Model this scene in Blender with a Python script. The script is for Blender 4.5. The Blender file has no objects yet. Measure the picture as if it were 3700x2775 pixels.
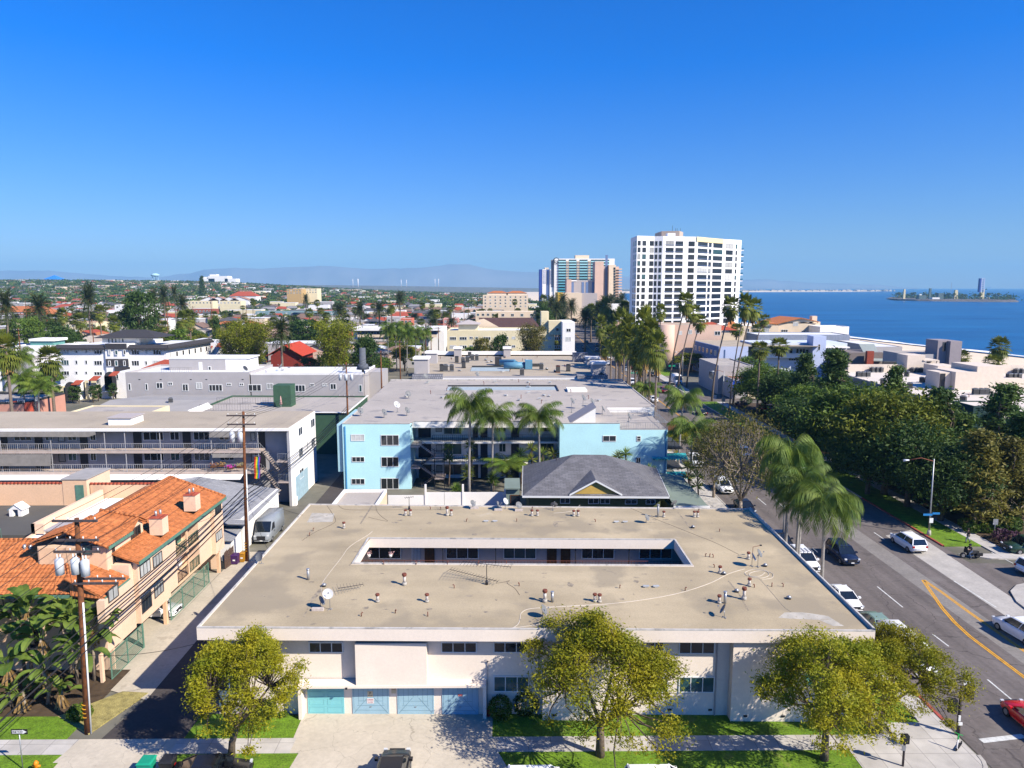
# seaside town from the air: setting first, then buildings, plants, vehicles, street things
import bpy,bmesh,math,random
import numpy as np
from mathutils import Vector,Matrix
from math import radians as RAD,sin,cos,pi,atan,tan,sqrt
S=bpy.context.scene
COL=S.collection
RNG=random.Random(7)
FPX=2565.0
PITCH=atan(350.5/FPX)
YAW=atan(25/FPX)
CAMZ=30.0
cd=bpy.data.cameras.new('camera'); cam=bpy.data.objects.new('camera',cd); COL.objects.link(cam)
cam.location=(0,0,CAMZ); cam.rotation_euler=(pi/2-PITCH,0,-YAW)
cd.sensor_width=36; cd.lens=FPX/3700*36; cd.clip_start=0.5; cd.clip_end=60000
S.camera=cam
SUN_EL,SUN_AZ=RAD(38.5),RAD(33)
w=bpy.data.worlds.new('World'); S.world=w; w.use_nodes=True
wn=w.node_tree.nodes; wl=w.node_tree.links
sky=wn.new('ShaderNodeTexSky'); sky.sky_type='NISHITA'; sky.sun_disc=False
sky.sun_elevation=SUN_EL; sky.sun_rotation=pi/2+SUN_AZ
sky.air_density=1.0; sky.dust_density=0.1; sky.ozone_density=1.5
hs=wn.new('ShaderNodeHueSaturation'); hs.inputs['Saturation'].default_value=1.0
wl.new(sky.outputs[0],hs.inputs['Color']); tint=wn.new('ShaderNodeVectorMath'); tint.operation='MULTIPLY'
tc=wn.new('ShaderNodeTexCoord'); sz=wn.new('ShaderNodeSeparateXYZ'); wl.new(tc.outputs['Generated'],sz.inputs[0])
mrs=wn.new('ShaderNodeMapRange'); wl.new(sz.outputs[2],mrs.inputs[0]); mrs.inputs[1].default_value=0.0; mrs.inputs[2].default_value=.28
mxs=wn.new('ShaderNodeMix'); mxs.data_type='RGBA'; wl.new(mrs.outputs[0],mxs.inputs[0]); mxs.inputs[6].default_value=(.70,.86,1.25,1); mxs.inputs[7].default_value=(.0,.74,2.0,1)
wl.new(hs.outputs[0],tint.inputs[0]); wl.new(mxs.outputs[2],tint.inputs[1]); wl.new(tint.outputs[0],wn['Background'].inputs['Color'])
wn['Background'].inputs['Strength'].default_value=0.056
sd=bpy.data.lights.new('sun','SUN'); sun=bpy.data.objects.new('sun',sd); COL.objects.link(sun)
sd.energy=5.0; sd.angle=RAD(0.5); sd.color=(1,0.925,0.80)
sv=Vector((cos(SUN_EL)*cos(SUN_AZ),-cos(SUN_EL)*sin(SUN_AZ),sin(SUN_EL)))
sun.rotation_euler=sv.to_track_quat('Z','Y').to_euler(); sun.location=(60,-40,120)
S.view_settings.view_transform='Standard'; S.view_settings.look='None'
S.view_settings.exposure=0.75; S.view_settings.gamma=1
S.cycles.max_bounces=5; S.cycles.diffuse_bounces=1; S.cycles.glossy_bounces=2
S.cycles.transparent_max_bounces=6; S.cycles.volume_bounces=0; S.cycles.use_denoising=True
_R=Matrix.Rotation(-YAW,3,'Z')@Matrix.Rotation(pi/2-PITCH,3,'X')
def ray(px,py):return _R@Vector(((px-1850)/FPX,-(py-1387.5)/FPX,-1))
def G(px,py,z=0.0):
 d=ray(px,py); t=(z-CAMZ)/d.z; return Vector((d.x*t,d.y*t,z))
def PY(px,py,Y):
 d=ray(px,py); t=Y/d.y; return Vector((d.x*t,Y,CAMZ+d.z*t))
def PX(px,py,X):
 d=ray(px,py); t=X/d.x; return Vector((X,d.y*t,CAMZ+d.z*t))
MATS={}
def mat(name,col,rough=.85,vary=.12,scale=1.5,bump=0.,metal=0.,spec=.3,fine=None,stain=None,rnd=0.,streak=None,crack=None):
 if name in MATS:return MATS[name]
 m=bpy.data.materials.new(name); m.use_nodes=True; MATS[name]=m
 nt=m.node_tree; N=nt.nodes; L=nt.links; b=N['Principled BSDF']
 b.inputs['Roughness'].default_value=rough; b.inputs['Metallic'].default_value=metal
 b.inputs['Specular IOR Level'].default_value=spec
 geo=N.new('ShaderNodeNewGeometry')
 def noise(sc,det=4):
  n=N.new('ShaderNodeTexNoise'); n.inputs['Scale'].default_value=sc; n.inputs['Detail'].default_value=det
  L.new(geo.outputs['Position'],n.inputs['Vector']); return n
 c=N.new('ShaderNodeRGB'); c.outputs[0].default_value=(*col,1); cur=c.outputs[0]
 def mul(fac_out,lo,hi,f0=.3,f1=.7):
  nonlocal cur
  mr=N.new('ShaderNodeMapRange'); L.new(fac_out,mr.inputs[0])
  mr.inputs[1].default_value=f0; mr.inputs[2].default_value=f1; mr.inputs[3].default_value=lo; mr.inputs[4].default_value=hi
  vm=N.new('ShaderNodeVectorMath'); vm.operation='SCALE'; L.new(cur,vm.inputs[0]); L.new(mr.outputs[0],vm.inputs['Scale']); cur=vm.outputs[0]
 if vary:mul(noise(scale).outputs[0],1-vary,1+vary)
 if fine:mul(noise(fine[0],2).outputs[0],1-fine[1],1+fine[1])
 if streak:
  mp=N.new('ShaderNodeMapping'); mp.inputs['Scale'].default_value=streak[:3]; L.new(geo.outputs['Position'],mp.inputs[0]); sn=noise(1,4); L.new(mp.outputs[0],sn.inputs['Vector']); mul(sn.outputs[0],1-streak[3],1+streak[3],.35,.65)
 if rnd:
  oi=N.new('ShaderNodeObjectInfo'); mul(oi.outputs['Random'],1-rnd,1+rnd,0,1)
 if crack:
  for sc,wd,amt in crack:
   vo=N.new('ShaderNodeTexVoronoi'); vo.feature='DISTANCE_TO_EDGE'; vo.inputs['Scale'].default_value=sc
   wp=noise(.8,4); va=N.new('ShaderNodeVectorMath'); va.operation='MULTIPLY_ADD'; L.new(wp.outputs['Color'],va.inputs[0]); va.inputs[1].default_value=(1.6,1.6,0); L.new(geo.outputs['Position'],va.inputs[2]); L.new(va.outputs[0],vo.inputs['Vector']); mul(vo.outputs['Distance'],1-amt,1,0,wd)
 if stain:
  for(sc,th,colr,amt)in stain:
   n=noise(sc,6); mr=N.new('ShaderNodeMapRange'); L.new(n.outputs[0],mr.inputs[0])
   mr.inputs[1].default_value=th; mr.inputs[2].default_value=th+.08; mr.inputs[3].default_value=0; mr.inputs[4].default_value=amt
   mx=N.new('ShaderNodeMix'); mx.data_type='RGBA'; L.new(mr.outputs[0],mx.inputs[0]); L.new(cur,mx.inputs[6]); mx.inputs[7].default_value=(*colr,1); cur=mx.outputs[2]
 L.new(cur,b.inputs['Base Color'])
 if bump:
  n=noise(bump[0],5); bp=N.new('ShaderNodeBump'); bp.inputs['Strength'].default_value=bump[1]; bp.inputs['Distance'].default_value=bump[2]
  L.new(n.outputs[0],bp.inputs['Height']); L.new(bp.outputs[0],b.inputs['Normal'])
 return m
def leafmat(name,a,c,rnd=.15,trans=.25):
 ""
 if name in MATS:return MATS[name]
 m=bpy.data.materials.new(name); m.use_nodes=True; MATS[name]=m
 nt=m.node_tree; N=nt.nodes; L=nt.links; b=N['Principled BSDF']
 b.inputs['Roughness'].default_value=.6; b.inputs['Specular IOR Level'].default_value=.25
 geo=N.new('ShaderNodeNewGeometry')
 n=N.new('ShaderNodeTexNoise'); n.inputs['Scale'].default_value=.55; n.inputs['Detail'].default_value=6
 L.new(geo.outputs['Position'],n.inputs['Vector'])
 mr=N.new('ShaderNodeMapRange'); L.new(n.outputs[0],mr.inputs[0]); mr.inputs[1].default_value=.27; mr.inputs[2].default_value=.73
 ad=N.new('ShaderNodeMath'); ad.operation='MULTIPLY_ADD'; L.new(geo.outputs['Random Per Island'],ad.inputs[0]); ad.inputs[1].default_value=.24
 s2=N.new('ShaderNodeMath'); s2.operation='SUBTRACT'; L.new(mr.outputs[0],s2.inputs[0]); s2.inputs[1].default_value=.12; L.new(s2.outputs[0],ad.inputs[2])
 ad.use_clamp=True
 mx=N.new('ShaderNodeMix'); mx.data_type='RGBA'; L.new(ad.outputs[0],mx.inputs[0]); mx.inputs[6].default_value=(*a,1); mx.inputs[7].default_value=(*c,1)
 oi=N.new('ShaderNodeObjectInfo'); m2=N.new('ShaderNodeMapRange'); L.new(oi.outputs['Random'],m2.inputs[0]); m2.inputs[3].default_value=1-rnd; m2.inputs[4].default_value=1+rnd
 vm=N.new('ShaderNodeVectorMath'); vm.operation='SCALE'; L.new(mx.outputs[2],vm.inputs[0]); L.new(m2.outputs[0],vm.inputs['Scale'])
 L.new(vm.outputs[0],b.inputs['Base Color'])
 tr=N.new('ShaderNodeBsdfTranslucent'); L.new(vm.outputs[0],tr.inputs['Color'])
 ms=N.new('ShaderNodeMixShader'); ms.inputs[0].default_value=trans; L.new(b.outputs[0],ms.inputs[1]); L.new(tr.outputs[0],ms.inputs[2])
 L.new(ms.outputs[0],N['Material Output'].inputs['Surface'])
 return m
def brickmat(name,c1,c2,mortar,bw,bh,msize=.02,rough=.9,bumpd=.01,wob=0.,axis='XY',off=.5):
 ""
 if name in MATS:return MATS[name]
 m=bpy.data.materials.new(name); m.use_nodes=True; MATS[name]=m
 nt=m.node_tree; N=nt.nodes; L=nt.links; b=N['Principled BSDF']; b.inputs['Roughness'].default_value=rough
 geo=N.new('ShaderNodeNewGeometry'); sp=N.new('ShaderNodeSeparateXYZ'); L.new(geo.outputs['Position'],sp.inputs[0])
 cb=N.new('ShaderNodeCombineXYZ'); L.new(sp.outputs[axis[0]],cb.inputs[0]); L.new(sp.outputs[axis[1]],cb.inputs[1])
 t=N.new('ShaderNodeTexBrick'); L.new(cb.outputs[0],t.inputs['Vector']); t.inputs['Scale'].default_value=1
 t.inputs['Color1'].default_value=(*c1,1); t.inputs['Color2'].default_value=(*c2,1); t.inputs['Mortar'].default_value=(*mortar,1)
 t.inputs['Brick Width'].default_value=bw; t.inputs['Row Height'].default_value=bh; t.inputs['Mortar Size'].default_value=msize
 t.offset=off
 n=N.new('ShaderNodeTexNoise'); n.inputs['Scale'].default_value=.8; n.inputs['Detail'].default_value=5; L.new(geo.outputs['Position'],n.inputs['Vector'])
 mr=N.new('ShaderNodeMapRange'); L.new(n.outputs[0],mr.inputs[0]); mr.inputs[1].default_value=.3; mr.inputs[2].default_value=.7; mr.inputs[3].default_value=.85; mr.inputs[4].default_value=1.15
 vm=N.new('ShaderNodeVectorMath'); vm.operation='SCALE'; L.new(t.outputs['Color'],vm.inputs[0]); L.new(mr.outputs[0],vm.inputs['Scale'])
 L.new(vm.outputs[0],b.inputs['Base Color'])
 if bumpd:
  bp=N.new('ShaderNodeBump'); bp.inputs['Distance'].default_value=bumpd; bp.inputs['Strength'].default_value=.6; bp.invert=True
  L.new(t.outputs['Fac'],bp.inputs['Height']); L.new(bp.outputs[0],b.inputs['Normal'])
 return m
WO={}
class MB:
 def __init__(s):s.v=[]; s.f=[]; s.mi=[]; s.m=0; s.sm=[]; s.smooth=False
 def add(s,vs,fs):
  n=len(s.v); s.v+=[tuple(p)for p in vs]
  for f in fs:s.f.append([n+i for i in f]); s.mi.append(s.m); s.sm.append(s.smooth)
  return s
 def box(s,x0,x1,y0,y1,z0,z1):
  if x0>x1:x0,x1=x1,x0
  if y0>y1:y0,y1=y1,y0
  if z0>z1:z0,z1=z1,z0
  return s.add([(x0,y0,z0),(x1,y0,z0),(x1,y1,z0),(x0,y1,z0),(x0,y0,z1),(x1,y0,z1),(x1,y1,z1),(x0,y1,z1)],[(0,3,2,1),(4,5,6,7),(0,1,5,4),(1,2,6,5),(2,3,7,6),(3,0,4,7)])
 def quad(s,a,b,c,d):return s.add([a,b,c,d],[(0,1,2,3)])
 def poly(s,pts):return s.add(pts,[tuple(range(len(pts)))])
 def prism(s,pts,z0,z1):
  n=len(pts)
  if sum(pts[i][0]*pts[(i+1)%n][1]-pts[(i+1)%n][0]*pts[i][1]for i in range(n))<0:pts=pts[::-1]
  return s.add([(p[0],p[1],z0)for p in pts]+[(p[0],p[1],z1)for p in pts],[tuple(range(n-1,-1,-1)),tuple(range(n,2*n))]+[(i,(i+1)%n,n+(i+1)%n,n+i)for i in range(n)])
 def slab(s,pts,t):
  ""
  n=len(pts); pts=[Vector(p)for p in pts]
  nz=sum(pts[i].x*pts[(i+1)%n].y-pts[(i+1)%n].x*pts[i].y for i in range(n))
  if nz<0:pts=pts[::-1]
  return s.add([p-Vector((0,0,t))for p in pts]+pts,[tuple(range(n-1,-1,-1)),tuple(range(n,2*n))]+[(i,(i+1)%n,n+(i+1)%n,n+i)for i in range(n)])
 def tube(s,pts,rs,n=8,cap=True):
  pts=[Vector(p)for p in pts]
  if not hasattr(rs,'__len__'):rs=[rs]*len(pts)
  base=len(s.v); ref=None
  for i,p in enumerate(pts):
   d=(pts[min(i+1,len(pts)-1)]-pts[max(i-1,0)]).normalized()
   if ref is None:ref=d.orthogonal().normalized()
   ref=(ref-d*ref.dot(d)).normalized(); q=d.cross(ref)
   for k in range(n):
    a=2*pi*k/n; s.v.append(tuple(p+(ref*cos(a)+q*sin(a))*rs[i]))
  for i in range(len(pts)-1):
   for k in range(n):
    s.f.append([base+i*n+k,base+i*n+(k+1)%n,base+(i+1)*n+(k+1)%n,base+(i+1)*n+k]); s.mi.append(s.m); s.sm.append(n>5)
  if cap:
   s.f.append([base+k for k in range(n-1,-1,-1)]); s.mi.append(s.m); s.sm.append(False)
   s.f.append([base+(len(pts)-1)*n+k for k in range(n)]); s.mi.append(s.m); s.sm.append(False)
  return s
 def cyl(s,x,y,z0,z1,r,r2=None,n=10):return s.tube([(x,y,z0),(x,y,z1)],[r,r if r2 is None else r2],n)
 def split(s,name,mats,parent=None,fn=None):
  ""
  par=list(range(len(s.v)))
  def find(a):
   while par[a]!=a:par[a]=par[par[a]]; a=par[a]
   return a
  for f in s.f:
   r=find(f[0])
   for i in f[1:]:par[find(i)]=r
  gr={}
  for k,f in enumerate(s.f):gr.setdefault(find(f[0]),[]).append(k)
  out=[]
  for fs in gr.values():
   b=MB(); idx={}
   for k in fs:
    for i in s.f[k]:
     if i not in idx:idx[i]=len(b.v); b.v.append(s.v[i])
    b.f.append([idx[i]for i in s.f[k]]); b.mi.append(s.mi[k]); b.sm.append(s.sm[k])
   out.append(b.build(name,mats,parent))
   if fn:fn(out[-1],len(out)-1)
  return out
 def build(s,name,mats,parent=None,origin=None):
  me=bpy.data.meshes.new(name)
  o=bpy.data.objects.new(name,me); COL.objects.link(o)
  wo=Vector(WO[parent.name])if parent is not None else Vector((0,0,0))
  org=Vector(origin)if origin is not None else(wo if parent is not None else Vector((0,0,0)))
  me.from_pydata([(v[0]-org.x,v[1]-org.y,v[2]-org.z)for v in s.v],[],s.f)
  if not isinstance(mats,(list,tuple)):mats=[mats]
  for m in mats:me.materials.append(m)
  me.polygons.foreach_set('material_index',s.mi); me.polygons.foreach_set('use_smooth',s.sm)
  me.update()
  if parent is not None:o.parent=parent; o.location=org-wo
  else:o.location=org
  WO[o.name]=tuple(org); return o
def npmesh(name,v,f,mats,parent=None,mi=None,smooth=False):
 ""
 me=bpy.data.meshes.new(name); me.vertices.add(len(v)); me.vertices.foreach_set('co',np.asarray(v,np.float32).ravel())
 k=f.shape[1]; me.loops.add(f.size); me.loops.foreach_set('vertex_index',f.ravel().astype(np.int32))
 me.polygons.add(len(f)); me.polygons.foreach_set('loop_start',np.arange(0,f.size,k,dtype=np.int32)); me.polygons.foreach_set('loop_total',np.full(len(f),k,np.int32))
 if mi is not None:me.polygons.foreach_set('material_index',np.asarray(mi,np.int32))
 if smooth:me.polygons.foreach_set('use_smooth',np.ones(len(f),bool))
 for m in(mats if isinstance(mats,(list,tuple))else[mats]):me.materials.append(m)
 me.update(calc_edges=True)
 o=bpy.data.objects.new(name,me); COL.objects.link(o)
 if parent is not None:o.parent=parent; WO[o.name]=WO[parent.name]
 else:WO[o.name]=(0,0,0)
 return o
def tag(o,label=None,cat=None,group=None,kind=None):
 if label:o['label']=label
 if cat:o['category']=cat
 if group:o['group']=group
 if kind:o['kind']=kind
 return o
def thing(name,label,cat,loc=(0,0,0),group=None,rz=0):
 o=bpy.data.objects.new(name,None); COL.objects.link(o); o.location=loc; o.rotation_euler.z=rz
 o.empty_display_size=.3; WO[o.name]=tuple(loc); return tag(o,label,cat,group)
def dup(root,loc,rz=0,label=None,group=None,scale=None,mats=None):
 ""
 def cp(o,par):
  c=o.copy(); COL.objects.link(c)
  if par is not None:c.parent=par
  if mats and c.type=='MESH':
   for i,s in enumerate(c.material_slots):
    mm=s.material
    if mm and mm.name in mats:s.link='OBJECT'; s.material=mats[mm.name]
  for ch in KIDS.get(o.name,[]):cp(ch,c)
  return c
 r=cp(root,None); r.location=loc; r.rotation_euler.z=rz
 if scale:r.scale=(scale,scale,scale)if not hasattr(scale,'__len__')else scale
 if label:r['label']=label
 if group:r['group']=group
 WO[r.name]=tuple(loc); return r
KIDS={}
def proto(root):
 ""
 def rec(o):
  KIDS[o.name]=list(o.children)
  for c in o.children:rec(c)
 rec(root); return root
_used={}
def use(root,loc,rz=0,label=None,group=None,scale=None,mats=None,cat=None):
 ""
 if root.name not in _used:
  _used[root.name]=1
 o=dup(root,loc,rz,label,group,scale,mats)
 if cat:o['category']=cat
 return o
PROTOS=[]
def finish_protos():
 for r in PROTOS:
  def rec(o):
   for c in list(o.children):rec(c)
   bpy.data.objects.remove(o)
  rec(r)
def struct(name,mb,m):return tag(mb.build(name,m),kind='structure')
def text_part(txt,size,m,parent,loc,rx=pi/2,rz=0,name='lettering',ext=.005,align='CENTER',sx=1):
 cu=bpy.data.curves.new(name,'FONT'); cu.body=txt; cu.size=size; cu.extrude=ext; cu.align_x=align; cu.align_y='CENTER'
 t=bpy.data.objects.new(name+'_c',cu); COL.objects.link(t); bpy.context.view_layer.update()
 me=bpy.data.meshes.new_from_object(t.evaluated_get(bpy.context.evaluated_depsgraph_get())); bpy.data.objects.remove(t)
 o=bpy.data.objects.new(name,me); COL.objects.link(o); me.materials.clear(); me.materials.append(m)
 o.rotation_euler=(rx,0,rz); o.scale.x=sx
 if parent is not None:o.parent=parent; o.location=Vector(loc)-Vector(WO[parent.name])
 WO[o.name]=tuple(loc); return o
M_WALLW=mat('white_stucco',(.82,.79,.75),vary=.05,scale=.5,fine=(6,.03),bump=(20,.15,.006),stain=[(.3,.68,(.6,.57,.52),.3)])
M_CREAM=mat('cream_stucco',(.80,.69,.58),vary=.04,scale=.4,fine=(6,.03),bump=(20,.15,.006),stain=[(.5,.66,(.66,.56,.46),.35)])
M_FRAME=mat('white_frame',(.72,.72,.70),rough=.5,vary=.05)
M_DARKF=mat('dark_frame',(.05,.05,.05),rough=.5,vary=.05)
M_GLASS=mat('window_glass',(.018,.024,.03),rough=.08,vary=.3,scale=.7,spec=.8,rnd=.5)
M_GLASSG=mat('window_glass_green',(.03,.075,.08),rough=.1,vary=.3,scale=.7,spec=.8,rnd=.3)
M_CURT=mat('window_blind',(.42,.42,.40),rough=.4,vary=.12,scale=2,spec=.6,rnd=.3)
M_METAL=mat('galvanised_metal',(.38,.39,.40),rough=.45,metal=.6,vary=.1)
M_DARKM=mat('dark_metal',(.03,.03,.035),rough=.5,metal=.3,vary=.1)
M_RUST=mat('rusty_metal',(.17,.055,.035),rough=.9,vary=.3,scale=12)
M_CONC=mat('concrete',(.40,.37,.32),vary=.12,scale=.5,fine=(5,.07),stain=[(.9,.62,(.26,.23,.19),.5)])
M_WOOD=mat('brown_wood',(.13,.055,.022),vary=.3,scale=3)
COAST=[(-200,375),(389,285),(540,262),(900,250),(2000,330),(4300,690),(5200,1600),(5800,3200),(16000,3400)]
def xcoast(y):
 for(a,b),(c,d)in zip(COAST,COAST[1:]):
  if y<=c:return b+(d-b)*max(0,(y-a))/(c-a)
 return COAST[-1][1]
def sst(a,b,x):
 t=min(1,max(0,(x-a)/(b-a))); return t*t*(3-2*t)
def gz(x,y):
 xc=xcoast(y); k=max(1,y/900)
 h=sst(600,2300,y)*(24+20*sst(300,-1500,x))
 inl=sst(-138*k,-158*k,x-xc)
 sand=-8.4+3.0*sst(4,-110*k,x-xc)-3*sst(0,60,x-xc)
 return sand*(1-inl)+h*sst(-150*k,-550*k,x-xc)*inl
m_ground=mat('town_ground',(.15,.14,.11),vary=.25,scale=.05,fine=(.7,.12),stain=[(.03,.55,(.05,.07,.025),.85),(.12,.60,(.30,.27,.22),.6)])
m_sand=mat('beach_sand',(.72,.58,.42),vary=.06,scale=.03,fine=(.6,.05))
ys=list(np.concatenate([np.arange(-60,700,20),np.arange(700,2600,60),np.arange(2600,7000,200),np.arange(7000,15900,600),[15900]]))
ub=[-15900,-12000,-9000,-7000,-5000,-4000,-3200,-2600,-2100,-1700,-1400,-1100,-850,-650,-500,-400,-320,-260,-220,-190,-170,-160,-152,-145,-138,-130,-110,-92,-85,-78,-72,-66,-60,-50,-40,-30,-20,-10,-4,0,4,12,40,100,300,1500]
V=[]; Fq=[]; MI=[]
for y in ys:
 xc=xcoast(y); k=max(1,y/900)
 for u in ub:
  x=xc+u*(k if abs(u)<=160 else 1)-(0 if abs(u)<=160 else(160*(k-1)if u<0 else 0)); x=max(-15900,x); V.append((x,y,gz(x,y)-.02))
W_=len(ub)
for i in range(len(ys)-1):
 for j in range(W_-1):
  Fq.append((i*W_+j,i*W_+j+1,(i+1)*W_+j+1,(i+1)*W_+j)); MI.append(1 if ub[j]>=-153 else 0)
o=npmesh('ground',np.array(V),np.array(Fq),[m_ground,m_sand],mi=MI,smooth=True); tag(o,kind='structure')
m=bpy.data.materials.new('sea_water'); m.use_nodes=True; N=m.node_tree.nodes; L=m.node_tree.links; b=N['Principled BSDF']
b.inputs['Roughness'].default_value=.32; b.inputs['Specular IOR Level'].default_value=.3
geo=N.new('ShaderNodeNewGeometry'); mp=N.new('ShaderNodeMapping'); mp.inputs['Scale'].default_value=(.006,.02,.02); mp.inputs['Rotation'].default_value=(0,0,.15); L.new(geo.outputs['Position'],mp.inputs[0])
n1=N.new('ShaderNodeTexNoise'); n1.inputs['Scale'].default_value=1; n1.inputs['Detail'].default_value=8; L.new(mp.outputs[0],n1.inputs['Vector'])
cr=N.new('ShaderNodeMapRange'); L.new(n1.outputs[0],cr.inputs[0]); cr.inputs[1].default_value=.35; cr.inputs[2].default_value=.68
sp=N.new('ShaderNodeSeparateXYZ'); L.new(geo.outputs['Position'],sp.inputs[0])
mx=N.new('ShaderNodeMix'); mx.data_type='RGBA'; mx.inputs[6].default_value=(.002,.05,.15,1); mx.inputs[7].default_value=(.008,.11,.26,1); L.new(cr.outputs[0],mx.inputs[0]); L.new(mx.outputs[2],b.inputs['Base Color'])
n2=N.new('ShaderNodeTexNoise'); n2.inputs['Scale'].default_value=.35; n2.inputs['Detail'].default_value=6; L.new(geo.outputs['Position'],n2.inputs['Vector'])
bp=N.new('ShaderNodeBump'); bp.inputs['Strength'].default_value=.7; bp.inputs['Distance'].default_value=.8; L.new(n2.outputs[0],bp.inputs['Height']); L.new(bp.outputs[0],b.inputs['Normal'])
b_=MB()
pts=[(xcoast(y)-1,y)for y in(-150,100,389,540,900,2000,4300,5200,5800,15950)]
for(x0,y0),(x1,y1)in zip(pts,pts[1:]):b_.quad((x0-3,y0,-8),(15900,y0,-8),(15900,y1,-8),(x1-3,y1,-8))
struct('sea',b_,m)
m_foam=mat('surf_foam',(.8,.8,.8),vary=.1)
b_=MB(); R_=random.Random(3); prev=None
for i in range(0,190):
 y=-60+i*12 if i<90 else 1020+(i-90)*33
 xc=xcoast(y)+1.2*sin(y*.05)+R_.uniform(-.6,.6); wd=R_.uniform(2.2,5.5)*(1+y/1800)
 cur=((xc-wd*.5,y,-7.86),(xc+wd,y,-7.90))
 if prev:b_.quad(prev[0],prev[1],cur[1],cur[0])
 prev=cur
struct('surf',b_,m_foam)
m_asph=mat('asphalt',(.135,.115,.105),rough=.9,vary=.10,scale=.18,fine=(3,.10),streak=(.9,.02,1,.16),crack=[(.16,.006,.5),(.45,.012,.22)],stain=[(.22,.60,(.19,.17,.155),.55),(.5,.64,(.07,.06,.055),.55)])
m_asphd=mat('asphalt_alley_shaded',(.062,.053,.05),rough=.9,vary=.15,scale=.3,fine=(4,.10))  # darker than the road, the alley's shadow is put into this colour
m_walk=brickmat('sidewalk',(.47,.44,.40),(.42,.39,.35),(.25,.23,.21),1.5,1.5,.02,off=0,bumpd=.005)
m_drive=mat('driveway_concrete',(.50,.44,.35),vary=.12,scale=.25,fine=(4,.06),crack=[(.3,.006,.35)],stain=[(.5,.62,(.33,.28,.22),.45),(1.6,.66,(.22,.18,.14),.4)])
m_grass=mat('grass',(.12,.215,.012),vary=.25,scale=1.2,fine=(9,.35),bump=(25,.8,.05),stain=[(.6,.60,(.20,.19,.05),.6)])
m_gutter=mat('gutter_concrete',(.40,.37,.33),vary=.12,scale=.6,fine=(4,.08))
AVL,AVR=30.6,51.0
HZ=.004
b_=MB()
b_.quad((AVL,30,.012),(75,30,.012),(75,60,.012),(AVL,60,.012))
b_.quad((AVL,60,.012),(AVR,60,.012),(AVR,330,.012),(AVL-3,330,.012))
b_.quad((AVL-3,330,.012),(AVR,330,.012),(AVR+14,620,.012),(AVL+6,620,.012))
b_.quad((AVR,57,.016),(120,54,.016),(120,69,.016),(AVR,74,.016))
b_.quad((AVR,185,.016),(130,185,.016),(130,194,.016),(AVR,194,.016))
b_.quad((-80,28,.016),(AVL,28,.016),(AVL,39.3,.016),(-80,39.3,.016))
struct('road',b_,m_asph)
m_white=mat('road_paint_white',(.55,.55,.52),vary=.2,scale=3)
m_yellow=mat('road_paint_yellow',(.62,.30,.015),vary=.2,scale=3)
mk=MB()
def strip(mb,a,b,wd,z=.022):
 a=Vector((a[0],a[1],z)); b=Vector((b[0],b[1],z)); n=(b-a).normalized().cross(Vector((0,0,1)))*wd/2
 mb.quad(a-n,b-n,b+n,a+n)
def gs(mb,p,q,wd,z=.022):strip(mb,G(*p),G(*q),wd,z)
for p,q in[((3170,2120),(3262,2195)),((3370,2292),(3428,2336)),((3568,2456),(3700,2566)),((3447,2100),(3600,2195)),((3158,1924),(3196,1950)),((3582,1996),(3660,2036)),((2796,1800),(2830,1832)),((2640,1672),(2665,1690))]:gs(mk,p,q,.13)
gs(mk,(3545,2678),(3700,2660),.45)
for y in range(95,330,12):strip(mk,(45.8,y),(45.8,y+3.2),.12); strip(mk,(36.2,y),(36.2,y+3.2),.12)
struct('lane_markings',mk,m_white)
mk=MB()
tip=G(3335,2097); e1=G(3700,2458)
for k in(-.1,.1):
 for L_ in([(3335,2097),(3368,2145),(3406,2200),(3450,2250),(3504,2300),(3600,2372),(3720,2462)],[(3337,2096),(3405,2142),(3484,2200),(3590,2275),(3720,2366)]):
  for p_,q_ in zip(L_,L_[1:]):strip(mk,(G(*p_).x+k,G(*p_).y),(G(*q_).x+k,G(*q_).y),.13)
 strip(mk,(41.0+k,95),(41.0+k,330),.12); strip(mk,(41.2+k,330),(49.5+k,600),.15)
struct('centre_markings',mk,m_yellow)
b_=MB(); b_.quad((41.6,52,.018),(43.9,52,.018),(43.9,90,.018),(41.6,90,.018)); struct('road_patch',b_,mat('worn_asphalt',(.215,.195,.175),vary=.12,scale=.5,fine=(4,.1)))
b_=MB(); p=[G(3200,1935,.02),G(3290,1915,.02),G(3700,2188,.02),G(3700,2270,.02)]; b_.poly(p); struct('gutter_band',b_,m_gutter)
b_=MB()
b_.box(-80,-21.8,42.45,44.0,-.2,.10); b_.box(-21.8,-10.6,42.45,44.0,-.2,.10); b_.box(-.6,AVL-1,42.45,44.0,-.2,.10)
b_.prism([(AVL-8.2,39.6),(AVL-1.5,39.6),(AVL-.25,41.0),(AVL-.25,45.3),(AVL-4.3,45.3),(AVL-4.6,42.45),(AVL-8.2,42.45)],-.2,.104)
b_.box(AVL-1.9,AVL-.2,45.3,330,-.2,.098)
b_.box(AVL-2.9,AVL-1.9,70,330,-.2,.09)
b_.box(AVR+4.6,AVR+6.4,76,184,-.2,.10); b_.box(AVR+.2,AVR+3,196,330,-.2,.10)
b_.prism([(AVR+.2,76.5),(AVR+6.4,76.5),(AVR+9,78),(75,76),(75,74.5),(AVR+3,75.0)],-.2,.108)
struct('sidewalk',b_,m_walk)
k=MB()
k.box(AVL-.2,AVL,45,330,-.2,.13); k.box(AVR,AVR+.2,79,184,-.2,.13); k.box(AVR,AVR+.2,195,330,-.2,.13)
k.box(-80,-28.8,39.4,39.6,-.2,.12); k.box(-21.2,-12.8,39.4,39.6,-.2,.12); k.box(.6,AVL-1.5,39.4,39.6,-.2,.12)
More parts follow.
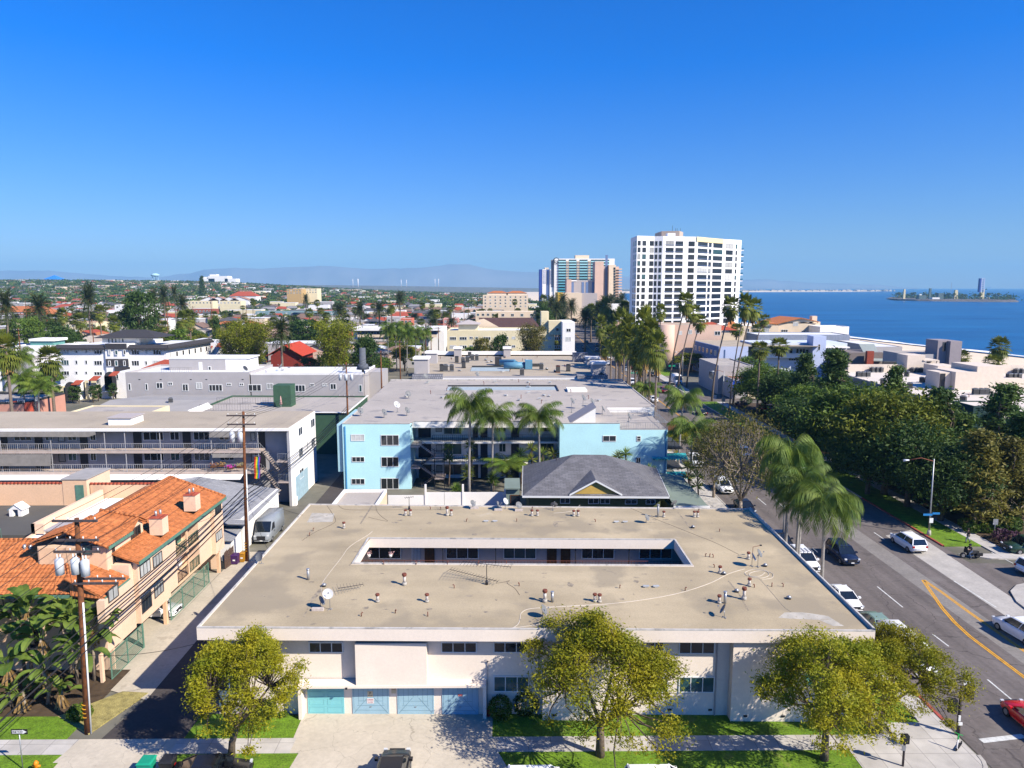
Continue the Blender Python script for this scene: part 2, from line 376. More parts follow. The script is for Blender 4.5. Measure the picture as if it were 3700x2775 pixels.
for i in range(6):
 a0=-pi/2+i*pi/12; a1=a0+pi/12; c=(AVL-2.4,41.8); r=2.4
 k.prism([(c[0]+r*cos(a0),c[1]+r*sin(a0)),(c[0]+r*cos(a1),c[1]+r*sin(a1)),(c[0]+(r-.25)*cos(a1),c[1]+(r-.25)*sin(a1)),(c[0]+(r-.25)*cos(a0),c[1]+(r-.25)*sin(a0))],-.2,.13)
struct('kerb',k,m_gutter)
b_=MB(); b_.prism([tuple(G(x,y))[:2]for x,y in[(3650,2140),(3672,2118),(3720,2108),(3800,2120),(3800,2260),(3720,2215),(3672,2178)]],-.1,.16); struct('traffic_island',b_,m_gutter)
k=MB(); k.box(AVL-.22,AVL+.02,45.5,56,-.1,.145); k.box(AVR-.02,AVR+.22,79,98,-.1,.145); struct('red_kerb_paint',k,mat('red_kerb',(.33,.07,.05),vary=.25,scale=2))
g=MB()
g.box(-80,-29.4,44.0,46.6,-.2,.08); g.box(-80,-28.4,39.6,42.45,-.2,.08); g.prism([(-21.6,44.0),(-14.2,44.0),(-14.3,46.4),(-15.6,46.8),(-21.4,46.8)],-.2,.08); g.prism([(-20.6,39.6),(-13.8,39.6),(-13.4,42.45),(-21.6,42.45)],-.2,.08)
g.box(-.9,24.9,44.0,47.2,-.2,.09); g.prism([(.8,39.6),(AVL-8.2,39.6),(AVL-8.2,42.45),(-.5,42.45)],-.2,.08)
g.prism([(26.6,45.3),(28.6,45.3),(28.6,70),(27.0,70)],-.2,.085)
g.box(AVR+.2,AVR+4.6,79,184,-.2,.09)
g.box(AVR+3,AVR+8,240,300,-.2,.09)
o=struct('grass',g,m_grass)
g=MB(); g.prism([(-31.5,46.6),(-28.2,44.6),(-26.6,49.5),(-28.6,49.7)],-.1,.088); struct('dry_grass',g,mat('dry_grass',(.30,.25,.09),vary=.3,scale=2,fine=(12,.3)))
d=MB()
d.quad((-14.2,44.0,.104),(-.9,44.0,.104),(-.9,47,.06),(-14.3,47,.06)); d.quad((-10.6-3.4,42.45,.106),(-.6,42.45,.106),(-.6,44.0,.106),(-14.0,44.0,.106)); d.quad((-13.8,39.3,.02),(.8,39.3,.02),(-.5,42.45,.106),(-13.4,42.45,.106))
d.quad((-29.2,39.3,.02),(-20.6,39.3,.02),(-21.6,42.45,.10),(-28.6,42.45,.10)); d.quad((-28.6,42.45,.102),(-21.8,42.45,.102),(-21.8,44,.102),(-28.4,44,.102))
struct('driveway',d,m_drive)
a=MB(); a.quad((-27.0,44,.10),(-21.5,44,.10),(-21.5,49,.03),(-26.4,49,.03)); a.quad((-26.4,49,.03),(-21.3,49,.03),(-22.3,330,.03),(-27.2,330,.03))
struct('alley',a,m_asphd)
a=MB(); a.quad((-29.9,50,.05),(-26.3,48.6,.05),(-26.6,78,.05),(-30.2,78,.05)); a.quad((-39,52,.045),(-29.9,52,.045),(-30.2,72,.045),(-39,72,.045)); struct('alley_apron',a,mat('alley_concrete',(.47,.41,.32),vary=.12,scale=.3,fine=(4,.07),stain=[(.7,.6,(.3,.25,.19),.5)]))
m_hill=mat('hill',(.24,.23,.22),vary=.2,scale=.0008)
def ridge(name,prof,Y,depth=1500):
 v=[]; R_=random.Random(5)
 P_=[]
 for(a,ha),(c,hc)in zip(prof,prof[1:]):
  n=max(2,int((c-a)/25))
  for i in range(n):t=i/n; P_.append((a+(c-a)*t,ha+(hc-ha)*(t*t*(3-2*t))+R_.uniform(-1.2,1.2)))
 P_.append(prof[-1]); b=MB(); rows=[]
 for(px,py)in P_:
  p=PY(px,py,Y); f=PY(px,py,Y-depth)
  rows.append([(f.x,Y-depth,-5),((p.x+f.x)/2+R_.uniform(-50,50),Y-depth*.5,p.z*.55*R_.uniform(.8,1.15)),(p.x,Y,p.z),(p.x,Y+depth*.9,-5)])
 n=len(rows)
 b.smooth=True
 b.add([q for r in rows for q in r],[(4*i+j,4*i+4+j,4*i+5+j,4*i+1+j)for i in range(n-1)for j in range(3)])
 return struct(name,b,m_hill)
ridge('hill',[(-120,978),(30,978),(150,977),(250,984),(330,992),(470,1000),(560,1003),(660,990),(760,972),(850,968),(950,970),(1050,966),(1180,961),(1260,966),(1330,972),(1420,970),(1500,968),(1570,963),(1620,955),(1690,955),(1760,972),(1850,980),(1950,984),(2100,990),(2300,1000),(2500,1010),(2680,1010),(2760,1009),(2850,1016),(2950,1022),(3150,1028),(3320,1040)],14200)
class Fc:
 ""
 def __init__(s,A,B):
  s.A=Vector((A[0],A[1],0)); s.B=Vector((B[0],B[1],0)); s.u=(s.B-s.A).normalized(); s.L=(s.B-s.A).length
  s.n=Vector((s.u.y,-s.u.x,0)); s.rz=math.atan2(s.u.y,s.u.x)
 def pix(s,px,py):
  d=ray(px,py); c=Vector((0,0,CAMZ)); t=(s.A-c).dot(s.n)/d.dot(s.n); p=c+d*t
  return(p-s.A).dot(s.u),p.z
 def pt(s,u,z,off=0):return s.A+s.u*u+s.n*off+Vector((0,0,z))
_wm={}
def win_meshes(wd,h,n,bars,fr,pane,hb=0,fw=.07):
 k=(round(wd,2),round(h,2),n,bars,fr.name,pane.name,hb,fw)
 if k in _wm:return _wm[k]
 b=MB()
 b.box(0,wd,-.07,0,0,fw); b.box(0,wd,-.07,0,h-fw,h); b.box(0,fw,-.07,0,fw,h-fw); b.box(wd-fw,wd,-.07,0,fw,h-fw)
 for i in range(1,n):x=wd*i/n; b.box(x-fw*.4,x+fw*.4,-.06,0,fw,h-fw)
 for i in range(hb):z=h*(i+1)/(hb+1); b.box(fw,wd-fw,-.055,0,z-.025,z+.025)
 f=b.build('window',fr); me1=f.data; bpy.data.objects.remove(f)
 b=MB(); b.box(fw,wd-fw,-.03,0,fw,h-fw); p=b.build('pane',pane); me2=p.data; bpy.data.objects.remove(p)
 _wm[k]=(me1,me2); return _wm[k]
def win(par,fc,u0,u1,z0,z1,n=2,fr=None,pane=None,name='window',hb=0,off=0,fw=.07):
 if u0>u1:u0,u1=u1,u0
 if z0>z1:z0,z1=z1,z0
 if pane is None:
  r=RNG.random(); pane=M_GLASS if r<.62 else(M_CURT if r<.85 else M_GLASSG)
 wd=round(u1-u0,1)if u1-u0>1 else max(.3,round(u1-u0,2)); h=round(z1-z0,1)
 a,b=win_meshes(wd,h,n,0,fr or M_FRAME,pane,hb,fw)
 o=bpy.data.objects.new(name,a); COL.objects.link(o); o.parent=par; p=fc.pt(u0,z0,off); o.location=p-Vector(WO[par.name]); o.rotation_euler.z=fc.rz
 WO[o.name]=tuple(p); q=bpy.data.objects.new('pane',b); COL.objects.link(q); q.parent=o; return o
def wpix(par,fc,rects,n=2,**k):
 for r in rects:
  u0,z1=fc.pix(r[0],r[1]); u1,z0=fc.pix(r[2],r[3]); win(par,fc,u0,u1,z0,z1,r[4]if len(r)>4 else n,**k)
def door(par,fc,u0,u1,z0,z1,m,name='door',off=0,handle=True,t=.06):
 b=MB(); p=fc.pt(u0,z0,off); o=MB(); wd=abs(u1-u0)
 o.box(0,wd,-t,0,0,z1-z0)
 me=o.build(name,m); me.parent=par; me.location=p-Vector(WO[par.name]); me.rotation_euler.z=fc.rz; WO[me.name]=tuple(p); return me
def inset(poly,d):
 n=len(poly); out=[]
 ar=sum(poly[i][0]*poly[(i+1)%n][1]-poly[(i+1)%n][0]*poly[i][1]for i in range(n))
 sgn=1 if ar>0 else-1
 for i in range(n):
  p0,p1,p2=[Vector((q[0],q[1]))for q in(poly[i-1],poly[i],poly[(i+1)%n])]
  a=(p1-p0).normalized(); c=(p2-p1).normalized()
  na=Vector((-a.y,a.x))*sgn; nc=Vector((-c.y,c.x))*sgn
  m_=(na+nc); m_=m_/max(.2,m_.length_squared/2); out.append((p1.x+m_.x*d,p1.y+m_.y*d))
 return out
def building(name,label,cat,poly,h,wall,roof,z0=0,par=.35,pt=.22,parm=None,group=None,cap=None):
 cx=sum(p[0]for p in poly)/len(poly); cy=sum(p[1]for p in poly)/len(poly)
 t=thing(name,label,cat,(cx,cy,z0),group)
 MB().prism(poly,z0-1.5,h).build('wall',wall,t)
 MB().prism(inset(poly,pt+.01),h+.002,h+.03).build('roof',roof,t)
 if par>0:
  b=MB(); q=inset(poly,pt); n=len(poly)
  for i in range(n):
   j=(i+1)%n; b.prism([poly[i],poly[j],q[j],q[i]],h+.001,h+par)
  b.build('parapet',parm or wall,t)
  if cap:
   b=MB(); po=inset(poly,-.04); q=inset(poly,pt+.04)
   for i in range(n):j=(i+1)%n; b.prism([po[i],po[j],q[j],q[i]],h+par+.001,h+par+.06)
   b.build('coping',cap,t)
 return t
def hiproof(par,x0,x1,y0,y1,z,h,m,ov=.5,axis='x',gable=False,t=.14,fas=None,name='roof',inx=None):
 x0-=ov; x1+=ov; y0-=ov; y1+=ov; b=MB()
 if axis=='x':
  k=0 if gable else(inx if inx is not None else(y1-y0)/2); ym=(y0+y1)/2; r0=(x0+k,ym,z+h); r1=(x1-k,ym,z+h)
  b.slab([(x0,y0,z),(x1,y0,z),r1,r0],t); b.slab([(x1,y1,z),(x0,y1,z),r0,r1],t)
  if not gable:b.slab([(x0,y1,z),(x0,y0,z),r0],t); b.slab([(x1,y0,z),(x1,y1,z),r1],t)
 else:
  k=0 if gable else(inx if inx is not None else(x1-x0)/2); xm=(x0+x1)/2; r0=(xm,y0+k,z+h); r1=(xm,y1-k,z+h)
  b.slab([(x1,y0,z),(x1,y1,z),r1,r0],t); b.slab([(x0,y1,z),(x0,y0,z),r0,r1],t)
  if not gable:b.slab([(x0,y0,z),(x1,y0,z),r0],t); b.slab([(x1,y1,z),(x0,y1,z),r1],t)
 o=b.build(name,m,par)
 if gable:
  g=MB()
  if axis=='x':
   for xx in(x0+ov,x1-ov):g.prism([(xx-.05,y0+ov),(xx+.05,y0+ov),(xx+.05,y1-ov),(xx-.05,y1-ov)],z-.3,z-.12)
   for xx in(x0+ov,x1-ov):g.add([(xx,y0+ov,z-.14),(xx,y1-ov,z-.14),(xx,(y0+y1)/2,z+h-.25)],[(0,1,2)])
  else:
   for yy in(y0+ov,y1-ov):g.add([(x0+ov,yy,z-.14),(x1-ov,yy,z-.14),((x0+x1)/2,yy,z+h-.25)],[(0,1,2)])
  g.build('gable',fas or M_WALLW,par)
 return o
def railing(par,a,b,z,h,m,step=.35,name='railing',r=.015):
 a=Vector((a[0],a[1],z)); b=Vector((b[0],b[1],z)); mb=MB(); n=max(2,int((b-a).length/step)); up=Vector((0,0,h))
 mb.tube([a+up,b+up],r*1.6,4); mb.tube([a+Vector((0,0,.1)),b+Vector((0,0,.1))],r*1.3,4)
 for i in range(n+1):p=a+(b-a)*i/n; mb.tube([p,p+up],r*.8 if i%5 else r*1.6,4)
 return mb.build(name,m,par)
def mk_vent():
 t=thing('roof_vent','p','vent pipe'); MB().cyl(0,0,0,.16,.17,.15).build('base',M_CONC,t)
 MB().cyl(0,0,.16,.48,.10,n=8).build('pipe',mat('painted_pipe',(.5,.46,.42),vary=.3,scale=9),t)
 b=MB(); b.cyl(0,0,.48,.54,.12,.17,n=8); b.cyl(0,0,.54,.64,.17,.15,n=8); b.build('cap',M_RUST,t); return proto(t)
def mk_ventg():
 t=thing('roof_vent','p','vent pipe'); MB().cyl(0,0,0,.9,.12,n=8).build('pipe',M_METAL,t)
 b=MB(); b.cyl(0,0,.9,1.02,.15,n=8); b.build('cap',M_METAL,t); return proto(t)
def mk_dish(arm=1,m=None):
 t=thing('satellite_dish','p','satellite dish'); md=m or mat('dish_grey',(.16,.165,.17),rough=.5,vary=.1)
 b=MB(); b.tube([(0,0,0),(0,0,.45*arm),(0,-.12,.62*arm)],.028,6); b.tube([(-.2,0,.02),(.2,0,.02)],.03,4); b.tube([(0,-.25,.02),(0,.25,.02)],.03,4); b.build('mast',M_METAL,t)
 b=MB(); b.smooth=True; c=Vector((0,-.16,.66*arm)); ax=Vector((.75,-.45,.5)).normalized(); e1=ax.orthogonal().normalized(); e2=ax.cross(e1)
 vs=[c]; fs=[]; n=16
 for r,dd in((.2,.02),(.42,.10)):
  for k in range(n):a=2*pi*k/n; vs.append(c+(e1*cos(a)+e2*sin(a)*1.08)*r+ax*dd)
 for k in range(n):fs.append((0,1+k,1+(k+1)%n)); fs.append((1+k,1+n+k,1+n+(k+1)%n,1+(k+1)%n))
 m2=len(vs); vs+=[v-ax*.02 for v in vs]; fs+=[tuple(m2+i for i in f[::-1])for f in fs]
 b.add(vs,fs); b.build('reflector',md,t)
 b=MB(); f=c+ax*.5; b.tube([c-e1*.4 if e1.z>0 else c+e1*.4,f],.014,4); b.box(f.x-.05,f.x+.05,f.y-.05,f.y+.05,f.z-.05,f.z+.05); b.build('feed_arm',M_METAL,t)
 return proto(t)
V_RED,V_GREY=mk_vent(),mk_ventg(); DISH,DISHW,DISHT=mk_dish(),mk_dish(1.5,mat('dish_white',(.5,.5,.5),rough=.5,vary=.1)),mk_dish(2.2)
def mk_ac():
 t=thing('air_conditioner','p','air conditioner'); MB().box(-.42,.42,-.42,.42,0,.08).box(-.4,.4,-.4,.4,.85,.92).split('casing',M_METAL,t)
 b=MB(); b.box(-.37,.37,-.37,.37,.08,.85); b.build('coil',mat('ac_coil',(.06,.06,.062),vary=.2,scale=8),t)
 b=MB(); b.cyl(0,0,.92,.98,.3,n=10); b.build('fan_guard',M_DARKM,t); return proto(t)
AC=mk_ac()
def mk_jpipe():
 t=MB(); t.tube([(0,0,0),(0,0,.22),(.06,0,.30),(.12,0,.24)],.035,6); o=t.build('roof_pipe',M_RUST); tag(o,'p','pipe'); return o
JP=mk_jpipe(); KIDS[JP.name]=[]
def mk_cone():
 t=thing('turbine_vent','p','vent'); MB().cyl(0,0,0,.12,.16,.12).build('base',M_DARKM,t); MB().cyl(0,0,.12,.26,.22,.05).build('cap',M_METAL,t); return proto(t)
CONE=mk_cone()
def mk_cap():
 b=MB(); b.box(-.12,.12,-.1,.1,0,.08); b.box(-.24,.24,-.13,.13,.08,.13); o=b.build('exhaust_hood',M_CURT); tag(o,'p','roof vent'); return o
CAP=mk_cap(); KIDS[CAP.name]=[]
PROTOS+=[V_RED,V_GREY,DISH,DISHW,DISHT,AC,JP,CONE,CAP]
def cable(name,pts,r,m,label,cat='cable',group=None,sag=0,par=None):
 ""
 P_=[Vector(p)for p in pts]; out=[]
 for i in range(len(P_)-1):
  p0=P_[max(i-1,0)]; p1=P_[i]; p2=P_[i+1]; p3=P_[min(i+2,len(P_)-1)]
  for k in range(5):
   t=k/5; out.append(.5*((2*p1)+(p2-p0)*t+(2*p0-5*p1+4*p2-p3)*t*t+(3*p1-p0-3*p2+p3)*t*t*t))
 out.append(P_[-1]); b=MB(); b.tube(out,r,4,cap=False); o=b.build(name,m,par)
 return tag(o,label,cat,group)if par is None else o
FL,FR,BR,BL=(-21.1,45.98),(25.0,45.04),(25.67,71.76),(-21.02,73.84)
C1,C2,C3,C4=(-12.79,57.39),(15.53,56.63),(15.54,62.66),(-12.63,63.3)
HR=6.9
m_tan=mat('tan_roofing',(.415,.335,.215),vary=.16,scale=.16,fine=(9,.08),streak=(.05,.5,1,.07),bump=(40,.5,.02),stain=[(.19,.53,(.29,.24,.165),.7),(.35,.68,(.50,.43,.32),.6),(1.1,.70,(.16,.135,.11),.6),(.5,.66,(.24,.21,.16),.45)])
m_rim=mat('roof_edge_coating',(.50,.47,.43),vary=.15,scale=2,stain=[(1.5,.58,(.25,.24,.22),.7)])
m_tar=mat('tar_patch',(.24,.20,.15),vary=.3,scale=4,stain=[(5,.48,(.38,.31,.21),.9)])
m_shade=mat('grey_stucco_wall',(.42,.37,.35),vary=.05,bump=(14,.3,.01))  # plain grey for fittings; on the courtyard wall it paints in shade
m_blue1=mat('turquoise_door',(.20,.52,.55),rough=.5,vary=.04); m_blue2=mat('pale_blue_door',(.30,.46,.54),rough=.6,vary=.06)
m_blued=mat('door_groove',(.15,.26,.31),vary=.05)
apt=thing('apartment_building','long two-storey cream apartment building with tan flat roof, open courtyard and four blue garage doors','apartment building',(2,58,0))
yf=lambda x:46.85-.0187*(x+14)
b=MB()
b.prism([(-20.3,yf(-20.3)),(24.6,yf(24.6)),(24.6,55.5),(-20.3,56.2)],-.3,6.05)
b.prism([(-20.3,56.2),(-14.2,56.1),(-14.2,64.7),(-20.6,64.8)],-.3,6.05); b.prism([(16.8,55.7),(24.6,55.5),(25.0,63.9),(16.8,64.0)],-.3,6.05)
b.prism([(-20.6,64.8),(25.0,63.9),(25.3,71.4),(-20.8,73.4)],-.3,6.05)
b.build('wall',M_CREAM,apt)
b=MB()
def bay(px0,px1,d,z0,z1):
 u0=PY(px0,2590,46.1-d*0).x; u1=PY(px1,2590,46.1).x; b.prism([(u0,yf(u0)-d),(u1,yf(u1)-d),(u1,yf(u1)-.001),(u0,yf(u0)-.001)],z0,z1)
bay(1960,2213,.72,-.2,6.045); bay(2630,2905,.72,-.2,6.045)
b.split('bay',M_CREAM,apt)
b=MB(); x0=PY(1284,2400,46.05).x; x1=PY(1542,2400,46.05).x; b.box(x0,x1,46.06,46.7,2.62,5.69); b.build('panel',M_CREAM,apt)
b=MB(); x0=PY(1075,2500,46.0).x; x1=PY(1757,2500,46.0).x
b.add([(x0,46.0,2.42),(x1,46.0,2.42),(x1,46.9,2.42),(x0,46.9,2.42),(x0,46.0,2.60),(x1,46.0,2.60),(x1,46.72,2.72),(x0,46.72,2.72)],[(0,3,2,1),(4,5,6,7),(0,1,5,4),(1,2,6,5),(3,0,4,7)])
b.build('ledge',M_CREAM,apt)
b=MB(); b.box(x0,x0+.24,46.04,46.86,0,2.415); b.box(x1-.24,x1,46.04,46.8,0,2.415); b.split('fin',M_CREAM,apt)
fF=Fc((-20.3,yf(-20.3)),(24.6,yf(24.6)))
for i,(p0,p1)in enumerate([(1113.6,1245),(1275,1407),(1437,1568.5),(1598.5,1729)]):
 u0,_=fF.pix(p0,2560); u1,_=fF.pix(p1,2560)
 d=door(apt,fF,u0,u1,.05,2.41,m_blue1 if i==0 else m_blue2,'garage_door',t=.05); wd=u1-u0
 g=MB()
 if i==0:
  for r in range(4):
   for c in range(2):x=.12+c*wd/2; z=.12+r*.58; g.box(x,x+wd/2-.24,-.065,-.051,z,z+.02).box(x,x+wd/2-.24,-.065,-.051,z+.38,z+.4).box(x,x+.02,-.065,-.051,z,z+.4).box(x+wd/2-.26,x+wd/2-.24,-.065,-.051,z,z+.4)
  for r in range(1,4):g.box(0,wd,-.06,-.052,r*.59-.01,r*.59+.01)
 else:
  for k in range(8):x=.1+k*(wd-.2)/7; zc=2.3; zb=1.1-abs(x-wd/2)*.9+.35; g.box(x-.008,x+.008,-.056,-.0505,max(.4,zb),2.3)
  for z in(.3,.65,1.0):g.box(.1+z*.35,wd-.1-z*.35,-.056,-.0505,z-.01,z+.01)
  g.add([(.1,-.0545,.1),(.14,-.0545,.1),(wd/2-.2,-.0545,1.25),(wd/2-.24,-.0545,1.25)],[(0,1,2,3)]); g.add([(wd-.14,-.0545,.1),(wd-.1,-.0545,.1),(wd/2+.24,-.0545,1.25),(wd/2+.2,-.0545,1.25)],[(0,1,2,3)])
  h=MB(); h.box(wd/2-.06,wd/2+.06,-.09,-.05,.55,.6); ho=h.build('handle',M_METAL); ho.parent=d
 go=g.build('moulding',m_blued if i else m_blue1); go.parent=d
wpix(apt,fF,[(1115.6,2317,1241,2358,3),(1593.6,2317,1724,2358,3),(1783,2317,1909.5,2358,3),(2453,2319,2583,2362,3),(2300,2319,2400,2362,3)],pane=M_GLASS)
wpix(apt,fF,[(1783,2441.5,1909.5,2499.6,3),(2453,2443,2579,2502,3),(2292,2443,2412,2502,3)],pane=M_GLASSG)
wpix(apt,fF,[(790,2319,905,2360,3),(790,2440,905,2498,3)],pane=M_GLASS)
f5=Fc((PY(2630,2590,46.1).x,45.45+.0),(PY(2905,2590,46.1).x,45.35))
b=MB()
for px in(2000,2420,2566):u,z=fF.pix(px,2553); b.box(fF.pt(u,0).x-.13,fF.pt(u,0).x+.13,fF.pt(u,0).y-(.76 if px==2000 else.04),fF.pt(u,0).y,.42,.56)
for px in(2695,2830):x=PY(px,2570,45.5).x; b.box(x-.13,x+.13,yf(x)-.76,yf(x),.42,.56)
b.split('foundation_vent',M_DARKM,apt)
b=MB()
for px in(1946,2584):u,z=fF.pix(px,2500); p=fF.pt(u,0); b.box(p.x-.04,p.x+.04,p.y-.09,p.y,0,6.04)
u,z=fF.pix(1762,2500); p=fF.pt(u,0); b.box(p.x-.03,p.x+.03,p.y-.07,p.y,.2,4.1); b.box(p.x-.35,p.x+.15,p.y-.07,p.y-.03,4.05,4.1)
b.split('downpipe',m_shade,apt)
b=MB(); p=PY(1251,2484,45.95); b.box(p.x-.07,p.x+.07,45.9,46.0,2.4,2.5); b.build('wall_lamp',M_DARKM,apt)
b=MB(); p0=PY(2905,2420,45.6); p1=PY(3125,2420,45.6)
b.slab([(p0.x,45.0,3.35),(p1.x,45.0,3.35),(p1.x,46.2,3.9),(p0.x,46.2,3.9)],.05); b.box(p0.x,p1.x,44.98,45.0,3.1,3.36); b.build('awning',mat('awning_turquoise',(.10,.42,.42),vary=.06,rough=.7),apt)
win(apt,fF,fF.pix(2960,2500)[0],fF.pix(3050,2500)[0],.3,2.6,2,pane=M_GLASS)
win(apt,fF,fF.pix(2940,2340)[0],fF.pix(3060,2340)[0],4.6,5.9,3,pane=M_GLASS)
b=MB(); q=[FL,FR,BR,BL]; c=[C1,C2,C3,C4]
for i in range(4):
 j=(i+1)%4; b.slab([(*q[i],HR),(*q[j],HR),(*c[j],HR),(*c[i],HR)],.84)
b.build('fascia',M_CREAM,apt)
b=MB(); qi=inset(q,.20); ci=inset(c,-.22)
for i in range(4):
 j=(i+1)%4; b.quad((*qi[i],HR+.012),(*qi[j],HR+.012),(*ci[j],HR+.012),(*ci[i],HR+.012))
rf=b.build('roof',m_tan,apt)
b=MB()
for(P_,qn,w_)in((q,1,.13),(c,-1,.13)):
 pi_=inset(P_,w_*qn)
 for i in range(4):j=(i+1)%4; b.prism([P_[i],P_[j],pi_[j],pi_[i]],HR+.001,HR+(.10 if not(P_ is q and i==1)else.24))
b.build('roof_edge',m_rim,apt)
b=MB()
def R5(x,y):return G(1100+x/2.212,1750+y/2.212,HR+.02)
def R6(x,y):return G(2000+x/2.212,1750+y/2.212,HR+.02)
def R3(x,y):return G(1700+x/2.458,2175+y/2.458,HR+.02)
def blotch(c,rx,ry,rng=random.Random(4),z=HR+.016):
 n=9; b.poly([(c.x+rx*cos(2*pi*k/n)*rng.uniform(.5,1.1),c.y+ry*sin(2*pi*k/n)*rng.uniform(.5,1.1),z+rng.uniform(0,.003))for k in range(n)])
for(f,x,y,rx,ry)in[(R5,1000,310,.35,.45),(R5,2010,320,.3,.9),(R5,2120,800,.3,.5),(R5,490,990,.3,.4),(R5,1360,400,.4,.35),(R6,1000,0,.01,.01),(R5,1450,1020,.25,.15),(R5,620,712,.3,.1),(R5,1920,710,.3,.12),(R6,730,718,.3,.12),(R6,295,318,.35,.3),(R6,40,300,.6,.3),(R5,400,540,.5,.12),(R5,1780,860,.2,.3),(R5,650,997,.25,.1),(R5,825,680,.2,.08)]:blotch(f(x,y),rx,ry)
r2_=random.Random(6)
for k in range(46):
 x,y=r2_.uniform(-18.5,23),r2_.choice([r2_.uniform(47,56),r2_.uniform(64.5,71)]); blotch(Vector((x,y,0)),r2_.uniform(.08,.45),r2_.uniform(.05,.28),z=HR+.0155)
for(a,c_,wd)in[(R5(540,168),R5(450,315),.22),(R6(995,225),R6(1105,362),.16),(R6(1395,770),R6(1480,870),.14),(R6(1480,870),R6(1560,1010),.10),(R5(130,840),R5(60,930),.45),(R5(60,930),R5(-5,1060),.12),(R5(520,435),R5(360,650),.12)]:
 n_=(c_-a).normalized().cross(Vector((0,0,1)))*wd/2; b.add([a-n_,c_-n_*.6,c_+n_,a+n_*.6],[(0,1,2,3)])
b.split('tar_patch',m_tar,apt)
b=MB(); b.quad(R5(20,305),R5(225,300),R5(240,232),R5(60,228)); p=[G(x,y,HR+.018)for x,y in[(2812,2232),(2835,2213),(2900,2212),(2990,2225),(3050,2262),(3010,2262),(2960,2240),(2870,2236)]]; b.poly(p)
b.split('coating_patch',mat('pale_roof_patch',(.46,.42,.35),vary=.2,scale=1.5,stain=[(3,.55,(.3,.25,.18),.6)]),apt)
b=MB(); b.prism([(-14.2,64.69),(16.8,63.99),(16.8,62.8),(-14.2,63.4)],3.55,3.75); b.build('gallery_floor',M_CONC,apt)
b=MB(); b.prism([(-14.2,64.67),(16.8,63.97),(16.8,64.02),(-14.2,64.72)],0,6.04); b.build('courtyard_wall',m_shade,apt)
fC=Fc((-14.2,64.66),(16.8,63.96))
X5=lambda x:1100+x/2.212; Y5=lambda y:1750+y/2.212
for(a,c_)in[(510,775),(1130,1390),(1590,1850),(1991+224,1991+484),(1991+685,1991+943)]:
 u0,z1=fC.pix(X5(a),Y5(470)); u1,z0=fC.pix(X5(c_),Y5(595)); win(apt,fC,u0,u1,z0,5.95,3,pane=M_GLASS if a not in(1590,)else M_GLASSG)
for(a,c_,m_)in[(855,925,M_FRAME),(962,1040,M_WOOD),(1938,2015,M_WOOD),(2048,2125,M_WOOD)]:
 u0,_=fC.pix(X5(a),Y5(600)); u1,_=fC.pix(X5(c_),Y5(600)); d=door(apt,fC,u0,u1,3.76,5.95,m_,'door')
 g=MB()
 for k in range(6):x=.08+k*(u1-u0-.16)/5; g.box(x-.012,x+.012,-.10,-.065,.1,2.1)
 go=g.build('security_grille',M_DARKM if m_ is M_WOOD else M_GLASS); go.parent=d
railing(apt,(-13.9,63.36),(16.5,62.82),3.76,1.05,M_RUST,.3)
b=MB()
for px in(1115,1530,2156,2578):x=fC.pt(fC.pix(X5(px),Y5(550))[0],0).x; b.box(x-.04,x+.04,63.2-.02*x,63.28-.02*x,3.75,6.05)
b.split('gallery_post',M_DARKM,apt)
b=MB()
for px in(515,688):x=PY(X5(px),Y5(540),63.4).x; b.cyl(x,63.4,5.1,5.35,.12,.17,8)
b.split('hanging_pot',M_FRAME,apt)
b=MB()
for px in(515,688):
 x=PY(X5(px),Y5(540),63.4).x; r_=random.Random(px)
 for k in range(26):p=Vector((x,63.4,5.4))+Vector((r_.gauss(0,.12),r_.gauss(0,.1),r_.gauss(.05,.09))); s_=.06; b.add([p,p+Vector((s_,0,.02)),p+Vector((s_,.02,s_)),p+Vector((0,.02,s_))],[(0,1,2,3)])
b.build('flowers',mat('white_pink_flower',(.6,.35,.35),vary=.5,scale=14),apt)
def sign(px0,py0,px1,py1,Y,m,label,lines,mt,par=apt,fc=fF,off=.056,group=None):
 u0,z1=fc.pix(px0,py0); u1,z0=fc.pix(px1,py1); p=fc.pt(u0,z0,off); wd=u1-u0; h=z1-z0
 t=thing('sign',label,'sign',p,group,fc.rz); bb=MB(); bb.box(0,wd,-.012,0,0,h); bo=bb.build('board',m); bo.parent=t
 for i,(s_,zz,sz)in enumerate(lines):
  o=text_part(s_,sz,mt,None,(0,0,0)); o.parent=t; o.location=(wd/2,-.014,h*zz)
 return t
m_ink=mat('black_ink',(.02,.02,.02)); m_red=mat('red_paint',(.45,.02,.015),rough=.5); m_board=mat('sign_board_cream',(.55,.48,.33),vary=.08); m_wb=mat('sign_board_white',(.7,.68,.66),vary=.05)
sign(1328,2496,1348,2516,0,m_board,'cream no-parking sign high on the second garage door',[('P',.62,.26),('PRIVATE',.2,.07)],m_ink)
sign(1326,2521,1352,2540,0,m_wb,'white sign with red writing at mid height on the second garage door',[('WARNING',.78,.09),('NO PARKING',.5,.07),('TOW AWAY',.22,.07)],m_red)
sign(1414,2485,1431,2505,0,m_board,'small pinkish notice on the pillar between the second and third garage doors',[('NO PARKING',.7,.045)],m_red,off=.01)
sign(1655,2507,1671,2514,0,m_red,'small red sign on the fourth garage door',[('NO PARKING',.5,.05)],m_wb)
bb=MB(); p=PY(1767,2585,46.5); bb.cyl(p.x,46.4,0,.62,.14,n=8); bb.cyl(p.x,46.4,.62,.74,.16,.08,n=8); tag(bb.build('fire_standpipe',m_red),'red standpipe at the foot of the wall beside the right end of the garages','standpipe')
A5=[(316,352),(808,250),(848,250),(1174,250),(1818,252),(1862,252),(2152,255),(2187,255),(585,940),(980,940)]
